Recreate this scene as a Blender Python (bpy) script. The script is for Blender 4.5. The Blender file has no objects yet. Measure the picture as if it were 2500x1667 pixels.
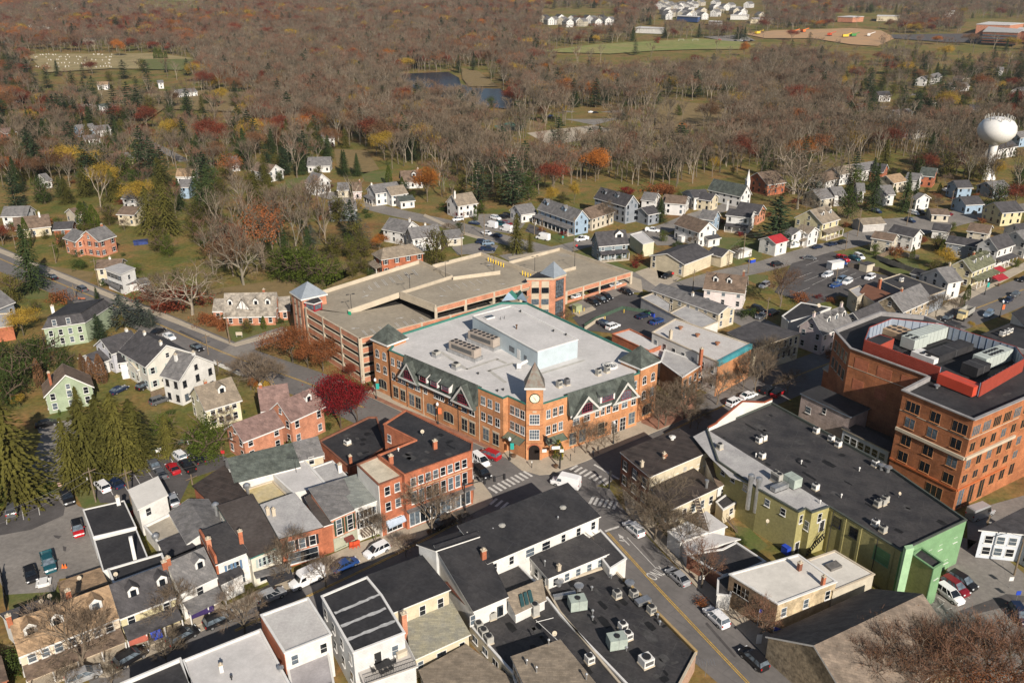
import bpy, math, random
from mathutils import Vector, Matrix
rad = math.radians
R = random.Random(11)
S = bpy.context.scene
COL = S.collection
# ---------------------------------------------------------------- camera, sky, sun, exposure
FPX, TH, CH = 2070.0, rad(23.0), 91.0
cam = bpy.data.objects.new('camera', bpy.data.cameras.new('camera'))
COL.objects.link(cam)
cam.location = (0, 0, CH); cam.rotation_euler = (rad(90) - TH, 0, 0)
cam.data.sensor_width = 36; cam.data.lens = FPX / 2500 * 36
cam.data.clip_start = 1; cam.data.clip_end = 12000
S.camera = cam
SUN_EL, SUN_AZ = rad(30.5), rad(22)          # the sun stands behind the camera, to the right
W = bpy.data.worlds.new('World'); S.world = W; W.use_nodes = True
nt = W.node_tree; bg = nt.nodes['Background']
sky = nt.nodes.new('ShaderNodeTexSky'); sky.sky_type = 'NISHITA'; sky.sun_disc = False
sky.sun_elevation = SUN_EL; sky.sun_rotation = math.pi - SUN_AZ
nt.links.new(sky.outputs[0], bg.inputs[0]); bg.inputs[1].default_value = 0.052
sun = bpy.data.objects.new('sun', bpy.data.lights.new('sun', 'SUN')); COL.objects.link(sun)
sun.data.energy = 5.0; sun.data.angle = rad(0.5); sun.data.color = (1, 0.915, 0.80)
sd = Vector((-math.sin(SUN_AZ) * math.cos(SUN_EL), math.cos(SUN_AZ) * math.cos(SUN_EL), -math.sin(SUN_EL)))
sun.rotation_euler = sd.to_track_quat('-Z', 'Y').to_euler(); sun.location = (60, -100, 150)
S.view_settings.view_transform = 'Standard'; S.view_settings.look = 'None'
S.view_settings.exposure = 0.45; S.view_settings.gamma = 1
# ---------------------------------------------------------------- terrain and picture-to-world helpers
def sm(a, b, x):
 t = min(1, max(0, (x - a) / (b - a))); return t * t * (3 - 2 * t)
def T(Y): return 55 * sm(600, 2600, Y)
TO = {'A': (0, 0), 'B': (800, 0), 'C': (1600, 0), 'D': (0, 500), 'E': (800, 500), 'F': (1600, 500),
      'H': (0, 1067), 'I': (800, 1067), 'J': (1600, 1067)}
ZO = {'K': (1050, 720, 3.92), 'L': (880, 880, 5.2267), 'N': (1250, 880, 5.2267), 'O': (1950, 740, 4.273), 'P': (690, 680, 5.2267), 'Q': (2150, 950, 4.48)}
def px(t, x, y):
 if t == 'W': return x * 1.063, y * 1.063
 if t in ZO: a, b, s = ZO[t]; return a + x / s, b + y / s
 o = TO[t]; return o[0] + x / 2.6133, o[1] + y / 2.6133
def ray(t, x, y):
 u, v = px(t, x, y); u -= 1250; v -= 833.5
 return (u, FPX * math.cos(TH) - v * math.sin(TH), -FPX * math.sin(TH) - v * math.cos(TH))
def G(t, x, y, z=None):
 d = ray(t, x, y)
 if z is not None and z >= 0 or True:
  zz = 0 if z is None else z
  k = (CH - zz) / -d[2] if d[2] < 0 else 9e9
  if d[1] * k < 600: return (d[0] * k, d[1] * k)
 lo, hi = 100 / d[1], 4000 / d[1]
 for _ in range(60):
  m = (lo + hi) / 2
  if CH + d[2] * m > T(d[1] * m) + zz: lo = m
  else: hi = m
 return (d[0] * lo, d[1] * lo)
def Q(s, z=0):
 t, out = 'W', []
 for w in s.split():
  if w[0].isalpha(): t = w[0]; w = w[1:]
  a, b = w.split(',')[:2]; out.append(G(t, float(a), float(b), z))
 return out
def HT(t, x, yt, X, Y):
 d = ray(t, x, yt); k = math.hypot(X, Y) / math.hypot(d[0], d[1]); return CH + d[2] * k
def proj(X, Y, Z):
 dz = Z - CH; c = Y * math.cos(TH) - dz * math.sin(TH)
 return (1250 + FPX * X / c, 833.5 + FPX * (-dz * math.cos(TH) - Y * math.sin(TH)) / c)
# ---------------------------------------------------------------- materials
MATS = {}
def mat(name, c, rough=.85, var=.12, sc=.6, c2=None, metal=0, spec=.3, bump=0, seam=None, kind=None):
 if name in MATS: return MATS[name]
 m = bpy.data.materials.new(name); m.use_nodes = True; MATS[name] = m
 n, l = m.node_tree.nodes, m.node_tree.links; b = n['Principled BSDF']
 b.inputs['Roughness'].default_value = rough; b.inputs['Metallic'].default_value = metal
 b.inputs['Specular IOR Level'].default_value = spec
 c = tuple(c)
 a2 = tuple(c2) if c2 else tuple(min(1, x * (1 - var * 1.6)) for x in c)
 a1 = c if c2 else tuple(min(1, x * (1 + var)) for x in c)
 tc = n.new('ShaderNodeTexCoord')
 def noise(s, det=4, co='Object'):
  q = n.new('ShaderNodeTexNoise'); q.inputs['Scale'].default_value = s; q.inputs['Detail'].default_value = det
  q.inputs['Roughness'].default_value = .65; l.new(tc.outputs[co], q.inputs['Vector']); return q
 def ramp(src, p0, p1, k0, k1):
  q = n.new('ShaderNodeValToRGB'); q.color_ramp.elements[0].position = p0; q.color_ramp.elements[1].position = p1
  q.color_ramp.elements[0].color = (*k0, 1); q.color_ramp.elements[1].color = (*k1, 1); l.new(src, q.inputs[0]); return q
 def mix(f, x, y, typ='MIX'):
  q = n.new('ShaderNodeMixRGB'); q.blend_type = typ
  for i, s in ((0, f), (1, x), (2, y)):
   if hasattr(s, 'is_linked') or hasattr(s, 'links'): l.new(s, q.inputs[i])
   else: q.inputs[i].default_value = s
  return q.outputs[0]
 big = ramp(noise(sc).outputs['Fac'], .35, .65, a2, a1).outputs[0]
 fine = ramp(noise(sc * 9, 3).outputs['Fac'], .3, .7, (1 - var,) * 3, (1 + var * .5,) * 3).outputs[0]
 out = mix(1.0, big, fine, 'MULTIPLY')
 if seam:   # welded or painted seams: (width m, length m, colour, strength)
  br = n.new('ShaderNodeTexBrick'); br.offset = .5
  br.inputs['Scale'].default_value = 1; br.inputs['Brick Width'].default_value = seam[1]; br.inputs['Row Height'].default_value = seam[0]
  br.inputs['Mortar Size'].default_value = seam[4] if len(seam) > 4 else .06; br.inputs['Mortar Smooth'].default_value = .4
  mp = n.new('ShaderNodeMapping'); mp.inputs['Rotation'].default_value = (0, 0, rad(seam[5] if len(seam) > 5 else 28))
  l.new(tc.outputs['Object'], mp.inputs[0]); l.new(mp.outputs[0], br.inputs['Vector'])
  mm = n.new('ShaderNodeMath'); mm.operation = 'MULTIPLY'; mm.inputs[1].default_value = seam[3]; l.new(br.outputs['Fac'], mm.inputs[0])
  out = mix(mm.outputs[0], out, (*seam[2], 1))
 if kind == 'brick':   # courses of bricks on upright walls
  sx = n.new('ShaderNodeSeparateXYZ'); l.new(tc.outputs['Object'], sx.inputs[0])
  ad = n.new('ShaderNodeMath'); ad.operation = 'ADD'; l.new(sx.outputs[0], ad.inputs[0]); l.new(sx.outputs[1], ad.inputs[1])
  cb = n.new('ShaderNodeCombineXYZ'); l.new(ad.outputs[0], cb.inputs[0]); l.new(sx.outputs[2], cb.inputs[1])
  br = n.new('ShaderNodeTexBrick'); br.inputs['Scale'].default_value = 1; br.inputs['Brick Width'].default_value = .5; br.inputs['Row Height'].default_value = .17
  br.inputs['Mortar Size'].default_value = .02; l.new(cb.outputs[0], br.inputs['Vector'])
  br.inputs['Color1'].default_value = (1.12, 1.1, 1.08, 1); br.inputs['Color2'].default_value = (.8, .78, .78, 1); br.inputs['Mortar'].default_value = (1.1, 1.15, 1.2, 1)
  out = mix(.75, out, br.outputs['Color'], 'MULTIPLY')
 if kind == 'siding':
  wv = n.new('ShaderNodeTexWave'); wv.bands_direction = 'Z'; wv.inputs['Scale'].default_value = 1.2; l.new(tc.outputs['Object'], wv.inputs[0])
  out = mix(1.0, out, ramp(wv.outputs['Fac'], .0, .35, (.86,) * 3, (1,) * 3).outputs[0], 'MULTIPLY')
 if kind == 'leaf':
  oi = n.new('ShaderNodeObjectInfo')
  out = mix(1.0, out, ramp(oi.outputs['Random'], 0, 1, (.72, .74, .7), (1.25, 1.2, 1.15)).outputs[0], 'MULTIPLY')
 if kind == 'pane':   # some windows have blinds or curtains behind the glass
  oi = n.new('ShaderNodeObjectInfo'); rq = ramp(oi.outputs['Random'], .66, .70, (1, 1, 1), (9, 8.5, 7.5)); out = mix(1.0, out, rq.outputs[0], 'MULTIPLY')
 if kind == 'shingle':
  br = n.new('ShaderNodeTexBrick'); br.inputs['Scale'].default_value = 1; br.inputs['Brick Width'].default_value = .9; br.inputs['Row Height'].default_value = .32
  br.inputs['Mortar Size'].default_value = .02; l.new(tc.outputs['Object'], br.inputs['Vector'])
  br.inputs['Color1'].default_value = (1.2, 1.18, 1.16, 1); br.inputs['Color2'].default_value = (.78, .78, .8, 1); br.inputs['Mortar'].default_value = (.7, .7, .7, 1)
  out = mix(.8, out, br.outputs['Color'], 'MULTIPLY')
 l.new(out, b.inputs['Base Color'])
 if bump:
  bp = n.new('ShaderNodeBump'); bp.inputs['Strength'].default_value = bump; bp.inputs['Distance'].default_value = .05
  l.new(noise(sc * 12, 3).outputs['Fac'], bp.inputs['Height']); l.new(bp.outputs[0], b.inputs['Normal'])
 return m
glass = mat('window_glass', (.012, .016, .022), .08, .3, 1.5, spec=.6, kind='pane')
glassb = mat('bright_glass', (.10, .12, .14), .12, .4, 1.5, spec=.6)
white = mat('white_paint', (.63, .62, .60), .6, .05)
wallw = mat('white_stucco', (.60, .585, .555), .85, .09, .4)
wallw2 = mat('white_siding', (.62, .61, .595), .75, .06, .5, kind='siding')
cream = mat('cream_stucco', (.54, .47, .34), .85, .1, .4)
beige = mat('beige_siding', (.50, .45, .36), .85, .08, .5, kind='siding')
yellow = mat('pale_yellow_siding', (.56, .50, .31), .8, .08, .5, kind='siding')
brickr = mat('red_brick', (.37, .125, .065), .9, .16, .5, kind='brick')
brickp = mat('salmon_brick', (.46, .205, .125), .9, .14, .5, kind='brick')
bricko = mat('orange_brick', (.46, .215, .10), .9, .16, .3, kind='brick')
bricko2 = mat('rust_brick', (.34, .128, .056), .9, .2, .3, kind='brick')
brickd = mat('dark_brick', (.22, .09, .055), .9, .16, .5, kind='brick')
stone = mat('field_stone', (.36, .29, .2), .95, .3, 1.6)
greyw = mat('grey_siding', (.23, .25, .28), .8, .1, .5, kind='siding')
bluew = mat('blue_siding', (.27, .36, .46), .8, .08, .5, kind='siding')
sage = mat('sage_siding', (.30, .36, .25), .8, .1, .5, kind='siding')
oliveg = mat('olive_green_paint', (.29, .26, .115), .9, .2, .25, c2=(.34, .305, .13))
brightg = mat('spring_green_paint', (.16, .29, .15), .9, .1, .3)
lilac = mat('pale_lilac_stucco', (.56, .47, .46), .85, .08, .5)
blackroof = mat('black_membrane', (.020, .020, .023), .75, .3, .2, c2=(.043, .041, .043), seam=(3.0, 16, (.05, .05, .055), .5))
blackroof2 = mat('worn_black_membrane', (.030, .029, .032), .75, .3, .25, c2=(.060, .056, .056), seam=(2.6, 12, (.075, .072, .07), .5))
greyroof = mat('grey_membrane', (.32, .31, .31), .8, .2, .35, c2=(.43, .42, .41))
whiteroof = mat('white_membrane', (.56, .54, .53), .75, .1, .16, c2=(.46, .445, .435), seam=(2.4, 30, (.42, .41, .40), .3))
creamroof = mat('cream_roof_coating', (.55, .49, .38), .85, .12, .4)
shing_g = mat('grey_shingle', (.155, .15, .15), .9, .18, .7, kind='shingle')
shing_d = mat('charcoal_shingle', (.065, .062, .066), .9, .2, .7, kind='shingle')
shing_b = mat('brown_shingle', (.16, .115, .085), .9, .2, .7, kind='shingle')
shing_t = mat('tan_shingle', (.30, .205, .125), .9, .2, .7, kind='shingle')
shing_m = mat('mauve_brown_shingle', (.20, .13, .115), .9, .18, .7, kind='shingle')
shing_gn = mat('green_shingle', (.080, .093, .083), .9, .25, .7, kind='shingle')
shing_o = mat('taupe_shingle', (.23, .19, .145), .9, .16, .7, kind='shingle')
slate = mat('pale_slate', (.29, .26, .22), .9, .25, .9, kind='shingle')
brownmetal = mat('brown_standing_seam', (.055, .042, .036), .6, .25, .5, seam=(1.6, 60, (.10, .085, .075), .6))
redroof = mat('red_metal_roof', (.36, .03, .035), .5, .1)
asphalt = mat('asphalt', (.165, .152, .146), .92, .14, .12, c2=(.125, .117, .113), seam=(3.6, 26, (.085, .08, .078), .5, .06, 50))
asphalt2 = mat('worn_lot_asphalt', (.235, .215, .195), .92, .2, .14, c2=(.175, .16, .147), seam=(5, 19, (.11, .1, .095), .5, .05, 20))
asphaltd = mat('new_asphalt', (.085, .078, .077), .9, .14, .2)
conc = mat('concrete', (.42, .36, .28), .9, .12, .3, c2=(.35, .30, .235))
deckc = mat('parking_deck_concrete', (.33, .285, .22), .9, .16, .12, c2=(.26, .225, .175))
concl = mat('pale_precast', (.46, .395, .305), .9, .08, .4)
redpave = mat('brick_paving', (.27, .135, .09), .9, .15, .6)
linew = mat('white_road_paint', (.56, .54, .51), .8, .18, 2)
liney = mat('yellow_road_paint', (.55, .34, .06), .8, .2, 2)
teal = mat('teal_trim', (.03, .16, .15), .6, .1)
copper = mat('weathered_copper', (.14, .145, .13), .5, .2, 1.2, metal=.4, c2=(.11, .075, .06))
metal = mat('galvanised_metal', (.5, .51, .52), .35, .15, 1, metal=.75)
acgrey = mat('painted_ac_casing', (.36, .35, .32), .6, .1, 1)
acgreen = mat('grey_green_casing', (.33, .38, .34), .6, .1, 1)
dark = mat('dark_metal', (.025, .025, .027), .55, .1)
woodp = mat('weathered_wood', (.17, .125, .085), .9, .2, 1.5)
woodd = mat('dark_timber', (.06, .035, .025), .9, .2, 1.5)
blackcloth = mat('black_canvas', (.02, .02, .024), .9, .1)
redc = mat('bright_red_panel', (.50, .075, .03), .6, .08, seam=None)
yelc = mat('safety_yellow', (.68, .46, .04), .6, .08)
orangec = mat('safety_orange', (.75, .16, .03), .6, .05)
blueb = mat('blue_bin_plastic', (.02, .06, .42), .5, .08)
rubber = mat('tyre_rubber', (.018, .018, .018), .8, .1)
redglass = mat('tail_lamp_red', (.35, .01, .01), .25, .05)
lampw = mat('head_lamp_clear', (.7, .72, .75), .15, .05)
bark = mat('grey_bark', (.165, .135, .105), .95, .2, 2, kind='leaf')
barkp = mat('pale_bark', (.27, .235, .19), .95, .2, 2, kind='leaf')
barkd = mat('brown_bark', (.10, .072, .052), .95, .2, 2, kind='leaf')
twig = mat('grey_brown_twigs', (.165, .125, .090), .95, .2, 2, kind='leaf')
twigr = mat('ruddy_twigs', (.175, .095, .064), .95, .2, 2, kind='leaf')
def leafm(n_, c): return mat(n_, c, .9, .3, 1.3, kind='leaf', spec=.15)
L_green = leafm('spruce_needles', (.040, .062, .020)); L_pine = leafm('pine_needles', (.046, .074, .034))
L_blue = leafm('cedar_needles', (.075, .092, .075)); L_arb = leafm('arborvitae_foliage', (.070, .095, .014))
L_olive = leafm('yellow_green_needles', (.095, .090, .020)); L_yew = leafm('dark_broadleaf', (.045, .068, .016))
L_red = leafm('crimson_leaves', (.165, .010, .013)); L_rust = leafm('rust_leaves', (.225, .080, .030))
L_maroon = leafm('oak_red_leaves', (.165, .040, .022)); L_orange = leafm('orange_leaves', (.33, .115, .022)); L_yell = leafm('yellow_leaves', (.34, .225, .035))
L_brown = leafm('brown_leaves', (.16, .085, .045))
# ---------------------------------------------------------------- mesh builder and scene bookkeeping
class MB:
 def __init__(s): s.v = []; s.f = []; s.mi = []; s.k = 0
 def face(s, ps):
  b = len(s.v); s.v += [tuple(p) for p in ps]; s.f.append(list(range(b, b + len(ps)))); s.mi.append(s.k)
 def prism(s, poly, z0, z1, top=True, bottom=True):
  if area(poly) < 0: poly = poly[::-1]
  n = len(poly); z0s = z0 if isinstance(z0, (list, tuple)) else [z0] * n; z1s = z1 if isinstance(z1, (list, tuple)) else [z1] * n
  for i in range(n):
   j = (i + 1) % n
   s.face([(*poly[i], z0s[i]), (*poly[j], z0s[j]), (*poly[j], z1s[j]), (*poly[i], z1s[i])])
  if top: s.face([(*p, z) for p, z in zip(poly, z1s)])
  if bottom: s.face([(*p, z) for p, z in zip(poly, z0s)][::-1])
  return s
 def box(s, c, size, rot=0, z0=None):
  """c = centre (x,y), z0 = bottom; size = x,y,z"""
  cx, cy = c[:2]; z = z0 if z0 is not None else c[2]; hx, hy = size[0] / 2, size[1] / 2; ca, sa = math.cos(rot), math.sin(rot)
  return s.prism([(cx + x * ca - y * sa, cy + x * sa + y * ca) for x, y in ((-hx, -hy), (hx, -hy), (hx, hy), (-hx, hy))], z, z + size[2])
 def tube(s, p, q, r0, r1=None, n=6, cap=True):
  r1 = r0 if r1 is None else r1; p, q = Vector(p), Vector(q); d = (q - p)
  if d.length < 1e-6: return s
  d.normalize(); a = d.orthogonal().normalized(); b = d.cross(a); c0, c1 = [], []
  for i in range(n):
   t = 2 * math.pi * i / n; o = a * math.cos(t) + b * math.sin(t); c0.append(p + o * r0); c1.append(q + o * r1)
  k = len(s.v); s.v += [tuple(x) for x in c0 + c1]
  for i in range(n):
   j = (i + 1) % n; s.f.append([k + i, k + j, k + n + j, k + n + i]); s.mi.append(s.k)
  if cap: s.f.append([k + i for i in range(n)][::-1]); s.f.append([k + n + i for i in range(n)]); s.mi += [s.k, s.k]
  return s
 def lathe(s, c, prof, n=12):
  k = len(s.v)
  for r, z in prof:
   for i in range(n):
    t = 2 * math.pi * i / n; s.v.append((c[0] + r * math.cos(t), c[1] + r * math.sin(t), z))
  for a in range(len(prof) - 1):
   for i in range(n):
    j = (i + 1) % n; s.f.append([k + a * n + i, k + a * n + j, k + (a + 1) * n + j, k + (a + 1) * n + i]); s.mi.append(s.k)
  return s
 def mesh(s, name, off=(0, 0, 0)):
  me = bpy.data.meshes.new(name); ox, oy, oz = off
  me.from_pydata([(x - ox, y - oy, z - oz) for x, y, z in s.v], [], s.f)
  if any(s.mi): me.polygons.foreach_set('material_index', s.mi)
  return me
 def o(s, name, m, parent=None, label=None, smooth=False):
  off = tuple(parent.get('_w', (0, 0, 0))) if parent else (0, 0, 0)
  me = s.mesh(name, off)
  for x in (m if isinstance(m, (list, tuple)) else [m]): me.materials.append(x)
  if smooth: me.polygons.foreach_set('use_smooth', [True] * len(me.polygons))
  ob = bpy.data.objects.new(name, me); COL.objects.link(ob)
  if parent:
   ob.parent = parent; ob['_w'] = off
  else: ob['_w'] = (0, 0, 0)
  if label: ob['label'] = label
  return ob
def area(p): return sum(p[i][0] * p[(i + 1) % len(p)][1] - p[(i + 1) % len(p)][0] * p[i][1] for i in range(len(p))) / 2
def pip(p, poly):
 x, y = p; c = False; j = len(poly) - 1
 for i in range(len(poly)):
  if (poly[i][1] > y) != (poly[j][1] > y) and x < (poly[j][0] - poly[i][0]) * (y - poly[i][1]) / (poly[j][1] - poly[i][1]) + poly[i][0]: c = not c
  j = i
 return c
def cen(p): return (sum(a[0] for a in p) / len(p), sum(a[1] for a in p) / len(p))
def offset(poly, d):
 """grow (d>0) a polygon outward; keeps the point order"""
 sg = 1 if area(poly) > 0 else -1; n = len(poly); out = []
 for i in range(n):
  a, b, c = Vector(poly[i - 1]), Vector(poly[i]), Vector(poly[(i + 1) % n])
  u, w = (b - a).normalized(), (c - b).normalized(); n1, n2 = Vector((u.y, -u.x)) * sg, Vector((w.y, -w.x)) * sg
  m = n1 + n2; k = m.length
  m = m / k if k > 1e-4 else n1
  out.append(tuple(b + m * (d / max(.35, m.dot(n1)))))
 return out
ALL = []      # every top-level thing: (object, image x) so that equal labels can be told apart
LM = []       # landmarks for labels
def tag(o, label, cat, group=None, kind=None):
 if label: o['label'] = label
 if cat: o['category'] = cat
 if group: o['group'] = group
 if kind: o['kind'] = kind
 if kind is None: ALL.append(o)
 return o
def thing(name, label, cat, loc, group=None, lm=None):
 o = bpy.data.objects.new(name, None); COL.objects.link(o); o.empty_display_size = .5
 loc = (loc[0], loc[1], loc[2] if len(loc) > 2 else 0.0); o.location = loc; o['_w'] = loc
 tag(o, label, cat, group)
 if lm: LM.append((lm, loc[0], loc[1]))
 return o
def inst(me, name, parent, loc, rz=0, sc=1, label=None):
 """an object sharing mesh data; loc in world coordinates"""
 o = bpy.data.objects.new(name, me); COL.objects.link(o)
 w = parent.get('_w', (0, 0, 0)) if parent else (0, 0, 0)
 o.location = (loc[0] - w[0], loc[1] - w[1], loc[2] - w[2]); o.rotation_euler = (0, 0, rz); o.scale = (sc, sc, sc) if not isinstance(sc, tuple) else sc
 if parent: o.parent = parent
 o['_w'] = loc
 return o
def near_lm(x, y):
 return min(LM, key=lambda a: (a[1] - x) ** 2 + (a[2] - y) ** 2)[0] if LM else 'the street'
def struct(name, mb, m):
 o = mb.o(name, m); o['kind'] = 'structure'; return o
def sheet(name, s, m, z=.02, pts=None):
 p = pts or Q(s)
 if area(p) < 0: p = p[::-1]
 if max(T(q[1]) for q in p) > .5: z += 1.0
 b = MB(); b.face([(x, y, z + T(y)) for x, y in p]); return struct(name, b, m)
# ---------------------------------------------------------------- windows, doors
WC = {}
def winmesh(w, h, cols, rows, fm, gm, arch=False, fw=.09):
 key = (round(w, 2), round(h, 2), cols, rows, fm.name, gm.name, arch)
 if key in WC: return WC[key]
 g = MB(); f = MB()
 def shape(w, h, zb, y0, y1, b):
  if arch:
   p = [(-w / 2, zb), (w / 2, zb), (w / 2, zb + h * .78)] + [(w / 2 * math.cos(t), zb + h * .78 + h * .22 * math.sin(t)) for t in (math.pi * k / 6 for k in range(1, 6))] + [(-w / 2, zb + h * .78)]
  else: p = [(-w / 2, zb), (w / 2, zb), (w / 2, zb + h), (-w / 2, zb + h)]
  b.face([(x, y1, z) for x, z in p][::-1])
  for i in range(len(p)):
   j = (i + 1) % len(p); b.face([(p[i][0], y1, p[i][1]), (p[j][0], y1, p[j][1]), (p[j][0], y0, p[j][1]), (p[i][0], y0, p[i][1])])
 shape(w + 2 * fw, h + 2 * fw, -fw, -.03, .04, f)
 shape(w, h, 0, -.03, .05, g)
 hh = h * (.95 if arch else 1)
 for i in range(1, cols): f.box((-w / 2 + w * i / cols, .045), (.06, .05, hh), 0, 0)
 for i in range(1, rows): f.box((0, .043), (w, .05, .06), 0, h * i / rows - .03)
 f.box((0, .08), (w + .34, .2, .08), 0, -.16)
 a = g.mesh('window'); a.materials.append(gm); c = f.mesh('frame'); c.materials.append(fm)
 WC[key] = (a, c); return a, c
def win(parent, p, q, n, zs, w=1.0, h=1.6, cols=1, rows=2, m=1.0, fm=None, gm=None, sh=None, sgn=1, arch=False, m2=None, skip=(), name='window', lone=False):
 """n windows along the wall p>q (world xy); sgn tells which side is outward"""
 fm = fm or white; gm = gm or glass
 p, q = Vector(p), Vector(q); d = q - p; L = d.length; u = d / L; nv = Vector((u.y, -u.x)) * sgn
 rz = math.atan2(nv.y, nv.x) - math.pi / 2; m2 = m if m2 is None else m2
 a, c = winmesh(w, h, cols, rows, fm, gm, arch)
 for r, z in enumerate(zs):
  for i in range(n):
   if (r, i) in skip: continue
   t = (m + w / 2 + (L - m - m2 - w) * (i / (n - 1) if n > 1 else .5)) if n > 1 else m + (L - m - m2) / 2
   x, y = p + u * t
   o = inst(a, name, parent, (x, y, z), rz)
   if not lone: inst(c, 'frame', o, (x, y, z)).location = (0, 0, 0)
   if sh:
    for s2 in (-1, 1):
     k = ('sh', round(h, 2), sh.name)
     if k not in WC:
      b = MB(); b.box((0, .04), (.36, .08, h + .1), 0, -.05); me = b.mesh('shutter'); me.materials.append(sh); WC[k] = me
     so = inst(WC[k], 'shutter', o, (x, y, z)); so.location = (s2 * (w / 2 + .32), 0, 0)
def door(parent, p, q, t, m, w=1.0, h=2.1, sgn=1, z=.1):
 p, q = Vector(p), Vector(q); u = (q - p).normalized(); nv = Vector((u.y, -u.x)) * sgn; x, y = p + (q - p) * t
 rz = math.atan2(nv.y, nv.x) - math.pi / 2; k = ('door', w, h, m.name)
 if k not in WC:
  b = MB(); b.box((0, .03), (w, .08, h), 0, 0); a = b.mesh('door'); a.materials.append(m)
  f = MB(); f.box((-w / 2 - .07, .05), (.13, .1, h), 0, 0); f.box((w / 2 + .07, .05), (.13, .1, h), 0, 0); f.box((0, .05), (w + .28, .1, .13), 0, h); f.box((w * .36, .09), (.06, .06, .16), 0, 1.0)
  c = f.mesh('frame'); c.materials.append(white); WC[k] = (a, c)
 a, c = WC[k]; o = inst(a, 'door', parent, (x, y, z), rz); inst(c, 'frame', o, (x, y, z)).location = (0, 0, 0)
def chimney(parent, x, y, z0, z1, m=None, s=.8, rot=.5, cap=True):
 s *= .82; b = MB(); b.box((x, y), (s, s * .8, z1 - z0), rot, z0); o = b.o('chimney', m or brickr, parent)
 b = MB(); b.box((x, y), (s * 1.2, s, .15), rot, z1 - .12); b.box((x, y), (s * .4, s * .4, .3), rot, z1 + .03); b.o('chimney_cap', concl, o)
WN = {'white_stucco': 'white', 'white_siding': 'white', 'cream_stucco': 'cream', 'beige_siding': 'beige', 'pale_yellow_siding': 'pale yellow', 'red_brick': 'red-brick', 'salmon_brick': 'salmon-brick', 'orange_brick': 'orange-brick', 'dark_brick': 'dark brick',
      'field_stone': 'stone', 'grey_siding': 'dark grey', 'blue_siding': 'blue', 'sage_siding': 'sage-green', 'pale_lilac_stucco': 'pale pinkish', 'grey_shingle': 'grey', 'charcoal_shingle': 'charcoal', 'brown_shingle': 'brown', 'tan_shingle': 'tan',
      'mauve_brown_shingle': 'mauve-brown', 'green_shingle': 'green', 'taupe_shingle': 'taupe', 'pale_slate': 'pale slate', 'black_membrane': 'flat black', 'grey_membrane': 'flat grey', 'white_membrane': 'flat white', 'red_metal_roof': 'red metal'}
# ---------------------------------------------------------------- building kits
def block(name, label, pts, z, wall, roof, par=.5, cop=None, cat='building', z0=0, wins=(), lm=None, over=.12, t=None, zs=None):
 """flat-roofed block; pts: world points of the roof outline; wins: (edge, n, sills, w, h, extra)"""
 if isinstance(pts, str): pts = Q(pts, z)
 c = cen(pts); t = t or thing(name, label, cat, c, lm=lm)
 sg = 1 if area(pts) > 0 else -1; n = len(pts)
 if zs: par = 0
 top = zs if zs else z
 order = pts if sg > 0 else pts[::-1]; tz = (zs if sg > 0 else zs[::-1]) if zs else z
 MB().prism(order, z0, tz, top=False, bottom=False).o('wall', wall, t)
 cop = cop or white
 if par > 0:
  inn = offset(order, -.2); b = MB(); b.face([(*p, z - par) for p in inn]); b.o('roof', roof, t)
  b = MB(); o1 = offset(order, over)
  for i in range(n):
   j = (i + 1) % n
   b.face([(*o1[i], z + .06), (*o1[j], z + .06), (*inn[j], z + .06), (*inn[i], z + .06)])
   b.face([(*o1[i], z - .16), (*o1[j], z - .16), (*o1[j], z + .06), (*o1[i], z + .06)])
   b.face([(*inn[j], z - par), (*inn[i], z - par), (*inn[i], z + .06), (*inn[j], z + .06)])
   b.face([(*order[i], z - .16), (*order[j], z - .16), (*o1[j], z - .16), (*o1[i], z - .16)])
  b.o('parapet', cop, t)
 else:
  o1 = offset(order, over + .1); zt = tz if zs else [z] * n
  MB().prism(o1, list(zt), [q + .16 for q in zt]).o('roof', roof, t)
  b = MB(); o2 = offset(order, over + .14)
  for i in range(n):
   j = (i + 1) % n; b.face([(*o2[i], zt[i] - .08), (*o2[j], zt[j] - .08), (*o2[j], zt[j] + .12), (*o2[i], zt[i] + .12)])
  b.o('fascia', cop, t)
 for w in wins:
  i, k, sills, ww, hh = w[:5]; ex = w[5] if len(w) > 5 else {}
  win(t, pts[i], pts[(i + 1) % n], k, sills, ww, hh, sgn=sg, **ex)
 t['_pts'] = [c for p in pts for c in p]; t['_sg'] = sg
 return t
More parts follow.
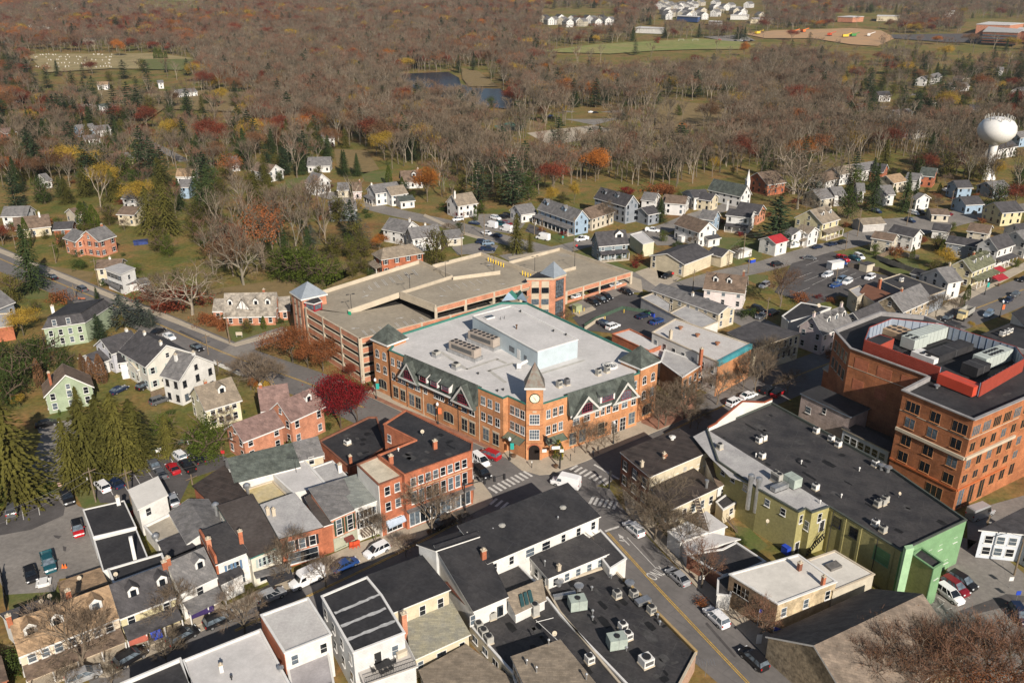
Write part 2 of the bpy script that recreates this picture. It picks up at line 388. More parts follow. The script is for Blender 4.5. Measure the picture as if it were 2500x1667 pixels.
def house(name, label, r, Wd, e, rz, wall, roof, dorm=(), chim=(), porch=None, hip=0, sh=None, lm=None, wn=True, cat='house', off=0, fm=None, dr=None, over=.45, back=None, lone=False, trim=None, group=None, nwin=None):
 """gabled or hipped house from the picture points of its ridge ends; slope + looks to the camera"""
 rr = r.split(); A, B = [Vector(p) for p in (Q(r, rz) if isinstance(r, str) else r)]
 mid = (A + B) / 2; g = T(mid.y)
 u = (B - A).normalized(); n = Vector((u.y, -u.x))
 if n.dot(-mid) < 0: n = -n
 A = A + u * over; B = B - u * over
 if hip: A = A - u * hip; B = B + u * hip
 if isinstance(Wd, str): Wd = max(7.0, 2 * (abs((Vector(Q(Wd, e)[0]) - A).dot(n)) - over))
 L = max(2.5, (B - A).length); mid = (A + B) / 2 + n * off
 if label is None: label = '~%s house with %s roof' % (WN.get(wall.name, 'pale'), WN.get(roof.name, 'grey'))
 t = thing(name, label, cat, (mid.x, mid.y, g), lm=lm, group=group)
 sg = 1 if (n.x * u.y - n.y * u.x) > 0 else -1
 hw = Wd / 2
 def P(a, b, z): v = mid + u * a + n * b; return (v.x, v.y, z + g)
 hl = L / 2; rz0 = rz; b = MB(); rel = rz
 C = [P(-hl, hw, 0), P(hl, hw, 0), P(hl, -hw, 0), P(-hl, -hw, 0)]
 b = MB()
 if not hip:
  ends = [[P(s * hl, hw, 0), P(s * hl, -hw, 0), P(s * hl, -hw, e), P(s * hl, 0, rel - .1), P(s * hl, hw, e)] for s in (-1, 1)]
  for q in ends: b.face(q)
 else:
  for s in (-1, 1): b.face([P(s * hl, hw, 0), P(s * hl, -hw, 0), P(s * hl, -hw, e), P(s * hl, hw, e)])
 for s in (-1, 1): b.face([P(-hl, s * hw, 0), P(hl, s * hw, 0), P(hl, s * hw, e), P(-hl, s * hw, e)])
 b.o('wall', wall, t)
 k = (rel - e) / hw; ho = hw + over; ze = e - over * k
 b = MB(); f = MB(); tk = .16
 if not hip:
  lo = hl + over
  for s in (-1, 1):
   top = [P(-lo, 0, rel + tk), P(lo, 0, rel + tk), P(lo, s * ho, ze + tk), P(-lo, s * ho, ze + tk)]
   bot = [P(-lo, 0, rel), P(lo, 0, rel), P(lo, s * ho, ze), P(-lo, s * ho, ze)]
   b.face(top); b.face(bot)
   for i, j in ((1, 2), (2, 3), (3, 0)):
    f.face([top[i], top[j], bot[j], bot[i]])
   for sx in (-1, 1):   # rake boards
    f.face([P(sx * (lo + .02), 0, rel + tk), P(sx * (lo + .02), s * ho, ze + tk), P(sx * (lo + .02), s * ho, ze - .14), P(sx * (lo + .02), 0, rel - .14)])
   f.face([P(-lo, s * (ho + .02), ze + tk - .02), P(lo, s * (ho + .02), ze + tk - .02), P(lo, s * (ho + .02), ze - .12), P(-lo, s * (ho + .02), ze - .12)])
 else:
  lo = hl + over; hr = max(.05, hl - hip)
  q = [P(-lo, ho, ze), P(lo, ho, ze), P(lo, -ho, ze), P(-lo, -ho, ze)]; a1, a2 = P(-hr, 0, rel), P(hr, 0, rel)
  b.face([q[0], q[1], a2, a1]); b.face([q[1], q[2], a2]); b.face([q[2], q[3], a1, a2]); b.face([q[3], q[0], a1]); b.face(q[::-1])
  for i in range(4):
   x, y = q[i], q[(i + 1) % 4]; f.face([x, y, (y[0], y[1], y[2] - .18), (x[0], x[1], x[2] - .18)])
 b.o('roof', roof, t); f.o('fascia', trim or white, t)
 st = max(1, round(e / 2.9)); sills = [.9 + i * e / st for i in range(st)]
 far = mid.y > 330 or lone
 walls = [(C[0], C[1], n), (C[2], C[3], -n), (C[1], C[2], u), (C[3], C[0], -u)]
 for wi, (p, q, nn) in enumerate(walls):
  if nn.dot(-mid.normalized()) < -.15: continue
  p2, q2 = Vector(p[:2]), Vector(q[:2]); LL = (q2 - p2).length; nw = nwin[wi] if nwin else max(1, int(LL / 3.0))
  uu = (q2 - p2).normalized(); s3 = 1 if Vector((uu.y, -uu.x)).dot(nn) > 0 else -1
  if wn and nw: win(t, p2, q2, nw, [z + g for z in sills], .95, 1.5, 1, 2, m=.9, fm=fm, sh=sh, sgn=s3, lone=far)
  if wi >= 2 and not hip and rel - e > 2.2 and wn: win(t, p2, q2, 1, [g + e + (rel - e) * .12], .8, 1.1, 1, 2, fm=fm, sgn=s3, lone=far)
  if wi == 0 and dr is not None: door(t, p2, q2, dr if isinstance(dr, float) else .5, woodd, sgn=s3, z=g + .1)
 for d in dorm:
  tt, s = d[0], d[1]; dw = d[2] if len(d) > 2 else 1.5; x = -hl + tt * L; bo = hw * .55; zb = e + (hw - bo) * k; dh = 1.45; zt = zb + dh
  bi = hw - (zt + dw * .35 - e) / k; m = MB()
  m.face([P(x - dw / 2, s * bo, zb - .3), P(x + dw / 2, s * bo, zb - .3), P(x + dw / 2, s * bo, zt), P(x, s * bo, zt + dw * .4), P(x - dw / 2, s * bo, zt)])
  for sx in (-1, 1): m.face([P(x + sx * dw / 2, s * bo, zb - .3), P(x + sx * dw / 2, s * bo, zt), P(x + sx * dw / 2, s * max(0, hw - (zt - e) / k), zt)])
  do = m.o('dormer', wall if wall in (greyw, bluew) else white, t)
  m = MB()
  for sx in (-1, 1):
   bk = max(0, hw - (zt + dw * .4 - e) / k); bk2 = max(0, hw - (zt - .1 - e) / k)
   a_ = [P(x, s * (bo + .2), zt + dw * .4 + .08), P(x + sx * (dw / 2 + .2), s * (bo + .2), zt - .08), P(x + sx * (dw / 2 + .2), s * bk2, zt - .08), P(x, s * bk, zt + dw * .4 + .08)]
   m.face(a_); m.face([(q[0], q[1], q[2] - .1) for q in a_])
  m.o('dormer_roof', roof, do)
  p, q = Vector(P(x - dw / 2, s * (bo + .01), 0)[:2]), Vector(P(x + dw / 2, s * (bo + .01), 0)[:2]); uu = (q - p).normalized(); nn = n * s
  win(do, p, q, 1, [g + zb + .1], dw * .55, 1.1, 1, 2, m=.05, sgn=1 if Vector((uu.y, -uu.x)).dot(nn) > 0 else -1, lone=True)
 for c in chim:
  tt, o_, hh = c[:3]; q = P(-hl + tt * L, o_, 0); zz = rel - abs(o_) * k
  chimney(t, q[0], q[1], g + zz - .5, g + max(rel, zz) + hh, c[3] if len(c) > 3 else brickr, rot=math.atan2(u.y, u.x))
 if porch:
  side, dp, zp = porch[:3]; rf = porch[3] if len(porch) > 3 else roof
  if side == 'f': a0, a1, d_ = P(-hl, hw, 0), P(hl, hw, 0), n
  elif side == 'a': a0, a1, d_ = P(-hl, hw, 0), P(-hl, -hw, 0), -u
  else: a0, a1, d_ = P(hl, hw, 0), P(hl, -hw, 0), u
  if len(porch) > 4: f0, f1 = porch[4]; a0, a1 = [tuple(Vector(a0).lerp(Vector(a1), f)) for f in (f0, f1)]
  d3 = Vector((d_.x, d_.y, 0)); a0, a1 = Vector(a0), Vector(a1)
  b0, b1 = a0 + d3 * dp, a1 + d3 * dp; zv = Vector((0, 0, 1)); m = MB()
  tp = [a0 + zv * (zp + .7), a1 + zv * (zp + .7), b1 + zv * zp + d3 * .25, b0 + zv * zp + d3 * .25]
  m.face(tp); m.face([q - zv * .16 for q in tp][::-1])
  for i in range(4): m.face([tp[i], tp[(i + 1) % 4], tp[(i + 1) % 4] - zv * .16, tp[i] - zv * .16])
  po = m.o('porch_roof', rf, t); m = MB(); m.prism([tuple(q[:2]) for q in (a0, a1, b1, b0)], g, g + .35); m.o('porch_floor', conc, t)
  npst = max(2, int((b1 - b0).length / 2.6) + 1)
  for i in range(npst):
   q = b0.lerp(b1, (i + .02) / (npst - 1 + .04)) - d3 * .12; MB().box(q, (.16, .16, zp - .45), 0, g + .35).o('post', white, t)
 return t
# ---------------------------------------------------------------- trees
def rv(): return Vector((R.gauss(0, 1), R.gauss(0, 1), R.gauss(0, 1))).normalized()
def ribbon(b, p, q, w):
 d = (q - p).normalized(); s = d.cross(rv())
 if s.length < .05: s = d.orthogonal()
 s = s.normalized() * w
 b.face([p - s, p + s, q])
def skeleton(shape, depth, nb, tw, twn, tlen, trunk_r=.016):
 """unit-height bare tree: (limb mesh builder, twig mesh builder, twig tips)"""
 tb, cb, tips = MB(), MB(), []
 def grow(p, d, ln, r, k):
  q = p + d * ln; m = p.lerp(q, .5) + rv() * ln * .05
  n = 5 if k >= depth - 1 else 4 if k > 1 else 3
  tb.tube(p, m, r, r * .85, n, False); tb.tube(m, q, r * .85, r * .68, n, False)
  if k == 0:
   tips.append(q)
   for _ in range(twn):
    f = R.uniform(.1, 1); o = p.lerp(q, f); dd = (d * .9 + rv() * .75 + Vector((0, 0, .25))).normalized()
    e = o + dd * tlen * R.uniform(.5, 1.2); ribbon(cb, o, e, tw)
    for _ in range(2):
     o2 = o.lerp(e, R.uniform(.25, .75)); ribbon(cb, o2, o2 + (dd + rv() * .7).normalized() * tlen * .5, tw * .8)
   return
  c = nb[depth - k] if depth - k < len(nb) else nb[-1]
  az = R.uniform(0, 6.28)
  for i in range(c):
   a = az + 6.283 * i / c + R.uniform(-.4, .4); sp = R.uniform(*shape['spread'])
   ort = d.orthogonal().normalized(); o2 = d.cross(ort); side = ort * math.cos(a) + o2 * math.sin(a)
   dd = (d * math.cos(sp) + side * math.sin(sp) + Vector((0, 0, shape['up']))).normalized()
   st = q if i < 2 else p.lerp(q, R.uniform(.45, .95))
   grow(st, dd, ln * R.uniform(*shape['fall']), r * .62, k - 1)
 t0 = shape['trunk']
 grow(Vector((0, 0, 0)), Vector((R.uniform(-.04, .04), R.uniform(-.04, .04), 1)).normalized(), t0, trunk_r, depth)
 mz = max([v[2] for v in cb.v] + [v[2] for v in tb.v]); s = 1 / mz
 for b in (tb, cb): b.v = [(x * s, y * s, z * s) for x, y, z in b.v]
 return tb, cb, [t * s for t in tips]
STREET = dict(spread=(.35, .75), up=.10, fall=(.66, .88), trunk=.26)
TALL = dict(spread=(.22, .55), up=.18, fall=(.62, .82), trunk=.36)
BROAD = dict(spread=(.45, .95), up=.04, fall=(.7, .9), trunk=.2)
def leaves(tips, n, spread, size, squash=.8, flat=0):
 b = MB()
 for t in tips:
  rs = spread * R.uniform(.6, 1.3)
  for _ in range(n):
   o = t + Vector((R.gauss(0, 1), R.gauss(0, 1), R.gauss(0, squash))) * rs * .5
   a = rv(); a = Vector((a.x, a.y, a.z * (1 - flat))).normalized(); c = a.cross(rv()).normalized(); s = size * R.uniform(.6, 1.4)
   b.face([o - a * s, o + c * s * .7, o + a * s, o - c * s * .7])
 return b
PRO = {}
def put(kind, tb, cb, tm, cm):
 a = tb.mesh('trunk'); a.materials.append(tm); c = cb.mesh('crown')
 for x in (cm if isinstance(cm, list) else [cm]): c.materials.append(x)
 PRO.setdefault(kind, []).append((a, c))
def recolour(src, kind, tm, cm):
 for a, c in PRO[src]:
  a2, c2 = a.copy(), c.copy(); a2.materials[0] = tm; c2.materials[0] = cm; PRO.setdefault(kind, []).append((a2, c2))
for i in range(4):
 tb, cb, tips = skeleton(STREET, 4, [4, 3, 3, 3], .0017, 11, .12, .014); put('street', tb, cb, bark, twig)
for i in range(3):
 tb, cb, tips = skeleton(BROAD, 4, [4, 3, 3, 2], .0017, 9, .12, .019); put('broad', tb, cb, barkp, twig)
for i in range(5):
 tb, cb, tips = skeleton(TALL, 3, [3, 3, 3], .0030, 6, .11, .013); put('bare', tb, cb, barkp if i % 2 else bark, twig)
recolour('bare', 'bareruddy', bark, twigr)
for i in range(3):
 tb, cb, tips = skeleton(STREET, 3, [4, 4, 3], .0018, 12, .12, .013)
 lv = leaves(tips, 34, .12, .012); put('rust', tb, lv, bark, L_rust)
 lv = leaves(tips, 150, .15, .0105); put('full', tb, lv, bark, L_orange)
 lv = leaves(tips, 26, .13, .0065)
 base = len(lv.v); lv.v += cb.v; lv.f += [[x + base for x in f] for f in cb.f]; lv.mi += [1] * len(cb.f)
 put('thin', tb, lv, bark, [L_brown, twigr])
recolour('full', 'maroon', bark, L_maroon); recolour('full', 'brown', bark, L_brown)
recolour('full', 'rustfull', bark, L_rust); recolour('full', 'crimson', barkd, L_red); recolour('full', 'yellow', bark, L_yell); recolour('full', 'leafy', bark, L_yew)
def conifer(n_lv, br, droop, taper, gap, dens, size, r0=.2):
 tb, cb = MB(), MB(); tb.tube((0, 0, 0), (0, 0, .97), .014, .002, 5, False)
 for i in range(n_lv):
  f = i / (n_lv - 1); z = .10 + .88 * f + R.uniform(-.01, .01); rr = r0 * (1 - f) ** taper + .012
  if R.random() < gap: rr *= .6
  m = max(4, int(br * (1 - f * .6)))
  for j in range(m):
   a = 6.283 * (j + R.random() * .8) / m; ln = rr * R.uniform(.75, 1.15); dx, dy = math.cos(a), math.sin(a)
   for s in range(dens):
    t = (s + R.random()) / dens; t = t ** .7
    o = Vector((dx * ln * t, dy * ln * t, z - droop * ln * t + R.gauss(0, .006)))
    w = size * R.uniform(.7, 1.3) * (1.15 - .5 * t); d = Vector((dx, dy, -droop * .8 + R.uniform(-.3, .3))); sd = Vector((-dy, dx, R.uniform(-.5, .5)))
    b = R.uniform(-1, 1) * w * .5; o = o + sd * b
    cb.face([o - d * w, o + sd * w * .55, o + d * w * 1.1, o - sd * w * .55])
 return tb, cb
for i in range(3):
 tb, cb = conifer(34, 16, .42, .8, .1, 9, .021, .29); put('spruce', tb, cb, barkd, L_green)
 tb, cb = conifer(18, 12, -.05, .55, .35, 15, .027, .33); put('pine', tb, cb, bark, L_pine)
for i in range(3):
 tb, cb = conifer(32, 17, .55, .5, .25, 10, .021, .30); put('hem', tb, cb, barkd, L_olive)
for i in range(2):
 tb, cb = conifer(20, 12, .15, .5, .3, 7, .028, .36); put('cedar', tb, cb, bark, L_blue)
 tb, cb = MB(), MB(); tb.tube((0, 0, 0), (0, 0, .5), .02, .01, 5, False)
 for _ in range(1500):
  z = R.random() ** .9; a = R.uniform(0, 6.283); rr = .15 * math.sin(math.pi * min(.98, .30 + .68 * z)) ** .8 * (1 + .12 * math.sin(a * 3 + z * 9)) * R.uniform(.75, 1.05)
  o = Vector((rr * math.cos(a), rr * math.sin(a), z * .97)); d = Vector((math.cos(a) * .35, math.sin(a) * .35, 1)).normalized(); s = d.cross(rv()).normalized(); w = .022 * R.uniform(.6, 1.3)
  cb.face([o - d * w, o + s * w * .5, o + d * w * 1.3, o - s * w * .5])
 put('arb', tb, cb, barkd, L_arb)
 tb, cb, tips = skeleton(BROAD, 3, [4, 3, 3], .002, 1, .05, .02)
 pts = [Vector((R.gauss(0, .15), R.gauss(0, .15), R.uniform(.12, .92))) for _ in range(70)]
 pts = [p for p in pts if math.hypot(p.x, p.y) < .36 * math.sin(math.pi * min(.95, .2 + p.z * .8)) + .05]
 put('dense', tb, leaves(pts, 46, .15, .016), barkd, L_yew)
 pts = [Vector((R.gauss(0, .3), R.gauss(0, .3), R.uniform(.1, .9))) for _ in range(40)]
 tb = MB(); tb.tube((0, 0, 0), (0, 0, .6), .03, .01, 5, False)
 put('shrub', tb, leaves(pts, 30, .28, .04), barkd, L_yew)
PRO['olivespruce'] = PRO['hem']; recolour('pine', 'olivepine', barkd, L_olive); recolour('shrub', 'redshrub', barkd, L_maroon); recolour('shrub', 'crimsonshrub', barkd, L_red)
recolour('shrub', 'rustshrub', barkd, L_rust); recolour('shrub', 'yellowshrub', barkd, L_yell); recolour('arb', 'brownarb', barkd, L_brown); recolour('dense', 'olivedense', barkd, L_olive); recolour('dense', 'brightdense', barkd, L_arb)
KL = {'rustfull': ('leafy_tree', 'rust-leaved tree'), 'street': ('bare_tree', 'bare grey street tree'), 'broad': ('bare_tree', 'big bare pale-limbed tree'), 'bare': ('bare_tree', 'tall bare grey tree'),
      'bareruddy': ('bare_tree', 'tall bare tree with ruddy brown twigs'), 'rust': ('leafy_tree', 'rust-leaved tree'), 'full': ('leafy_tree', 'orange-leaved tree'), 'thin': ('leafy_tree', 'thin russet tree'),
      'maroon': ('oak_tree', 'oak in dark red-brown leaf'), 'brown': ('leafy_tree', 'tree with dull brown leaves'), 'crimson': ('maple_tree', 'crimson-leaved maple'), 'yellow': ('leafy_tree', 'golden-leaved tree'), 'leafy': ('leafy_tree', 'tree still in green leaf'),
      'spruce': ('spruce_tree', 'dark green conical spruce'), 'pine': ('pine_tree', 'tall layered pine'), 'cedar': ('cedar_tree', 'wide blue-grey cedar'), 'arb': ('arborvitae', 'columnar arborvitae'), 'brownarb': ('arborvitae', 'bronze columnar arborvitae'),
      'dense': ('evergreen_tree', 'dense dark evergreen'), 'olivedense': ('evergreen_tree', 'rounded olive-green evergreen'), 'brightdense': ('evergreen_tree', 'rounded bright green evergreen'), 'shrub': ('shrub', 'low green shrub'), 'redshrub': ('shrub', 'low dark red shrub'), 'crimsonshrub': ('shrub', 'low crimson shrub'), 'rustshrub': ('shrub', 'low rust-coloured shrub'), 'yellowshrub': ('shrub', 'low yellow shrub'),
      'olivespruce': ('spruce_tree', 'large yellow-green spruce'), 'olivepine': ('pine_tree', 'tall yellow-green conifer')}
NT = [0]
def plant(kind, x, y, H, wf=1.0, label=None, group=None, single=False):
 nm, ds = KL[kind]; NT[0] += 1; z = T(y)
 o = thing(nm, label or '~' + ds, 'shrub' if 'shrub' in kind else 'tree', (x, y, z), group)
 a, c = PRO[kind][NT[0] % len(PRO[kind])]; rz = R.uniform(0, 6.28)
 for me, nme in ((a, 'trunk'), (c, 'crown')):
  inst(me, nme, o, (x, y, z), rz, (H * wf, H * wf, H))
 return o
def trees(kind, s, wf=1.0, Hmin=0):
 """s: 'tile x,y_base,y_top' triples read off the photograph's ground and crown"""
 t = 'W'
 for w in s.split():
  if w[0].isalpha(): t = w[0]; w = w[1:]
  v = [float(q) for q in w.split(',')]; x, y = G(t, v[0], v[1]); k = wf * (v[3] if len(v) > 3 else 1)
  H = max(Hmin, min(34, HT(t, v[0], v[2], x, y) - T(y))); plant(kind, x, y, max(1.0, H), k)
# ---------------------------------------------------------------- vehicles (built along +x, nose at +x)
PAINT = {}
def paint(c):
 if c not in PAINT:
  v = {'white': (.74, .74, .75), 'black': (.012, .012, .014), 'silver': (.42, .43, .45), 'grey': (.13, .135, .145), 'red': (.36, .012, .018), 'dkred': (.17, .010, .018), 'blue': (.018, .055, .19), 'navy': (.012, .022, .055),
             'ltblue': (.20, .28, .38), 'teal': (.012, .07, .09), 'green': (.04, .07, .04), 'tan': (.35, .3, .22), 'cream': (.6, .5, .28), 'orange': (.55, .16, .04)}[c]
  PAINT[c] = mat('car_paint_' + c, v, .28, .03, 1, spec=.5, metal=.35 if c in ('silver', 'grey', 'ltblue') else 0)
 return PAINT[c]
# stations: (x, height of the body side, half width)   cabin: (x bottom, x top) rear and front, roof height
VT = {'sedan': (4.8, 1.84, [(-2.4, .78, .72), (-2.25, .98, .86), (-1.3, 1.02, .91), (.7, .98, .92), (1.6, .88, .90), (2.25, .72, .82), (2.4, .58, .70)], (-1.95, -1.05, 1.35, .35, 1.45)),
      'suv': (4.75, 1.9, [(-2.37, .95, .80), (-2.25, 1.1, .90), (-1.2, 1.12, .94), (.85, 1.08, .95), (1.7, 1.02, .93), (2.25, .85, .86), (2.37, .65, .76)], (-2.25, -1.9, 1.35, .45, 1.72)),
      'minivan': (5.0, 1.95, [(-2.5, .95, .82), (-2.4, 1.1, .94), (-1.2, 1.1, .97), (1.2, 1.05, .97), (1.9, .95, .94), (2.4, .78, .85), (2.5, .6, .74)], (-2.4, -2.1, 1.85, .75, 1.75)),
      'pickup': (5.7, 2.0, [(-2.85, 1.0, .88), (-2.8, 1.08, .95), (-.9, 1.08, .98), (1.0, 1.1, .98), (2.1, 1.06, .96), (2.7, .95, .90), (2.85, .7, .82)], (-.95, -.7, 1.45, .65, 1.85)),
      'van': (5.9, 2.0, [(-2.95, 2.3, .90), (-2.9, 2.5, .98), (-1.0, 2.55, 1.0), (1.2, 2.5, .99), (1.75, 1.25, .97), (2.75, .98, .92), (2.95, .65, .82)], None)}
CM = {}
def carmesh(ty):
 if ty in CM: return CM[ty]
 L, Wd, st, cab = VT[ty]; out = {}
 b = MB(); zb = .28
 rings = []
 for x, zt, hw in st:
  zm = zb + (zt - zb) * .55
  rings.append([(x, -hw * .93, zb), (x, -hw, zm), (x, -hw * .93, zt), (x, -hw * .5, zt + .05), (x, hw * .5, zt + .05), (x, hw * .93, zt), (x, hw, zm), (x, hw * .93, zb)])
 for i in range(len(rings) - 1):
  p, q = rings[i], rings[i + 1]
  for k in range(8):
   j = (k + 1) % 8; b.face([p[k], q[k], q[j], p[j]])
 b.face(rings[0]); b.face(rings[-1][::-1])
 if ty == 'pickup':
  for s in (-1, 1): b.box((-1.9, s * .9), (1.9, .09, .32), 0, 1.08)
  b.box((-2.8, 0), (.1, 1.8, .32), 0, 1.08)
 out['body'] = b
 g = MB(); r = MB(); hb = Wd / 2 * .93; ht = Wd / 2 * .72
 if cab:
  xr0, xr1, xf0, xf1, zr = cab; zc = 1.0 if ty in ('sedan',) else 1.08
  lo = [(xr0, -hb, zc), (xf0, -hb, zc), (xf0, hb, zc), (xr0, hb, zc)]; hi = [(xr1, -ht, zr), (xf1, -ht, zr), (xf1, ht, zr), (xr1, ht, zr)]
  for i in range(4): g.face([lo[i], lo[(i + 1) % 4], hi[(i + 1) % 4], hi[i]])
  r.prism([(xr1 - .05, -ht - .02), (xf1 + .06, -ht - .02), (xf1 + .06, ht + .02), (xr1 - .05, ht + .02)], zr - .02, zr + .05)
  for s in (-1, 1):
   for t in (.02, .38, .70, .98):
    if ty == 'pickup' and t == .70: continue
    p = Vector(lo[0 if s < 0 else 3]).lerp(Vector(lo[1 if s < 0 else 2]), t); q = Vector(hi[0 if s < 0 else 3]).lerp(Vector(hi[1 if s < 0 else 2]), t); r.tube(p, q, .05, .05, 4)
 else:
  g.face([(1.42, -.84, 2.05), (1.42, .84, 2.05), (1.78, .88, 1.32), (1.78, -.88, 1.32)])
  for s in (-1, 1): g.face([(.55, s * 1.005, 1.35), (1.55, s * 1.0, 1.3), (1.28, s * 1.0, 1.95), (.55, s * 1.008, 1.98)])
  g.v = [(x + .04, y, z + .02) if abs(y) < .95 else (x, y, z) for x, y, z in g.v]
  r.box((-.8, 0), (3.8, 1.7, .06), 0, 2.56)
 out['window'] = g; out['roof'] = r
 x0 = L * .30
 w = MB(); w.tube((0, -.13, 0), (0, .13, 0), .34, .34, 14); out['wheel'] = w
 h = MB(); h.tube((0, -.14, 0), (0, .14, 0), .2, .2, 10); out['rim'] = h
 e = MB(); e.box((0, 0), (.12, .34, .16), 0, -.08); out['headlight'] = e
 e = MB(); e.box((0, 0), (.10, .22, .30 if ty != 'sedan' else .18), 0, -.1); out['taillight'] = e
 e = MB(); e.box((0, 0), (.16, .2, .14), 0, -.07); out['mirror'] = e
 CM[ty] = ({k: v.mesh(k) for k, v in out.items()}, L, Wd, st, x0); return CM[ty]
CP = {}
NCAR = [0]
def car(ty, col, x, y, rz, label, z=0, group=None):
 ms, L, Wd, st, x0 = carmesh(ty); far = y > 300
 nm = {'sedan': 'parked_car', 'suv': 'sport_utility_car', 'van': 'delivery_van', 'minivan': 'minivan', 'pickup': 'pickup_truck'}[ty]
 z += T(y) + (.02 if T(y) < .5 else 1.1); o = thing(nm, label, {'pickup': 'pickup', 'van': 'van', 'minivan': 'minivan'}.get(ty, 'car'), (x, y, z), group)
 o.rotation_euler = (0, 0, rz)
 def part(k, m, loc=(0, 0, 0), par=None):
  key = (ty, k, m.name)
  if key not in CP: me = ms[k].copy(); me.materials.append(m); CP[key] = me
  q = bpy.data.objects.new(k, CP[key]); COL.objects.link(q); q.parent = par or o; q.location = loc; return q
 part('body', paint(col)); part('window', glass); part('roof', paint('black' if (col in ('red',) and ty == 'suv') else col))
 for sx in (-1, 1):
  for sy in (-1, 1):
   w = part('wheel', rubber, (sx * x0, sy * (Wd / 2 - .13), .34))
   if not far: part('rim', metal, (0, 0, 0), w)
 if not far:
  for sy in (-1, 1):
   part('headlight', lampw, (L / 2 - .08, sy * Wd * .36, st[-2][1] - .05)); part('taillight', redglass, (-L / 2 + .03, sy * Wd * .40, st[0][1] - (.12 if ty != 'van' else 1.1)))
   part('mirror', paint(col), (L * .14, sy * (Wd / 2 + .08), 1.08))
 return o
def cars(s, z=0):
 """lines of: type colour tile x,y x2,y2  (tail and nose on the ground)"""
 for ln in s.strip().splitlines():
  w = ln.split(); pts = Q(w[2] + ' ' + w[3], z); (x0, y0), (x1, y1) = pts
  car(w[0], w[1], (x0 + x1) / 2, (y0 + y1) / 2, math.atan2(y1 - y0, x1 - x0), ' '.join(w[4:]) or '~%s %s' % ({'navy': 'dark blue', 'dkred': 'dark red', 'ltblue': 'light blue', 'tan': 'tan'}.get(w[1], w[1]), {'sedan': 'saloon car', 'suv': 'sport utility car', 'pickup': 'pickup truck'}.get(w[0], w[0])), z)
# ---------------------------------------------------------------- ground, roads, pavements, water
def ground_mat():
 m = bpy.data.materials.new('meadow_and_leaf_litter'); m.use_nodes = True; n, l = m.node_tree.nodes, m.node_tree.links; b = n['Principled BSDF']; b.inputs['Roughness'].default_value = 1; b.inputs['Specular IOR Level'].default_value = .1
 tc = n.new('ShaderNodeTexCoord')
 def nz(s, d=5):
  q = n.new('ShaderNodeTexNoise'); q.inputs['Scale'].default_value = s; q.inputs['Detail'].default_value = d; q.inputs['Roughness'].default_value = .7; l.new(tc.outputs['Object'], q.inputs[0]); return q.outputs['Fac']
 def rp(f, st):
  q = n.new('ShaderNodeValToRGB'); e = q.color_ramp.elements
  for i, (p, c) in enumerate(st):
   x = e[i] if i < 2 else e.new(p); x.position = p; x.color = (*c, 1)
  l.new(f, q.inputs[0]); return q.outputs[0]
 a = rp(nz(.022), [(.34, (.135, .088, .048)), (.66, (.105, .110, .038)), (.44, (.20, .145, .075)), (.56, (.14, .13, .05))])
 g_ = rp(nz(.13, 4), [(.36, (1.35, 1.05, .8)), (.62, (.72, .95, .62))]); y = n.new('ShaderNodeMixRGB'); y.blend_type = 'MULTIPLY'; y.inputs[0].default_value = .8; l.new(a, y.inputs[1]); l.new(g_, y.inputs[2]); a = y.outputs[0]
 f = rp(nz(.9, 3), [(.3, (.6, .6, .6)), (.75, (1.3, 1.25, 1.2))]); x = n.new('ShaderNodeMixRGB'); x.blend_type = 'MULTIPLY'; x.inputs[0].default_value = 1
 l.new(a, x.inputs[1]); l.new(f, x.inputs[2]); l.new(x.outputs[0], b.inputs['Base Color']); return m
GM = ground_mat()
b = MB(); ys = [-150, 0, 150, 300, 450, 600] + list(range(680, 4200, 80)); xs = list(range(-3200, 3201, 400)); k = len(xs)
b.v = [(x, y, T(y)) for y in ys for x in xs]
for i in range(len(ys) - 1):
 for j in range(k - 1): b.f.append([i * k + j, i * k + j + 1, (i + 1) * k + j + 1, (i + 1) * k + j]); b.mi.append(0)
struct('ground', b, GM)
grass = mat('mown_lawn', (.085, .115, .026), 1, .25, .2, c2=(.135, .125, .045)); dry = mat('dry_autumn_grass', (.22, .155, .07), 1, .2, .3, c2=(.155, .115, .05))
field = mat('playing_field_grass', (.15, .19, .045), 1, .22, .02, c2=(.25, .215, .085)); dirt = mat('bare_clay', (.42, .25, .13), 1, .15, .04, c2=(.33, .22, .13)); sand = mat('court_sand', (.5, .42, .32), 1, .08, .4)
def strip_pts(pts, w):
 L_, R_ = [], []
 for i, p in enumerate(pts):
  a = Vector(pts[max(0, i - 1)]); c = Vector(pts[min(len(pts) - 1, i + 1)]); u = (c - a).normalized(); nv = Vector((-u.y, u.x)); v = Vector(p)
  L_.append(v + nv * w / 2); R_.append(v - nv * w / 2)
 return L_, R_
def strip(name, s, w, m, z=.02, pts=None):
 L_, R_ = strip_pts(pts or Q(s), w); b = MB()
 for i in range(len(L_) - 1): b.face([(*q, z + T(q[1])) for q in (R_[i], R_[i + 1], L_[i + 1], L_[i])])
 return struct(name, b, m)
def walk(s, m=None, h=.13, pts=None):
 p = pts or Q(s); b = MB(); b.prism(p, 0, h, bottom=False); return struct('sidewalk', b, m or conc)
def curve(s, n=6):
 p = [Vector(q) for q in Q(s)]; out = []
 for i in range(len(p) - 1):
  a, b_, c, d = p[max(0, i - 1)], p[i], p[i + 1], p[min(len(p) - 1, i + 2)]
  for k in range(n):
   t = k / n; out.append(.5 * ((2 * b_) + (c - a) * t + (2 * a - 5 * b_ + 4 * c - d) * t * t + (3 * b_ - a - 3 * c + d) * t ** 3))
 return out + [p[-1]]
MAIN = curve('D-350,170 0,345 430,522 720,640 1040,775 1480,965 1991,1150 E290,1322 640,1482 I960,170 1165,285')
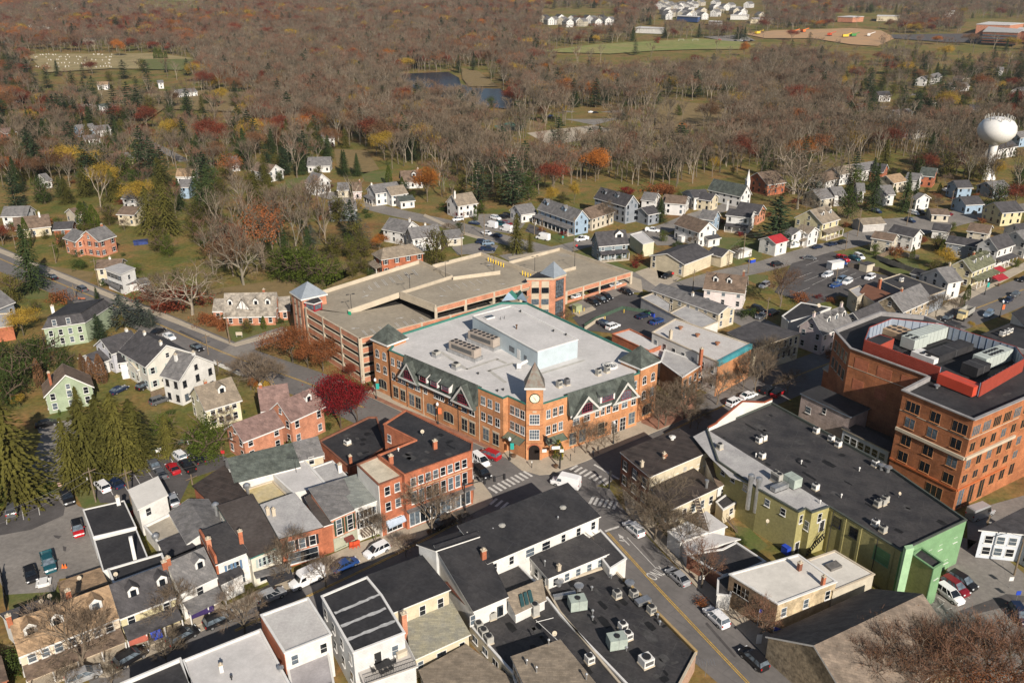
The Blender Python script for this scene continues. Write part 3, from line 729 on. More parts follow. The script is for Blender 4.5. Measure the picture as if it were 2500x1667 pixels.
strip('road', None, 12.5, asphalt, .020, MAIN)
strip('road', None, 14, asphalt, .024, curve('I1165,300 1720,160 F700,1175 2050,665 2352,545 2800,400'))
strip('road', None, 13, asphalt, .028, curve('I1150,320 880,520 560,690 200,870 H2000,1020 1500,1245 1150,1400 600,1640'))
sheet('road', 'I1100,250 1290,215 1800,330 1905,480 2100,700 2352,960 J400,1085 600,1290 925,1600 480,1640 I2300,1400 J0,1150 I1850,900 1700,600 1560,420 1200,460', asphalt, .032)
BACK = curve('E-60,-80 330,25 560,78 800,130 1060,205 1330,275 1650,370 1950,470 2190,560 F250,590 520,700 720,800')
strip('road', None, 10, asphalt2, .036, BACK)
strip('road', None, 9, asphalt2, .040, curve('E1130,345 1480,285 1700,235 B2000,1500 2200,1440 C260,1380 560,1290'))
strip('road', None, 9.5, asphalt2, .044, curve('F60,560 430,450 720,385 1050,285 1310,230 C1700,1440 2050,1370 2500,1300'))
strip('road', None, 8, asphalt2, .040, curve('D1480,960 1560,900 1700,850 1850,800'))
strip('road', None, 6, asphalt2, .02, curve('A860,850 950,910 1050,960 1180,1030'))
strip('road', None, 6, asphalt, .02, curve('A-60,330 30,280 20,200 -40,150'))
strip('road', None, 7, asphalt2, .02, curve('C1400,720 1540,650 1760,570 1900,540'))
strip('path', None, 4, asphalt2, .02, curve('C80,640 240,680 420,715 560,740'))
strip('path', None, 3.5, conc, .02, curve('B960,480 1000,520 1090,550'))
for p_, m_ in (('H-120,560 0,480 220,395 400,330 500,440 540,455 660,860 380,905 350,985 40,1005 -60,800', asphalt2), ('D230,1410 480,1365 540,1390 H520,0 440,110 560,190 440,310 180,330 20,420 60,330 190,200 260,0', asphalt2),
               ('H600,340 940,180 1230,60 1450,130 1440,190 1220,260 1080,560 830,420 640,420', asphaltd), ('F870,375 1130,300 1330,360 1240,400 1560,470 1340,560 1000,640 760,560', asphaltd),
               ('E1560,720 1700,640 1900,560 2050,590 2200,740 2160,930 1820,820 1630,800', asphaltd), ('E1900,560 1560,700 1540,640 1900,500 2010,560', asphalt2), ('E1960,430 2080,390 2260,470 2120,540', conc),
               ('E900,60 1080,60 1260,120 1200,190 1000,160', asphalt2), ('E1285,120 1400,170 1340,195 1260,170', asphaltd), ('E790,270 960,240 1090,260 1060,310 830,320', asphalt2), ('J1700,1180 1960,640 2140,690 2352,870 2352,1600 1880,1600', asphalt2), ('J1990,530 2110,440 2500,330 2500,420 2130,600 1990,720', asphalt2),
               ('E2050,200 2230,190 2250,260 2100,260', asphalt2), ('C1180,1500 1420,1400 1700,1380 2000,1330 2100,1400 1700,1500 1300,1560', asphalt2), ('C1240,230 2352,215 2352,280 1850,275', asphaltd), ('F0,380 130,390 150,440 20,470', conc),
               ('B1380,745 1510,705 1660,725 1880,700 1910,745 1700,800 1560,770', asphalt2), ('B1270,850 1420,830 1700,800 1820,830 1600,900 1420,930', conc), ('C200,780 260,745 380,760 330,800', asphaltd), ('C300,240 560,225 640,265 480,275', asphalt2)):
 sheet('parking_lot', p_, m_, .048)
sheet('parking_lot', 'H-20,492 240,392 360,390 415,445 405,500 200,590 -20,630', asphaltd, .054)
for p_, m_ in (('E870,170 1060,190 1070,240 800,280 790,240', grass), ('E1300,215 1560,170 1660,195 1560,250 1400,235', grass), ('E1580,310 1680,290 1920,400 2080,390 1950,460', grass), ('E1110,300 1290,260 1300,300 1130,345', dry),
               ('F380,200 680,230 680,330 520,390 370,260', grass), ('F1150,300 1390,270 1700,440 1500,440 1300,340', grass), ('F1420,360 1640,330 1700,420 1500,400', grass), ('F600,440 720,450 720,540 590,480', grass), ('H40,1000 340,920 350,985 330,1040 60,1110', grass), ('H490,760 620,720 650,850 540,850', grass),
               ('H430,230 560,200 660,420 530,460 470,330', grass), ('H640,270 930,100 1210,0 1420,0 1430,120 940,160', dry), ('D1450,780 1850,700 1830,790 1480,880', grass), ('D1040,690 1400,640 1480,870', dry), ('D250,1380 420,1300 470,1370', grass), ('D0,530 140,520 330,560 340,600 20,600', grass), ('D230,380 600,430 560,520 330,420', dry),
               ('D1200,560 2352,400 1860,620 1400,600', dry), ('E-100,330 280,420 0,540', dry), ('J490,560 600,580 720,690 640,740 520,650', grass), ('A560,580 1000,590 1050,700 880,820 700,760', dry), ('A930,590 1500,580 1700,640 1500,720 950,700', dry), ('A1820,1150 1960,1120 1980,1220 1830,1200', grass), ('B200,1100 420,1090 380,1170 240,1160', grass), ('B40,950 250,960 330,1080 230,1110 60,1060', dry),
               ('B980,720 1280,740 1400,800 1300,860 1240,800 1000,800', dry), ('B2100,700 2352,700 2352,780 2000,800', dry), ('B850,440 960,460 1090,560 900,560 860,510', dry), ('C60,640 480,700 520,790 0,830 0,700', dry), ('C1380,700 1600,660 1700,700 1500,740', dry), ('C1150,1290 1330,1290 1300,1450 1180,1430', dry), ('C2200,620 2352,640 2352,760 2250,760', grass)):
 sheet('lawn', p_, m_, .010)
sheet('field', 'B1330,335 1700,290 2352,252 C460,262 640,285 560,320 300,320 0,330 B1800,350', field, .05)
sheet('field', 'A160,350 700,350 980,345 1280,385 1160,450 700,445 290,470 220,400', mat('dry_hay', (.30, .235, .12), 1, .15, .06, c2=(.2, .165, .075)), .05); sheet('lawn', 'A880,385 1270,385 1160,455 950,450', grass, .07)
sheet('field', 'A900,-5 1280,0 1250,12 950,8', field, .05); sheet('field', 'B250,0 380,-3 370,18 270,20', field, .05)
sheet('building_site', 'C560,222 760,200 960,195 1250,185 1440,200 1530,248 1420,300 1250,290 1000,250 700,250', dirt, .05)
for p_ in ('C290,682 360,668 420,678 340,695', 'C380,700 450,684 505,694 430,710'): sheet('sand_court', p_, sand, .05)
sheet('tennis_court', 'B1060,805 1170,778 1260,812 1120,845', mat('court_green', (.05, .13, .10), .9, .05), .05)
wm = mat('pond_water', (.010, .016, .026), .25, .1, .05, spec=.2, bump=.05); sheet('pond', 'B450,480 770,466 838,505 850,545 920,570 1100,575 1180,640 1170,705 1010,690 880,650 700,620 520,560', wm, .06)
# pavements
walk('L80,450 500,645 1010,850 1440,1050 1850,1240 2050,1400 N200,1420 350,1462 480,1452 930,1288 1420,1080 1850,900 2352,690 2352,540 1850,620 L2200,1000 1500,800 400,300 170,300')
strip('brick_strip', None, 1.3, redpave, .142, [p for p in Q('L95,432 500,618 1010,822 1440,1020 1820,1195')])
walk('I935,270 985,292 1045,370 1055,400 1020,440 640,622 300,785 H2140,845 1840,985 1440,1165 1150,1300 690,1530 500,1530 1000,1250 1500,1050 2000,800 I160,690 560,560 900,440')
walk('I1905,480 2200,792 2352,958 J600,1292 905,1600 1060,1600 800,1285 480,1055 300,900 0,560 I2000,400 1880,330')
walk('D-200,190 0,280 230,372 740,582 1040,692 1490,886 1830,790 1840,815 1500,905 1020,718 730,608 220,398 0,308 -200,215')
walk('E1490,300 1640,345 2000,480 2010,560 1950,540 1600,360')
walk('F1780,760 1960,625 2352,420 2352,370 1960,560 1700,730', conc)
walk('E1600,715 1712,668 1690,650 1560,690'); walk('E620,60 870,175 1060,235 1060,250 860,190 610,75'); walk('E1150,335 1500,275 1500,290 1160,348')
sheet('plaza_paving', 'N1640,640 2352,420 2352,690 1860,890 1650,800', redpave, .15)
# road paint
def lines(segs, w=.13, m=None, z=.07, name='road_marking'):
 b = MB()
 for p, q in segs:
  p, q = Vector(p), Vector(q); u = (q - p).normalized(); nv = Vector((-u.y, u.x)) * w / 2
  b.face([(*x, z) for x in (p - nv, q - nv, q + nv, p + nv)])
 return struct(name, b, m or linew)
def dbl(pts, a=None):
 for d in (-.16, .16):
  L_, _ = strip_pts(pts, 2 * d); lines([(L_[i], L_[i + 1]) for i in range(len(L_) - 1)], .14, liney)
dbl(MAIN[2:42]); dbl(curve('I1785,608 2091,945 J300,1262 590,1568 760,1745'))
dbl(curve('I830,545 500,715 200,860 H1500,1235')); dbl(curve('I1990,60 F700,1170 2050,660 2352,540'))
def xwalk(p, q, n, L_, w=.55):
 p, q = [Vector(v) for v in Q(p + ' ' + q)]; u = (q - p).normalized(); nv = Vector((-u.y, u.x)) * L_ / 2
 lines([(c - nv, c + nv) for c in (p.lerp(q, (i + .5) / n) for i in range(n))], w, name='crosswalk')
xwalk('I1040,345', 'I1290,228', 9, 2.6); xwalk('I1555,188', 'I1800,300', 8, 2.4); xwalk('I1668,400', 'I1850,440', 6, 2.6); xwalk('I1040,405', 'I1220,470', 5, 2.4)
lines([Q('I985,280 1045,258'), Q('I960,212 1045,178'), Q('I1700,175 1860,270'), Q('I1770,600 1862,570')], .5)
lines([Q('I1910,640 2095,838'), Q('J880,1560 700,1400')], .13)
b = MB(); b.k = 0
a_, c_ = [Vector(p) for p in Q('I1925,690 1865,630')]; u = (c_ - a_).normalized(); nv = Vector((-u.y, u.x))
for pl in ([(0, -.1), (2.4, -.1), (2.4, .1), (0, .1)], [(2.4, -.45), (3.7, 0), (2.4, .45)], [(1.2, .1), (1.9, .9), (2.1, .75), (1.5, .0)]): b.face([(*(a_ + u * x + nv * y), .07) for x, y in pl])
struct('turn_arrow', b, linew)
def text(s, loc, rz, size, m, parent=None, rx=0, ext=.01, sx=1, sy=1, name='lettering', al='CENTER'):
 c = bpy.data.curves.new(name, 'FONT'); c.body = s; c.size = size; c.extrude = ext; c.align_x = al; c.align_y = 'CENTER'; c.materials.append(m)
 tmp = bpy.data.objects.new('t', c); COL.objects.link(tmp); dg = bpy.context.evaluated_depsgraph_get(); me = bpy.data.meshes.new_from_object(tmp.evaluated_get(dg)); bpy.data.objects.remove(tmp)
 o = inst(me, name, parent, loc, rz, (sx, sy, 1)); o.rotation_euler = (rx, 0, rz); return o
p, q = [Vector(v) for v in Q('I2050,905 2155,838')]; mid = (p + q) / 2
o = text('ONLY', (mid.x, mid.y, .07), math.atan2(q.y - p.y, q.x - p.x), 1.35, linew, sx=1.0, sy=2.3, name='road_lettering'); o['kind'] = 'structure'
lines([Q('H38,465 44,558'), Q('H137,437 151,528'), Q('H238,405 254,498'), Q('H672,280 722,370'), Q('H757,250 815,342'), Q('H860,245 900,310'), Q('H925,192 975,262'), Q('H1015,170 1080,262'), Q('H1090,140 1160,240'), Q('H190,322 220,316'), Q('H490,212 545,204'), Q('H490,250 550,240')], .12)
lines([Q('F%d,%d %d,%d' % (a, b_, c, d)) for a, b_, c, d in ((900,470,1000,432),(950,490,1045,452),(1000,512,1095,470),(1180,440,1230,418),(1222,460,1282,436),(1268,478,1330,452),(960,388,1040,356),(910,560,985,530))], .12)
lines([Q('J%d,%d %d,%d' % q) for q in ((1800,1020,1845,1050),(1840,1060,1800,1090),(1980,1010,2005,1030),(2215,1100,2280,1068),(2280,1068,2300,1160),(2300,1160,2225,1130),(2225,1130,2215,1100),(2218,1112,2292,1095),(2222,1128,2298,1140),(1860,1100,1890,1090))], .13)

for p_ in ('J1930,1112 2240,1000 2352,1012 2352,1052 2000,1140', 'J1985,920 2030,915 2040,932 1995,940', 'H340,625 395,630 375,650 350,640', 'H400,695 425,700 420,730 405,725', 'I1500,215 1580,205 1590,225 1510,235', 'I2010,690 2090,780 2075,790 1998,700', 'J330,1180 520,1400 505,1405 318,1190', 'D1150,800 1300,870 1290,880 1140,810', 'F1000,470 1080,455 1090,480 1010,492', 'E1700,700 1780,672 1800,690 1720,722'): sheet('tar_patch', p_, asphaltd, .062)
ZO.update({'R': (0, 1080, 5.2267), 'S': (400, 1080, 5.2267), 'U': (0, 1367, 5.2267), 'V': (850, 620, 3.2219)})
def wall_seg(name, p, q, z0, z1, m, parent=None, th=.25, out=0):
 p, q = Vector(p[:2]), Vector(q[:2]); u = (q - p).normalized(); nv = Vector((u.y, -u.x)); a = p + nv * (out - th / 2); c = q + nv * (out - th / 2); d = q + nv * (out + th / 2); e = p + nv * (out + th / 2)
 return MB().prism([tuple(a), tuple(c), tuple(d), tuple(e)], z0, z1).o(name, m, parent)
def pyramid(parent, sq, z, apex, m, name='spire_roof', eave=.4):
 o = offset(sq, eave); c = cen(sq); b = MB()
 for i in range(len(o)):
  j = (i + 1) % len(o); b.face([(*o[i], z), (*o[j], z), (*c, apex)])
 b.face([(*p, z - .02) for p in o]); r = b.o(name, m, parent); b = MB(); b.prism(offset(sq, eave + .06), z - .42, z - .02); b.o('eave_band', white, parent); return r
def square(p, q, side, depth=None):
 p, q = Vector(p), Vector(q); u = (q - p).normalized(); nv = Vector((-u.y, u.x)) * side; d = (q - p).length if depth is None else depth
 return [tuple(p), tuple(q), tuple(q + nv * d), tuple(p + nv * d)]
# ---------------------------------------------------------------- the brick clock-tower building
ZR = 12.9
pr = Q('E392,925 1120,1232 1150,1218 1262,1268 1380,1265 1990,1072 1945,935 1275,625 1110,622 475,820', ZR)
redf = mat('maroon_sash', (.22, .03, .05), .6, .05); grn = mat('green_trim', (.04, .16, .13), .6, .1)
CB = block('brick_office_building', 'orange-brick three-storey corner building with clock tower and white roof', pr, ZR, bricko, whiteroof, .45, grn, lm='the clock-tower building', wins=())
def along(p, q, t): return Vector(p).lerp(Vector(q), t)
def mans(parent, p, q, t0, t1, gables, dorms, wide, sgn=1):
 u = (Vector(q) - Vector(p)).normalized(); nv = Vector((u.y, -u.x)) * sgn; L = (Vector(q) - Vector(p)).length
 def P3(t, o, z): v = along(p, q, t) + nv * o; return (v.x, v.y, z)
 ZE, ZT = 8.6, 13.5; b = MB()
 a, c, d, e = P3(t0, 1.3, ZE), P3(t1, 1.3, ZE), P3(t1, .05, ZT), P3(t0, .05, ZT)
 b.face([a, c, d, e]); b.face([d, e, P3(t1, -1.2, ZT - .9), P3(t0, -1.2, ZT - .9)])
 for t in (t0, t1): b.face([P3(t, 1.3, ZE), P3(t, .05, ZT), P3(t, -1.2, ZT - .9), P3(t, -.1, ZE)])
 b.face([P3(t0, 1.3, ZE - .05), P3(t1, 1.3, ZE - .05), P3(t1, 0, ZE - .05), P3(t0, 0, ZE - .05)])
 b.o('mansard_roof', shing_gn, parent)
 wall_seg('eave_band', P3(t0, 1.3, 0), P3(t1, 1.3, 0), ZE - .3, ZE + .1, white, parent, .18)
 for tc, gw, za in gables:
  x = gw / 2 / L; b = MB(); h = 1.7
  tri = [P3(tc - x, h, ZE), P3(tc + x, h, ZE), P3(tc, h, za)]; b.face(tri); g = b.o('gable', shing_gn, parent)
  b = MB(); k = (ZT - ZE) / 1.25; ba = 1.3 - (za - ZE) / k; xo = x * 1.12
  for s in (-1, 1):
   f = [P3(tc, h + .35, za + .25), P3(tc + s * xo, h + .35, ZE - .35), P3(tc + s * xo, 1.0, ZE - .35), P3(tc, ba - .3, za + .25)]; b.face(f); b.face([(m[0], m[1], m[2] - .18) for m in f])
  b.o('gable_roof', shing_gn, g); b = MB()
  for s in (-1, 1):
   b.face([P3(tc, h + .37, za + .28), P3(tc + s * xo, h + .37, ZE - .32), P3(tc + s * (xo - .55 / L), h + .37, ZE - .32), P3(tc, h + .37, za - .45)])
  b.face([P3(tc - xo, h + .36, ZE - .32), P3(tc + xo, h + .36, ZE - .32), P3(tc + xo - .2 / L, h + .36, ZE + .15), P3(tc - xo + .2 / L, h + .36, ZE + .15)])
  b.o('rake_board', mat('shade_greyed_trim', (.50, .49, .46), .7, .08), g)  # white boards greyed: their shade is put into the trim colour
  p2, q2 = P3(tc - x, h + .06, 0)[:2], P3(tc + x, h + .06, 0)[:2]
  win(g, p2, q2, 1, [ZE + .35], 2.5, 1.75, 4, 3, fm=redf, sgn=sgn, arch=True, lone=False)
 for tc, dw in dorms:
  x = dw / 2 / L; b = MB(); zb, zt = 9.7, 11.4
  b.face([P3(tc - x, 1.7, zb), P3(tc + x, 1.7, zb), P3(tc + x, 1.7, zt), P3(tc - x, 1.7, zt)])
  for s in (-1, 1): b.face([P3(tc + s * x, 1.7, zb), P3(tc + s * x, 1.7, zt), P3(tc + s * x, .3, zt + .5), P3(tc + s * x, .8, zb)])
  d = b.o('dormer', white, parent); b = MB(); f = [P3(tc - x - .01, 2.0, zt - .02), P3(tc + x + .01, 2.0, zt - .02), P3(tc + x + .01, .2, zt + .85), P3(tc - x - .01, .2, zt + .85)]
  b.face(f); b.face([(m[0], m[1], m[2] - .12) for m in f]); b.o('dormer_roof', shing_gn, d)
  win(d, P3(tc - x, 1.72, 0)[:2], P3(tc + x, 1.72, 0)[:2], 1, [zb + .3], dw * .72, 1.1, wide, 2, fm=redf, sgn=sgn)
sgC = CB['_sg']
A0, A1 = pr[0], pr[1]; B0, B1 = pr[4], pr[5]
mans(CB, A0, A1, .152, .80, [(.232, 6.0, 12.6), (.716, 6.2, 12.7)], [(.37, 2.5), (.47, 2.2), (.57, 2.5)], 3, sgC)
mans(CB, B0, B1, .23, .93, [(.385, 7.0, 12.3), (.80, 7.0, 12.6)], [(.60, 4.0)], 5, sgC)
def wl(p, q, ts, z, w, h, cols=2, rows=2, fm=None, arch=False, par=None):
 for t in ts:
  c = along(p, q, t); u = (Vector(q) - Vector(p)).normalized(); win(par or CB, c - u * 2, c + u * 2, 1, [z], w, h, cols, rows, m=.1, sgn=sgC, fm=fm, arch=arch)
tanf = mat('putty_sash', (.40, .36, .28), .7, .05)
wl(A0, A1, (.03, .09, .13), 9.4, 1.0, 1.7); wl(A0, A1, (.03, .09, .13), 5.7, 1.0, 1.7); wl(A0, A1, (.045, .115), 1.3, 1.6, 2.5, 2, 2, tanf)
wl(A0, A1, (.20, .262, .68, .745), 5.7, 1.5, 1.8); wl(A0, A1, (.335, .43, .455, .49, .56, .61), 5.9, 1.0, 1.6); wl(A0, A1, (.20, .262, .68, .745), 1.1, 1.6, 2.7, 2, 2, tanf)
wl(A0, A1, (.385, .54), 1.4, 3.0, 2.3, 3, 1, tanf, True); wl(A0, A1, (.84, .895, .955), 9.4, 1.1, 1.8); wl(A0, A1, (.84, .895, .955), 5.7, 1.1, 1.8); wl(A0, A1, (.86, .94), 1.2, 1.6, 2.6, 2, 2, tanf)
wl(pr[2], pr[3], (.25, .55, .85), 9.2, 1.0, 1.8); wl(pr[2], pr[3], (.25, .55, .85), 5.6, 1.0, 1.8)
wl(B0, B1, (.045, .11, .17), 9.2, .95, 1.8); wl(B0, B1, (.045, .11, .17), 5.5, .95, 1.8); wl(B0, B1, (.33, .44, .75, .85), 5.6, 1.5, 1.9); wl(B0, B1, (.55, .61, .67), 5.7, .9, 1.7); wl(B0, B1, (.95,), 9.4, 1.2, 1.8); wl(B0, B1, (.95,), 5.6, 1.2, 1.8)
wl(B0, B1, (.30, .40, .60, .94), 1.0, 1.7, 2.7, 2, 2, tanf); wl(B0, B1, (.75, .84), .15, 1.5, 3.0, 2, 3)
for i, tt in enumerate((.152, .311, .626, .806)):
 c = along(A0, A1, tt); MB().tube((c.x, c.y, 0), (c.x, c.y, 8.5), .09, .09, 5).o('downpipe', concl if i in (1, 3) else dark, CB)
for tt in (.86, .94, .20, .262, .68, .745, .045, .115):
 c = along(A0, A1, tt); u = (Vector(A1) - Vector(A0)).normalized(); wall_seg('lintel', c - u, c + u, 3.95, 4.3, concl, CB, .16)
for p, q in ((pr[2], pr[3]), (pr[4], along(B0, B1, .2))):   # glass canopies beside the tower
 a, c = Vector(p), Vector(q); u = (c - a).normalized(); nv = Vector((u.y, -u.x)) * sgC; b = MB(); c = a + u * min(5, (c - a).length)
 b.face([(*a, 4.6), (*c, 4.6), (*(c + nv * 1.8), 3.9), (*(a + nv * 1.8), 3.9)]); k = b.o('canopy', mat('canopy_glass', (.10, .13, .10), .2, .1, 1, spec=.6), CB)
 for s in (0, .5, 1):
  e = a.lerp(c, s); k.name = 'canopy'; MB().tube((*e, 4.6), (*(e + nv * 1.8), 3.9), .06, .06, 4).o('bracket', dark, k)
# corner towers with slate pyramids
for s, side in (('E277,868 382,912', 1), ('E1998,1062 2118,1012', 1)):
 p, q = Q(s, 12.9); sq = square(p, q, side); sq = offset(sq, -.25); MB().prism(sq, 0, 13.2).o('corner_tower', bricko, CB)
 pyramid(CB, sq, 13.6, 17.2, shing_gn)
 for e in (0, 1, 3):
  a, c = sq[e], sq[(e + 1) % 4]
  win(CB, a, c, 2, [9.2, 5.6], 1.15, 1.9, 2, 2, m=.9, sgn=1, arch=True)
  if e != 1: win(CB, a, c, 1, [1.4], 2.9, 2.3, 3, 1, sgn=1, fm=tanf, arch=True)
# clock tower
p, q = Q('E1268,1180 1376,1180', 16.2); p, q = Vector(p), Vector(q); q = Vector((q.x, q.y)); sq = square(p, q, 1, (q - p).length); sq = [tuple(v) for v in sq]
CT = CB; MB().prism(sq, 0, 16.4).o('clock_tower', bricko, CB); pyramid(CB, sq, 16.8, 21.6, copper, 'tower_roof', .35)
b = MB(); b.prism(offset(sq, .06), 3.9, 4.1); b.prism(offset(sq, .06), 8.1, 8.25); b.prism(offset(sq, .06), 11.7, 11.9); b.o('string_course', mat('dark_brick_course', (.30, .12, .06), .9, .1), CB)
for k in range(3):
 a, c = sq[k - 1], sq[k]
 if k == 1: win(CB, a, c, 1, [8.5, 5.0], 1.9, 2.1, 4, 3, fm=white, arch=False)
a, c = Vector(sq[0]), Vector(sq[1]); u = (c - a).normalized(); nv = Vector((u.y, -u.x)); m_ = (a + c) / 2
b = MB(); f = m_ + nv * .1; b.tube((*(m_), 14.3), (*(m_ + nv * .10), 14.3), 1.08, 1.08, 24); cl = b.o('clock_rim', dark, CB)
b = MB(); b.tube((*m_, 14.3), (*(m_ + nv * .14), 14.3), .92, .92, 24); b.o('clock_face', mat('clock_dial', (.72, .72, .52), .6, .03), cl)
b = MB()
def hand(ang, r0, r1, w):
 o = m_ + nv * .17; e = Vector((u.x * math.sin(ang), u.y * math.sin(ang), math.cos(ang))); s = Vector((u.x * math.cos(ang), u.y * math.cos(ang), -math.sin(ang))) * w; o3 = Vector((o.x, o.y, 14.3))
 b.face([o3 + e * r0 - s, o3 + e * r1 - s * .6, o3 + e * r1 + s * .6, o3 + e * r0 + s])
hand(rad(150), -.15, .74, .05); hand(rad(-42), -.15, .62, .06)
for k in range(12): hand(rad(30 * k), .70, .84, .045)
b.o('clock_hand', dark, cl)
b = MB(); w_, hh = 1.15, 2.5; pts = [(-w_, .05), (w_, .05), (w_, hh)] + [(w_ * math.cos(t), hh + w_ * math.sin(t)) for t in (math.pi * i / 8 for i in range(1, 8))] + [(-w_, hh)]
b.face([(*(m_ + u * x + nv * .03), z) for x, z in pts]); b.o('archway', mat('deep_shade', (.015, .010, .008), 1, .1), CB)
b = MB()
for i in range(8):
 t0, t1 = math.pi * i / 8, math.pi * (i + 1) / 8; b.face([(*(m_ + u * (r * math.cos(t)) + nv * .05), hh + r * math.sin(t)) for r, t in ((w_, t0), (w_ + .3, t0), (w_ + .3, t1), (w_, t1))])
b.o('arch_ring', brickr, CB); wall_seg('name_tablet', m_ - u * .4, m_ + u * .4, 11.1, 11.45, concl, CB, .12)
# back gablets, penthouse, roof plant
for s in ('E1110,615 1155,558 1200,605', 'E1205,598 1235,560 1278,622'):
 a, t_, c = Q(s, ZR); zt = ZR + 2.3; b = MB(); m2 = (Vector(a) + Vector(c)) / 2; d = Vector((-.5, -1)).normalized() * 2.0 if 'E1110' in s else Vector((.3, -1)).normalized() * 2.0
 b.face([(*a, ZR), (*c, ZR), (*m2, zt)]); o = b.o('gablet', bluew, CB); b = MB()
 for e in (a, c): b.face([(*e, ZR), (*m2, zt), (*(m2 - d), zt), (*(Vector(e) - d), ZR)])
 b.o('gablet_roof', grn, o)
a, b_, c = Q('K405,198 1030,540 1415,425', 16.9); d = tuple(Vector(a) + Vector(c) - Vector(b_)); pent = [a, b_, c, d]
PH = block('penthouse', None, pent, 16.9, mat('pale_blue_siding', (.42, .49, .53), .6, .05, .5, kind='siding'), whiteroof, .12, white, z0=12.4, t=CB)
for tt, w_, h_, m2 in ((.30, 1.8, 1.3, glassb), (.63, 2.0, 1.3, glassb), (.73, 1.2, 2.2, white), (.83, 1.0, 1.0, glassb)):
 cpt = along(a, b_, tt); u = (Vector(b_) - Vector(a)).normalized(); wall_seg('roof_door' if m2 is white else 'louvre', cpt - u * w_ / 2, cpt + u * w_ / 2, 12.6 + (.0 if m2 is white else .7), 12.6 + h_ + (.0 if m2 is white else .7), m2, CB, .12)
pad = mat('walkway_pad', (.40, .385, .355), .9, .1, .8)
for s in ('K105,545 350,712', 'K350,712 650,608', 'K545,728 800,650', 'K565,722 725,840', 'K640,615 730,655', 'K1060,752 1480,622'):
 p_, q_ = [Vector(v) for v in Q(s, 12.46)]; wall_seg('walkway_pad', p_, q_, 12.44, 12.47, pad, CB, .8)
# ---------------------------------------------------------------- rooftop equipment
def on(s, z): return Q(s, z)[0]
def rz_of(p, q): return math.atan2(q[1] - p[1], q[0] - p[0])
STR = rz_of(A0, A1); CRS = rz_of(B0, B1)
RU = 'rooftop plant'
def fan_tops(b, x, y, z, rot, nx, ny, dx, dy, r):
 ca, sa = math.cos(rot), math.sin(rot)
 for i in range(nx):
  for j in range(ny):
   ox, oy = (i - (nx - 1) / 2) * dx, (j - (ny - 1) / 2) * dy; c = (x + ox * ca - oy * sa, y + ox * sa + oy * ca); b.tube((*c, z), (*c, z + .12), r, r, 10)
def unit(s, z, size, rot, m, label, nx=1, ny=1, r=None, leg=.25, name='air_conditioner'):
 x, y = on(s, z) if isinstance(s, str) else s; t = thing(name, label or '~rooftop air-conditioning unit', 'air conditioner', (x, y, z))
 MB().box((x, y), size, rot, z + leg).o('casing', m, t); b = MB(); r = r or min(size[0] / nx, size[1] / ny) * .4
 fan_tops(b, x, y, z + leg + size[2], rot, nx, ny, size[0] / nx, size[1] / ny, r); b.o('fan', dark, t); MB().box((x, y), (size[0] * 1.1, size[1] * 1.1, leg - .04), rot, z + .02).o('base', concl if leg < .4 else metal, t)
 b = MB(); b.box((x, y), (size[0] * .8, size[1] + .04, size[2] * .5), rot, z + leg + size[2] * .25); b.o('grille', mat('coil_grille', (.10, .10, .10), .6, .2, 6), t)
 return t
zr = 12.45
unit('K335,580', zr, (8.2, 2.3, 1.9), STR, mat('chiller_casing', (.34, .29, .25), .6, .08), 'long beige chiller with two rows of fans, nearer the street', 6, 2, .42, .9, 'chiller')
unit('K515,480', zr, (8.2, 2.3, 1.9), STR, MATS['chiller_casing'], 'long beige chiller with two rows of fans, beside the penthouse', 6, 2, .42, .9, 'chiller')
for s, l in (('K60,590', 'small square exhaust fan on legs near the corner tower'), ('K250,705', 'small square exhaust fan on legs before the chillers')): unit(s, zr, (1.4, 1.4, .7), STR, acgrey, l, leg=.7)
for s, l in (('K1235,880', 'light grey condenser nearer the clock tower'), ('K1310,860', 'dark grey condenser on the white roof'), ('N1100,185', 'dark grey condenser near the round skylight'), ('N1210,150', 'grey condenser right beside the round skylight')): unit(s, zr, (1.0, 1.0, 1.2), CRS, acgrey if 'light' in l else mat('dark_ac', (.16, .16, .17), .6, .1), l)
def blower(s, z, rot, l):
 x, y = on(s, z); t = thing('air_blower', l, 'air blower', (x, y, z)); MB().box((x, y), (1.0, .9, 1.1), rot, z + .3).o('housing', white, t)
 MB().tube((x, y, z + .9), (x + 2.2 * math.cos(rot + .5), y + 2.2 * math.sin(rot + .5), z + 1.3), .38, .38, 8).o('duct', white, t); MB().box((x, y), (1.3, 1.1, .28), rot, z + .01).o('base', metal, t)
blower('K370,420', zr, CRS - .5, 'white air blower with a duct behind the chillers'); blower('K850,705', zr, CRS - .5, 'white air blower with a duct near the clock tower')
x, y = on('N1250,75', zr); t = thing('round_skylight', 'round glazed skylight with white ribs on the roof', 'skylight', (x, y, zr)); MB().lathe((x, y), [(1.6, zr), (1.6, zr + .35), (1.5, zr + .4), (0, zr + .9)], 12).o('dome', mat('skylight_glass', (.08, .09, .1), .15, .1, spec=.6), t)
b = MB()
for k in range(12): b.tube((x + 1.55 * math.cos(k * .5236), y + 1.55 * math.sin(k * .5236), zr + .42), (x, y, zr + .95), .05, .05, 4)
b.lathe((x, y), [(1.75, zr), (1.75, zr + .4), (1.5, zr + .43)], 12); b.o('rib', white, t)
def vent(s, z, h=.8, r=.12, m=None, l=None, cap=True, name='vent_pipe'):
 x, y = on(s, z) if isinstance(s, str) else s; t = thing(name, l or '~small roof vent', 'vent', (x, y, z)); MB().tube((x, y, z), (x, y, z + h), r, r, 8).o('pipe', m or metal, t)
 if cap: MB().lathe((x, y), [(r * 2, z + h - .05), (r * 2, z + h + .1), (0, z + h + .3)], 8).o('cap', m or metal, t)
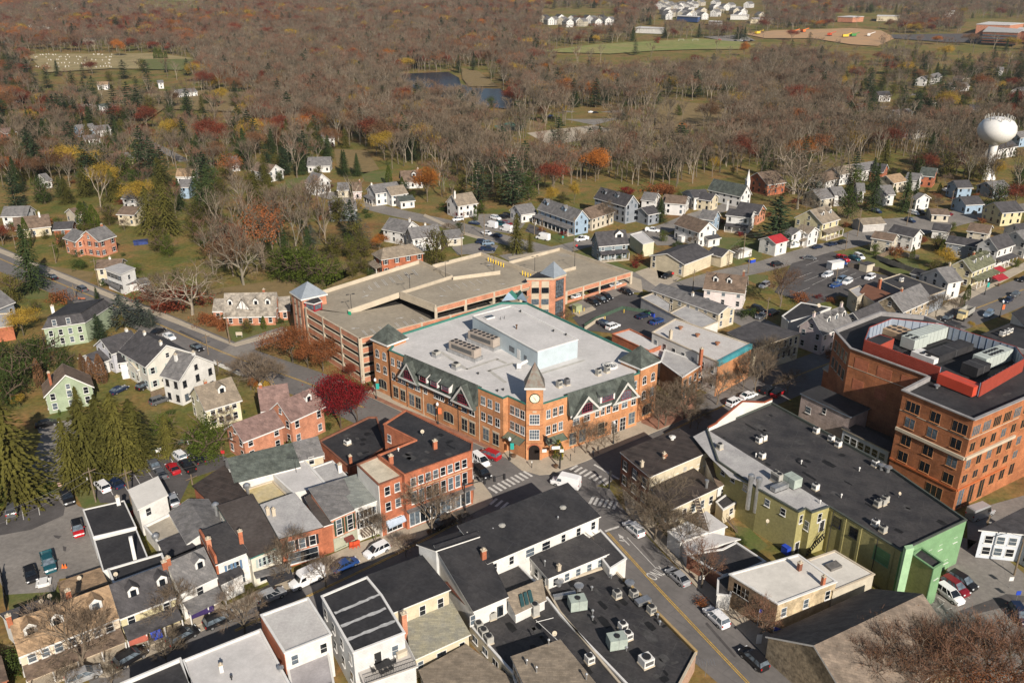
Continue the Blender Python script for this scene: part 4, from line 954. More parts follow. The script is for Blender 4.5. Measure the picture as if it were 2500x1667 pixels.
def dish(s, z, l=None, r=.45):
 x, y = on(s, z); t = thing('satellite_dish', l or '~white satellite dish', 'satellite dish', (x, y, z)); MB().tube((x, y, z), (x, y, z + .7), .04, .04, 5).o('mast', metal, t)
 b = MB(); d = Vector((.35, -.8, .5)).normalized(); c = Vector((x, y, z + .85)); r *= .75; b.tube(c, c + d * .12, r * .5, r, 12); b.o('reflector', concl, t); MB().tube(c, c + d * .6 + Vector((0, 0, -.2)), .025, .025, 4).o('feed_arm', metal, t)
for s in ('K865,165', 'K1180,352', 'K1300,388', 'K700,915', 'K645,925', 'K460,760'): vent(s, 16.8 if float(s[1:].split(',')[1]) < 400 and 'K1' in s or s == 'K865,165' else zr, .35, .12, dark)
vent('K828,325', 16.85, .9, .14, mat('rusty_steel', (.12, .06, .03), .9, .2));
for s in ('K675,235', 'K712,228'): vent(s, 16.85, .7, .06, dark, cap=False)
sk = thing('roof_hatch', 'white curb skylight on the penthouse roof', 'skylight', (*on('K565,220', 16.85), 16.85)); MB().box(on('K565,220', 16.85), (2.4, 1.5, .3), CRS, 16.86).o('curb', white, sk); MB().box(on('K565,220', 16.85), (2.1, 1.2, .12), CRS, 17.16).o('glazing', glassb, sk)
# ---------------------------------------------------------------- parking garage
shade = mat('garage_shade', (.03, .027, .024), 1, .2)  # near-black solid cores: shade between the open decks, put into colour
p0 = Q('P985,762', 11.9)[0]; p1 = Q('P298,372', 11.9)[0]; fr = Q('E690,727', 11.9)[0]
GA = thing('parking_garage', 'multi-level brick and concrete parking garage with open roof decks', 'parking garage', (*p0, 0), lm='the parking garage')
def deck(s, zs, name='deck', th=.5):
 pts = []; tt, i = 'V', 0
 for w in s.split():
  if w[0].isalpha(): tt = w[0]; w = w[1:]
  x, y = w.split(','); pts.append(G(tt, float(x), float(y), zs[i])); i += 1
 b = MB(); b.face([(*p, z) for p, z in zip(pts, zs)]); b.face([(*p, z - th) for p, z in zip(pts, zs)])
 for i in range(len(pts)):
  j = (i + 1) % len(pts); b.face([(*pts[i], zs[i]), (*pts[j], zs[j]), (*pts[j], zs[j] - th), (*pts[i], zs[i] - th)])
 b.o(name, deckc, GA); return pts
def para(p, q, z0, z1, m=concl, h=1.05, th=.28):
 b = MB(); p, q = Vector(p), Vector(q); u = (q - p).normalized(); nv = Vector((u.y, -u.x)) * th / 2; c = [p - nv, q - nv, q + nv, p + nv]; zz = [z0, z1, z1, z0]
 b.prism([tuple(v) for v in c], [z - .5 for z in zz] if area([tuple(v) for v in c]) > 0 else [z - .5 for z in zz[::-1]], [z + h for z in zz] if area([tuple(v) for v in c]) > 0 else [z + h for z in zz[::-1]]); return b.o('parapet', m, GA)
d1 = deck('P985,762 P300,385 V-180,440 V0,468 V420,392 V690,535', [10.9, 10.9, 10.9, 10.9, 10.9, 10.9], 'lower_deck')
d2 = deck('P300,385 P455,215 V560,75 V820,195 V430,320 V0,468', [10.9, 10.9, 13.2, 13.2, 13.2, 10.9], 'ramp_deck')
d3 = deck('V412,322 V690,430 V1420,272 V1480,170 V1045,12 V665,112 V820,195', [13.6, 13.6, 12.2, 12.2, 12.6, 13.2, 13.4], 'upper_deck')
d4 = deck('V1265,82 E1480,292 E1935,448 E1520,572 E1330,480', [3.1] * 5, 'end_deck')
para(d2[1], d2[2], 10.9, 13.2); para(d2[2], d2[3], 13.2, 13.2); para(d2[3], d2[4], 13.2, 13.2); para(d2[4], d2[5], 13.2, 10.9); para(d3[0], d3[1], 13.6, 13.6); para(d3[5], d3[4], 13.2, 12.6); para(d3[4], d3[3], 12.6, 12.2)
para(Q('V825,205', 13.4)[0], Q('V1195,155', 12.8)[0], 13.3, 12.7); para(d4[0], d4[1], 3.1, 3.1); para(d4[1], d4[2], 3.1, 3.1); para(Q('V1640,160', 3.1)[0], Q('V1790,120', 3.1)[0], 3.1, 3.1)
def band_face(p, q, z0s, top, m, step, col=8.5, sg=1, cols=True, first=0, lip=True):
 p, q = Vector(p), Vector(q); L = (q - p).length; u = (q - p) / L
 for z in z0s:
  wall_seg('spandrel', p, q, z, z + 1.3, m, GA, .3)
  if lip: wall_seg('spandrel_lip', p, q, z - .22, z, concl, GA, .36); wall_seg('spandrel_lip', p, q, z + 1.3, z + 1.46, concl, GA, .36)
 if cols:
  n = max(1, round(L / col))
  for i in range(first, n + 1):
   c = p + u * (L * i / n); MB().box(c, (.55 if 0 < i < n else .9, .5, top), math.atan2(u.y, u.x), 0).o('column', concl, GA)
lv = [.05, 2.7, 5.3, 7.9, 10.45]
far_ = tuple(Vector(p0) + (Vector(fr) - Vector(p0)).normalized() * 43); core = [p0, p1, d2[1], d2[2], d2[3], far_]
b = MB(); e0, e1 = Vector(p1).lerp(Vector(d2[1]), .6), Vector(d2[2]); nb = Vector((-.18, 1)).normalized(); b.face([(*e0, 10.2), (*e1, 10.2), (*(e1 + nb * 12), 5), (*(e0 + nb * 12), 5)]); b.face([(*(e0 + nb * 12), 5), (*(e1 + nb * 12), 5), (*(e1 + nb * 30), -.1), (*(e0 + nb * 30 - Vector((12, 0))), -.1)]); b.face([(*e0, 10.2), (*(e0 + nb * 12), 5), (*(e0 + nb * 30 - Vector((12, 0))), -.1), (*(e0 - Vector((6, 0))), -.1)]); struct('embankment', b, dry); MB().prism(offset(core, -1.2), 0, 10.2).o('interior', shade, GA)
band_face(p1, p0, lv, 12.0, brickp, 2.6, 9); band_face(p0, far_, lv, 12.0, brickp, 2.6, 9)
band_face(d3[1], d3[2], [12.6], 0, brickp, 3, cols=False)
wall_seg('beam', d3[0], d3[1], 12.6, 13.4, concl, GA, .5)
L3 = (Vector(d3[2]) - Vector(d3[1]))
for i in range(4):
 c = Vector(d3[1]) + L3 * (i / 3.3); MB().box(c, (.7, .6, 14), 0, 0).o('column', concl, GA)
MB().prism([d3[1], tuple(Vector(d3[1]) + L3 * .98), d3[3], d3[4], d3[6]], 9, 9.2).o('slab', deckc, GA)
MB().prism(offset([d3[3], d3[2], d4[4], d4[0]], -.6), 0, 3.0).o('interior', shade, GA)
e1, e2 = d4[3], d4[2]; band_face(e1, e2, [2.75], 4.2, brickp, 3, 7.5); wall_seg('spandrel', e1, along(e1, e2, .93), .1, .95, brickp, GA, .25)
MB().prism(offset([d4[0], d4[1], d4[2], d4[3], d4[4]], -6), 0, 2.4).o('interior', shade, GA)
# stair towers
sq = square(*Q('P102,195 242,290', 13.2), 1); sq = offset(sq, -.15); MB().prism(sq, 0, 13.4).o('stair_tower', brickp, GA); pyramid(GA, sq, 13.8, 17.0, mat('zinc_standing_seam', (.34, .38, .42), .45, .06, .8, metal=.4, seam=(.6, 60, (.2, .22, .25), .6, .03)), 'tower_roof', .3)
b = MB()
for i in range(2):
 a, c = Vector(sq[0]), Vector(sq[1]); m2 = a.lerp(c, .3 + .38 * i); u = (c - a).normalized(); wall_seg('precast_panel', m2 - u * .45, m2 + u * .45, 1, 12.6, concl, GA, .12); win(GA, m2 - u * 1.5, m2 + u * 1.5, 1, [2.2, 5.2, 8.2, 11.2], .8, .9, 1, 1, m=.2, fm=dark)
bp = Q('P300,300 400,320 485,290 440,240', 13.2);
MB().prism(bp, 10.9, 13.0).o('lift_lobby', mat('red_lobby_frame', (.30, .02, .03), .5, .1), GA); MB().prism(offset(bp, .12), 11.4, 12.6).o('lobby_glazing', glass, GA); MB().prism(offset(bp, .4), 13.0, 13.25).o('lobby_roof', white, GA); MB().prism(offset(bp, .2), 13.25, 13.3).o('lobby_roof_membrane', blackroof, GA)
for p_ in offset(bp, .14): MB().box(p_, (.22, .22, 2.1), 0, 10.9).o('lobby_post', MATS['red_lobby_frame'], GA)
t2 = Q('E1272,480 1442,478 1520,452 1445,420 1335,442', 14.0); MB().prism(t2, 0, 14.0).o('stair_tower', brickp, GA); MB().prism(offset(t2, .15), 14.0, 14.5).o('tower_cornice', concl, GA); MB().prism(offset(t2, -.1), 14.5, 14.55).o('tower_flat_roof', blackroof, GA)
win(GA, t2[0], t2[1], 2, [10.0, 6.6, 3.4], 2.1, 1.7, 1, 1, m=1.3, fm=concl); win(GA, t2[1], t2[2], 1, [8.4, 2.2], 3.2, 5.0, 3, 5, m=.3, fm=dark, gm=glassb)
for i in range(2): c = along(t2[0], t2[1], .31 + .38 * i); u = (Vector(t2[1]) - Vector(t2[0])).normalized(); wall_seg('precast_panel', c - u * 1.05, c + u * 1.05, 1, 13.6, concl, GA, .06)
psq = Q('E1362,438 1443,468 1518,440 1440,412', 14.5); c = cen(psq); b = MB()
for i in range(4): b.face([(*offset(psq, .3)[i], 14.6), (*offset(psq, .3)[(i + 1) % 4], 14.6), (*c, 18.2)])
b.o('tower_roof', MATS['zinc_standing_seam'], GA)
# yellow bollards, deck lamps, painted bays
yb = MB().box((0, 0), (.28, .28, 1.25), 0, 0).mesh('bollard'); yb.materials.append(yelc); yr = MB().box((0, 0), (.32, .32, .12), 0, 1.0).mesh('cap'); yr.materials.append(yelc)
for i, s in enumerate(['V%d,%d' % (1102 + 20 * k, 52 + 7.5 * k) for k in range(7)] + ['V%d,%d' % (1372 + 21 * k, 158 + 8 * k) for k in range(5)]):
 x, y = Q(s, 12.7)[0]; t = thing('bollard', 'yellow guard post along the parking-deck wall', 'bollard', (x, y, 12.5), 'yellow guard posts on the garage deck'); inst(yb, 'post', t, (x, y, 12.45)); inst(yr, 'cap', t, (x, y, 12.45))
def lamp(s, z, h, l=None, arms=2, m=dark, rot=0.4, st=None):
 x, y = Q(s, z)[0] if isinstance(s, str) else s; t = thing('lamp_post', l or '~dark parking-deck lamp post', 'lamp post', (x, y, z)); MB().tube((x, y, z), (x, y, z + h), .09, .06, 6).o('pole', m, t)
 for k in range(arms): d = Vector((math.cos(rot + k * math.pi), math.sin(rot + k * math.pi))); MB().tube((x, y, z + h), (x + d.x * .5, y + d.y * .5, z + h + .05), .05, .05, 4).o('arm', m, t); MB().box((x + d.x * .8, y + d.y * .8), (.7, .35, .14), rot, z + h).o('lamp_head', m, t)
 return t
for s, z in (('V28,460', 11.0), ('V487,300', 13.2), ('V767,195', 13.2), ('V1147,140', 12.8), ('V1467,160', 3.1), ('V1780,118', 3.1)): lamp(s, z, 5.0 if z > 5 else 6.0)
seg = lambda s, z: lines([Q(s, z)], .12, linew, z + .03, 'deck_marking')
for k in range(10):
 for dx in (0, 14):
  x0, y0 = -40 + 60 * k + dx, 300 - 19.5 * k; z = 10.9 + 2.3 * max(0, (x0 + 100) / 660); p_ = G('V', x0, y0, z); q_ = G('V', x0 + 38, y0 + 45, z)
  b = MB(); u = (Vector(q_) - Vector(p_)).normalized(); nv = Vector((-u.y, u.x)) * .07; b.face([(*(Vector(v)), z + .06) for v in (Vector(p_) - nv, Vector(q_) - nv, Vector(q_) + nv, Vector(p_) + nv)]); b.o('bay_line', linew, GA)
def bay(s, z, w=.13):
 p_, q_ = [Vector(v) for v in Q(s, z)]; u = (q_ - p_).normalized(); nv = Vector((-u.y, u.x)) * w / 2; b = MB(); b.face([(*v, z + .05) for v in (p_ - nv, q_ - nv, q_ + nv, p_ + nv)]); b.o('bay_line', linew, GA)
for k in range(8):
 for dx in (0, 13): bay('V%d,%d %d,%d' % (560 - 65 * k + dx, 500 + 14.5 * k, 598 - 65 * k + dx, 540 + 14.5 * k), 10.95)
for k in range(7): bay('V%d,%d %d,%d' % (720 + 58 * k, 262 - 12 * k, 765 + 58 * k, 296 - 12 * k), 13.55 - .1 * k)
for k in range(6): bay('V%d,%d %d,%d' % (1640 + 16 * k, 0, 1690 + 16 * k, 24), 3.12)
def arrow(s, z):
 p_, q_ = [Vector(v) for v in Q(s, z)]; u = (q_ - p_).normalized(); nv = Vector((-u.y, u.x)); L = (q_ - p_).length; b = MB()
 b.face([(*(p_ + nv * y + u * x), z + .05) for x, y in ((0, -.12), (L * .6, -.12), (L * .6, .12), (0, .12))]); b.face([(*(p_ + nv * y + u * x), z + .05) for x, y in ((L * .55, -.5), (L, 0), (L * .55, .5))]); b.o('deck_arrow', linew, GA)
for s, z in (('V375,510 438,500', 10.95), ('V105,345 165,322', 11.6), ('V1180,240 1236,236', 12.8), ('V985,290 1042,278', 13.2), ('V780,335 715,330', 13.6), ('V1150,92 1090,88', 13.0), ('P980,635 870,640', 10.95)): arrow(s, z)
sg_ = thing('level_sign', 'green level sign on the garage ramp wall', 'sign', (*Q('V12,470', 11.3)[0], 11.3)); MB().box(Q('V12,470', 11.3)[0], (.9, .12, .9), -.5, 11.0).o('panel', mat('sign_green', (.01, .3, .16), .6, .05), sg_)
# ---------------------------------------------------------------- big brick office building with rooftop screen
po = Q('O1830,1208 1095,905 1370,765 545,465 378,278 860,92 1310,135 2000,390 2900,640 2900,760 2350,985', 19.7)
OF = block('brick_office_building', 'large rust-brick office block with red rooftop screen', po, 19.7, bricko2, blackroof, .9, mat('grey_metal_coping', (.27, .26, .26), .6, .1), lm='the big brick office block', over=.35)
so = OF['_sg']; E0, E1, E2 = po[0], po[1], po[10]
bf = mat('tan_window_trim', (.42, .20, .09), .8, .05)
def wo(p, q, ts, z, w, h, cols):
 for t in ts: c = along(p, q, t); u = (Vector(q) - Vector(p)).normalized(); win(OF, c - u * 2.5, c + u * 2.5, 1, [z], w, h, cols, 1, m=.1, sgn=so, fm=bf)
for z, ws in ((16.0, (2.7, 1.8, 2.7)), (12.7, (1.9,) * 3), (8.9, (1.9,) * 3), (5.4, (1.9,) * 3)):
 for t, w_ in zip((.15, .49, .82), ws): wo(E0, E1, (t,), z, w_, 2.0, 3 if w_ > 2 else 2)
sR = so
pR0, pR1 = po[10], po[0]; LR = (Vector(pR0) - Vector(pR1)).length
def tR(m): return 1 - m / LR
for k in range(7):
 c = 1.6 + 3.3 * k; wo(pR0, pR1, (tR(c),), 16.0, 2.3, 2.0, 4)
 for z in (12.7, 9.1): wo(pR0, pR1, (tR(c),), z, 1.5, 1.8, 2)
 wo(pR0, pR1, (tR(c),), 6.1, 1.5, 1.6, 2); wo(pR0, pR1, (tR(c + .1),), .6 if k < 3 else 2.4, 1.6, 4.0 if k < 3 else 2.4, 2)
wo(E0, E1, (.30,), .3, 3.2, 3.4, 3)
for z0, z1, m in ((11.3, 11.9, concl), (4.7, 5.05, mat('rust_band', (.40, .11, .035), .8, .05))):
 for p_, q_ in ((E0, E1), (pR0, pR1)): wall_seg('stone_band', p_, q_, z0, z1, m, OF, .7 if m is concl else .4)
for p_, q_ in ((E0, E1), (pR0, pR1), (po[2], po[3])): wall_seg('string_course', p_, q_, 15.5, 15.62, concl, OF, .12)
for i, t in enumerate((.12, .42, .72)):
 c = along(po[3], po[2], t + .05); u = (Vector(po[2]) - Vector(po[3])).normalized()
 wall_seg('blind_panel', c - u * 1.6, c + u * 1.6, 15.6, 18.0, brickr, OF, .1);
 if i < 2: wall_seg('blind_panel', c - u * 1.3, c + u * 1.3, 10.8, 13.2, brickr, OF, .1)
win(OF, po[3], po[4], 4, [15.6, 11.6], 1.2, 2.2, 2, 1, m=1.2, sgn=so, fm=concl); win(OF, po[4], po[5], 7, [15.6, 11.6, 7.8], 1.4, 2.0, 2, 1, m=1.5, sgn=so, fm=bf)
lowp = Q('O260,690 500,845 700,760 420,600', 8.5); MB().prism(lowp, 0, 8.5).o('lower_wing', bricko2, OF); MB().prism(offset(lowp, .25), 8.5, 8.9).o('wing_cornice', concl, OF)
ZS = 21.9; redm = mat('red_corrugated_screen', (.31, .056, .036), .6, .06, .8, seam=None)
wv_ = redm.node_tree; screen_in = mat('screen_inner_shaded_grey', (.27, .31, .37), .6, .06, .8)  # grey lining tinted bluish: its shade is put into the colour
def ridge_wall(p, q, z0, z1):
 for k in range(7):
  a = z0 + (z1 - z0) * k / 7; wall_seg('screen_board', p, q, a + .02, a + (z1 - z0) / 7 - .05, redm, OF, .16, .0)
def screen(s, s_in):
 pts = Q(s, ZS)
 for i in range(len(pts) - 1):
  p, q = pts[i], pts[i + 1]; wall_seg('screen_wall', p, q, 18.9, ZS, redm, OF, .1)
  c = (Vector(p) + Vector(q)) / 2; u = (Vector(q) - Vector(p)).normalized(); nv = Vector((u.y, -u.x)); ctr = Vector(cen(Q('O1400,450', ZS))); sd = 1 if nv.dot(ctr - c) > 0 else -1
  wall_seg('screen_lining', p, q, 19.0, ZS - .1, screen_in, OF, .06, sd * .14)
  b = MB(); n = max(2, int((Vector(q) - Vector(p)).length / 1.4))
  for k in range(n + 1): e = Vector(p).lerp(Vector(q), k / n) + nv * sd * .22; b.tube((*e, 19), (*e, ZS), .05, .05, 4)
  b.o('screen_strut', mat('blue_grey_steel', (.12, .16, .24), .5, .1), OF)
  if sd * nv.y > 0 or i == 0:
   for k in range(8): a = 19.0 + k * (ZS - 19.0) / 8; wall_seg('screen_board', p, q, a, a + .26, redm, OF, .08, -sd * .09)
screen('O690,378 1480,668', 0); screen('O690,378 738,250 970,158 1500,216 2270,452 2360,575 1910,830', 0)
def rbox(name, l, s, z, size, rot, m, fans=None, cat='rooftop unit'):
 x, y = on(s, z); t = thing(name, l, cat, (x, y, z)); MB().box((x, y), size, rot, z + .25).o('casing', m, t); MB().box((x, y), (size[0] * .9, size[1] * .9, .24), rot, z).o('base', dark, t)
 if fans: b = MB(); fan_tops(b, x, y, z + .25 + size[2], rot, *fans); b.o('fan', dark, t)
 b = MB(); n = max(2, int(size[0] / 1.3)) if cat != 'duct' else 2
 for k in range(1, n):
  o = (k / n - .5) * size[0]; c = (x + o * math.cos(rot), y + o * math.sin(rot)); b.box(c, (.05, size[1] + .04, size[2] + .03), rot, z + .24)
 b.o('panel_seam', mat('panel_seam_grey', (.2, .2, .2), .7, .05), t); return t
ro = rz_of(pR1, pR0); zo = 18.85; lg = mat('pale_green_grey_casing', (.42, .46, .43), .5, .05)
rbox('air_handler', 'long pale grey air handler in the middle of the screened roof', 'O1330,400', zo, (10.5, 3.0, 2.6), ro, lg); rbox('condenser_bank', 'grey condenser bank with eight fans at the end of the long air handler', 'O1190,460', zo, (4.6, 3.2, 2.4), ro, lg, (4, 2, 1.1, 1.4, .42))
rbox('air_handler', 'pale grey air handler at the right end of the screened roof', 'O2000,640', zo, (9.5, 2.8, 2.6), ro, lg, (5, 2, 1.0, 1.2, .4)); rbox('condenser_bank', 'low fan bank with rusty fan rings behind the red wall', 'O1040,345', zo, (4.6, 5.6, 1.3), ro, mat('rusty_casing', (.4, .28, .18), .7, .1), (2, 4, 1.9, 1.3, .5))
rbox('condenser_bank', 'white low condenser with four fans beside the red wall', 'O1330,590', zo, (3.2, 5.2, 1.1), ro, white, (2, 2, 1.4, 1.4, .5)); rbox('generator', 'red generator box with grey lid on the black roof', 'O1655,900', zo, (2.6, 7.2, 2.0), ro, mat('generator_red', (.50, .06, .03), .5, .05))
for l, s, size in (('black insulated duct running along the screened roof', 'O1560,545', (12, 3.2, 1.6)), ('black insulated elbow duct beside the right air handler', 'O1830,740', (4.5, 3.4, 2.2)), ('black duct hood behind the long air handler', 'O1560,340', (4.5, 2.2, 2.6))): rbox('duct', l, s, zo, size, ro, blackroof, cat='duct')
rl = Q('O690,378 1000,365 860,320', 20.5); MB().prism(Q('O690,380 840,440 1000,365 850,318', 21.4), 18.9, 21.3).o('stair_head', redm, OF); MB().prism(Q('O705,380 840,432 985,366 850,324', 21.5), 21.32, 21.4).o('stair_head_roof', blackroof, OF)
vent('O1437,885', zo, .6, .3, metal, 'shiny round roof vent in front of the red generator')
# ---------------------------------------------------------------- green building and its neighbours
zg = 8.9
pg = Q('J1570,722 1112,440 1000,478 960,452 915,474 660,330 400,150 F330,1430 740,1258 J1190,20 1500,190 1985,525', zg)
GB = block('green_building', 'long green-painted building with huge black flat roof', pg, zg, oliveg, blackroof2, .45, mat('green_grey_coping', (.07, .08, .07), .8, .1), lm='the long green building', z0=0)
sg = GB['_sg']
def wg(p, q, ts, z, w, h, m=None, fm=None, par=None):
 for t in ts: c = along(p, q, t); u = (Vector(q) - Vector(p)).normalized(); win(par or GB, c - u * 2, c + u * 2, 1, [z], w, h, 1, 2, m=.1, sgn=sg, fm=fm, gm=m)
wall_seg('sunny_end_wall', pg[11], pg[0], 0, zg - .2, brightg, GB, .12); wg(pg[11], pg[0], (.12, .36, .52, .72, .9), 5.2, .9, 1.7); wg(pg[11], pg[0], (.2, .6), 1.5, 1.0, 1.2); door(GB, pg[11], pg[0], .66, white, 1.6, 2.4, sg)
wg(pg[0], pg[1], (.86, .62), 6.0, 1.4, 1.7, fm=dark); wg(pg[0], pg[1], (.22,), 4.6, 2.8, 2.4, mat('boarded_green', (.11, .22, .09), .8, .1), fm=brightg)
wg(pg[1], pg[2], (.5,), 6.4, .8, 1.6); wg(pg[2], pg[3], (.5,), 5.0, .8, 1.6); wg(pg[3], pg[4], (.5,), 6.3, .7, 1.5); wg(pg[4], pg[5], (.75, .35), 6.6, .9, 1.2); wg(pg[5], pg[6], (.3, .6, .85), 6.8, .9, 1.1); door(GB, pg[1], pg[2], .3, dark, 1, 2.2, sg, 4.2); door(GB, pg[3], pg[4], .5, dark, 1, 2.2, sg)
strp = Q('F240,1478 330,1432 J560,95 780,232 1105,436 1000,470 960,446 915,466 660,322 470,250 350,130', zg - .38)
MB().prism(strp, zg - .46, zg - .36).o('grey_membrane', greyroof, GB)
MB().prism(Q('J1588,692 1640,682 1652,705 1600,716', zg + 1.6), 0, zg + 1.6).o('chimney', mat('mint_paint', (.30, .47, .28), .85, .08), GB)
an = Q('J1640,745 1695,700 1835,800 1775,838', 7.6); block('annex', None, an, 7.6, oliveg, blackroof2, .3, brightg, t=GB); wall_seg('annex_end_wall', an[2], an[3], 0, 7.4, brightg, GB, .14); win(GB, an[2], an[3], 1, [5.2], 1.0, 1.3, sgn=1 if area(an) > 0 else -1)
def stair(s0, z0, s1, z1, w, l, m=dark, n=10, rail=True):
 p, q = Vector(Q(s0, z0)[0]), Vector(Q(s1, z1)[0]); t = thing('outside_stair', l, 'staircase', (p.x, p.y, 0)); u = (q - p).normalized(); nv = Vector((-u.y, u.x)) * w / 2; rz = math.atan2(u.y, u.x)
 for i in range(n):
  c = p.lerp(q, (i + .5) / n); MB().box(c, ((q - p).length / n * 1.05, w, .06), rz, z0 + (z1 - z0) * (i + .5) / n).o('tread', m, t)
 for s in (-1, 1):
  a, c = p + nv * s, q + nv * s; b = MB(); b.tube((*a, z0), (*c, z1), .07, .07, 4); b.o('stringer', m, t); b = MB(); b.tube((*a, z0 + .95), (*c, z1 + .95), .04, .04, 4)
  for i in range(4): e = a.lerp(c, i / 3); b.tube((*e, z0 + (z1 - z0) * i / 3), (*e, z0 + (z1 - z0) * i / 3 + .95), .03, .03, 4)
  b.o('handrail', m, t)
 return t
stair('J960,745', .1, 'J1075,625', 4.2, 1.0, 'black steel stair up the green wall')
for s in ('J612,262', 'J662,282'):
 x, y = on(s, 10.2); b = MB(); b.tube((x, y, 3.8), (x, y, 10.2), .42, .42, 10); t = thing('exhaust_duct', '~tall galvanised exhaust duct on the green wall', 'duct', (x, y, 0)); b.o('duct', metal, t); MB().lathe((x, y), [(.42, 10.2), (.6, 10.3), (.6, 10.9), (.3, 11.1), (0, 11.1)], 10).o('cap', metal, t)
zz = zg - .4; rg = rz_of(pg[0], pg[1])
unit('J772,285', zz, (2.0, 1.2, 1.7), rg, acgrey, 'white twin-fan condenser beside the silver ducts', 2, 1); rbox('make_up_air_unit', 'grey-green make-up air unit with hooded top', 'J870,310', zz, (2.6, 2.0, 1.8), rg, acgreen, None); rbox('duct', 'curved silver duct beside the grey-green rooftop unit', 'J790,335', zz, (1.2, 3.4, .8), rg, metal, None, 'duct')
for s, l in (('J1415,440', 'first of three grey condensers grouped on the black roof, nearest the camera'), ('J1450,430', 'middle one of three grey condensers grouped on the black roof'), ('J1465,412', 'farthest of three grey condensers grouped on the black roof'), ('J1165,60', 'beige condenser at the far edge of the black roof'), ('J1120,25', 'round-topped condenser second from the end of the far roof edge'), ('J680,135', 'tan condenser at the left of the big black roof'), ('J410,75', 'white condenser on the grey membrane strip'), ('J690,20', 'white condenser beside two hooped pipes'), ('J660,35', 'small white condenser below two hooped pipes'), ('J1020,335', 'slim white heat pump on the black roof'), ('F1025,1455', 'large white condenser by the long rear edge'), ('J1400,565', 'white condenser on the black roof near the brown edge'), ('J1450,605', 'grey condenser on the black roof near the green chimney'), ('J1400,185', 'rust-topped box on a rack beside two mushroom vents')): unit(s, zz, (.95, .95, .95), rg, acgrey if 'grey' in l else white, l)
for s in ('J1440,205', 'J1480,220'): vent(s, zz, 1.0, .38, metal, '~silver mushroom vent')
for s in ('J930,170', 'J1300,215', 'J1185,385', 'J1050,425', 'J640,125'): vent(s, zz, .6, .09, white)
dish('J1552,385', zz, 'grey satellite dish on the big black roof', .4); dish('J710,560', 5.4, 'white dish on the green wall', .45)

def roof_patches(t, pts, z, n, rot):
 b = MB(); lo_, hi_ = (min(p[0] for p in pts), min(p[1] for p in pts)), (max(p[0] for p in pts), max(p[1] for p in pts)); k = 0
 for _ in range(n * 12):
  x, y = R.uniform(lo_[0], hi_[0]), R.uniform(lo_[1], hi_[1]); w_, h_ = R.uniform(.5, 3.5), R.uniform(.4, 1.6)
  if not all(pip((x + a * w_, y + c * w_), pts) for a in (-.8, .8) for c in (-.8, .8)): continue
  b.k = R.randrange(2); a = rot + R.uniform(-.1, .1); q = [(x + (u_ * w_ * math.cos(a) - v_ * h_ * math.sin(a)) * .5, y + (u_ * w_ * math.sin(a) + v_ * h_ * math.cos(a)) * .5) for u_, v_ in ((-1, -.8), (.2, -1), (1, -.7), (.8, .9), (-.3, 1), (-1, .6))]; b.face([(*p, z) for p in q]); k += 1
  if k >= n: break
 if k > 7: b.o('roof_patch', [mat('roof_patch_pale', (.062, .06, .06), .8, .25, .8), mat('roof_patch_dark', (.012, .012, .013), .7, .2, .8)], t)
# ---------------------------------------------------------------- shops along the main street, far side
blueshut = mat('blue_shutter', (.10, .17, .27), .7, .05); greensh = mat('green_shutter', (.03, .055, .035), .7, .05); blacksh = mat('black_shutter', (.02, .02, .022), .7, .05); greysh = mat('grey_green_shutter', (.36, .42, .40), .7, .05)
peach = mat('peach_stucco', (.57, .48, .37), .85, .08, .4)
def awning(p, q, z, dp, m, label, drop=.9, sgn=None, txt=None, own=True):
 p, q = Vector(p), Vector(q); u = (q - p).normalized(); nv = Vector((u.y, -u.x))
 if nv.dot(-p) < 0 and sgn is None: nv = -nv
 if sgn: nv = nv * sgn
 t = thing('awning', label, 'awning', (*((p + q) / 2), z)); b = MB(); a = [(*p, z), (*q, z), (*(q + nv * dp), z - drop), (*(p + nv * dp), z - drop)]
 b.face(a); b.face([(*(p + nv * dp), z - drop), (*(q + nv * dp), z - drop), (*(q + nv * dp), z - drop - .28), (*(p + nv * dp), z - drop - .28)]); b.face([a[0], a[3], (*(p), z - drop)]); b.face([a[1], a[2], (*q, z - drop)])
 b.o('canvas', m, t); b = MB(); b.tube((*p, z - drop), (*(p + nv * dp), z - drop), .03, .03, 4); b.tube((*q, z - drop), (*(q + nv * dp), z - drop), .03, .03, 4); b.o('arm', metal, t); return t
h1 = house('row_house', 'long tan-shingled row house with three dormers and columned porch', 'U110,790 1392,322', 'U830,985', 5.0, 8.6, peach, shing_t, [(.16, 1, 1.7), (.42, 1, 1.7), (.82, 1, 1.7)], [(.0, .2, 1.3), (.6, -.8, 1.2)], ('f', 2.3, 2.6, shing_b), lm='the long tan-roofed row', over=.12, nwin=[7, 5, 1, 2])
h2 = house('row_house', 'pale yellow row house with charcoal roof and two arched white dormers', 'U1392,322 2110,60', 'U1800,610', 5.0, 8.8, yellow, shing_d, [(.33, 1, 1.5), (.86, 1, 1.5)], [(.99, .3, 1.0)], ('f', 2.4, 2.8, shing_d), lm='the yellow row house', over=.12)
awning(*Q('H812,1262 935,1225', 2.6), 2.7, 1.2, mat('faded_red_canvas', (.36, .10, .07), .9, .1), 'faded red awning over the yellow shop front')
awning(*Q('H955,1240 1020,1212', 2.4), 2.4, .9, blueb, 'small blue and white awning on the yellow house')
h3 = house('row_house', 'white row house with grey shingle roof and single dormer', 'H1062,806 1300,702', 'H1270,950', 5.2, 8.8, wallw, shing_g, [(.72, 1, 1.5)], [(.02, .2, 1.2)], ('f', 2.4, 2.9, shing_g), lm='the white row house with one dormer', over=.12)
awning(*Q('H1195,1098 1345,1040', 2.6), 2.8, 1.4, mat('purple_canvas', (.035, .02, .09), .9, .1), 'dark purple shop awning below the grey porch roof')
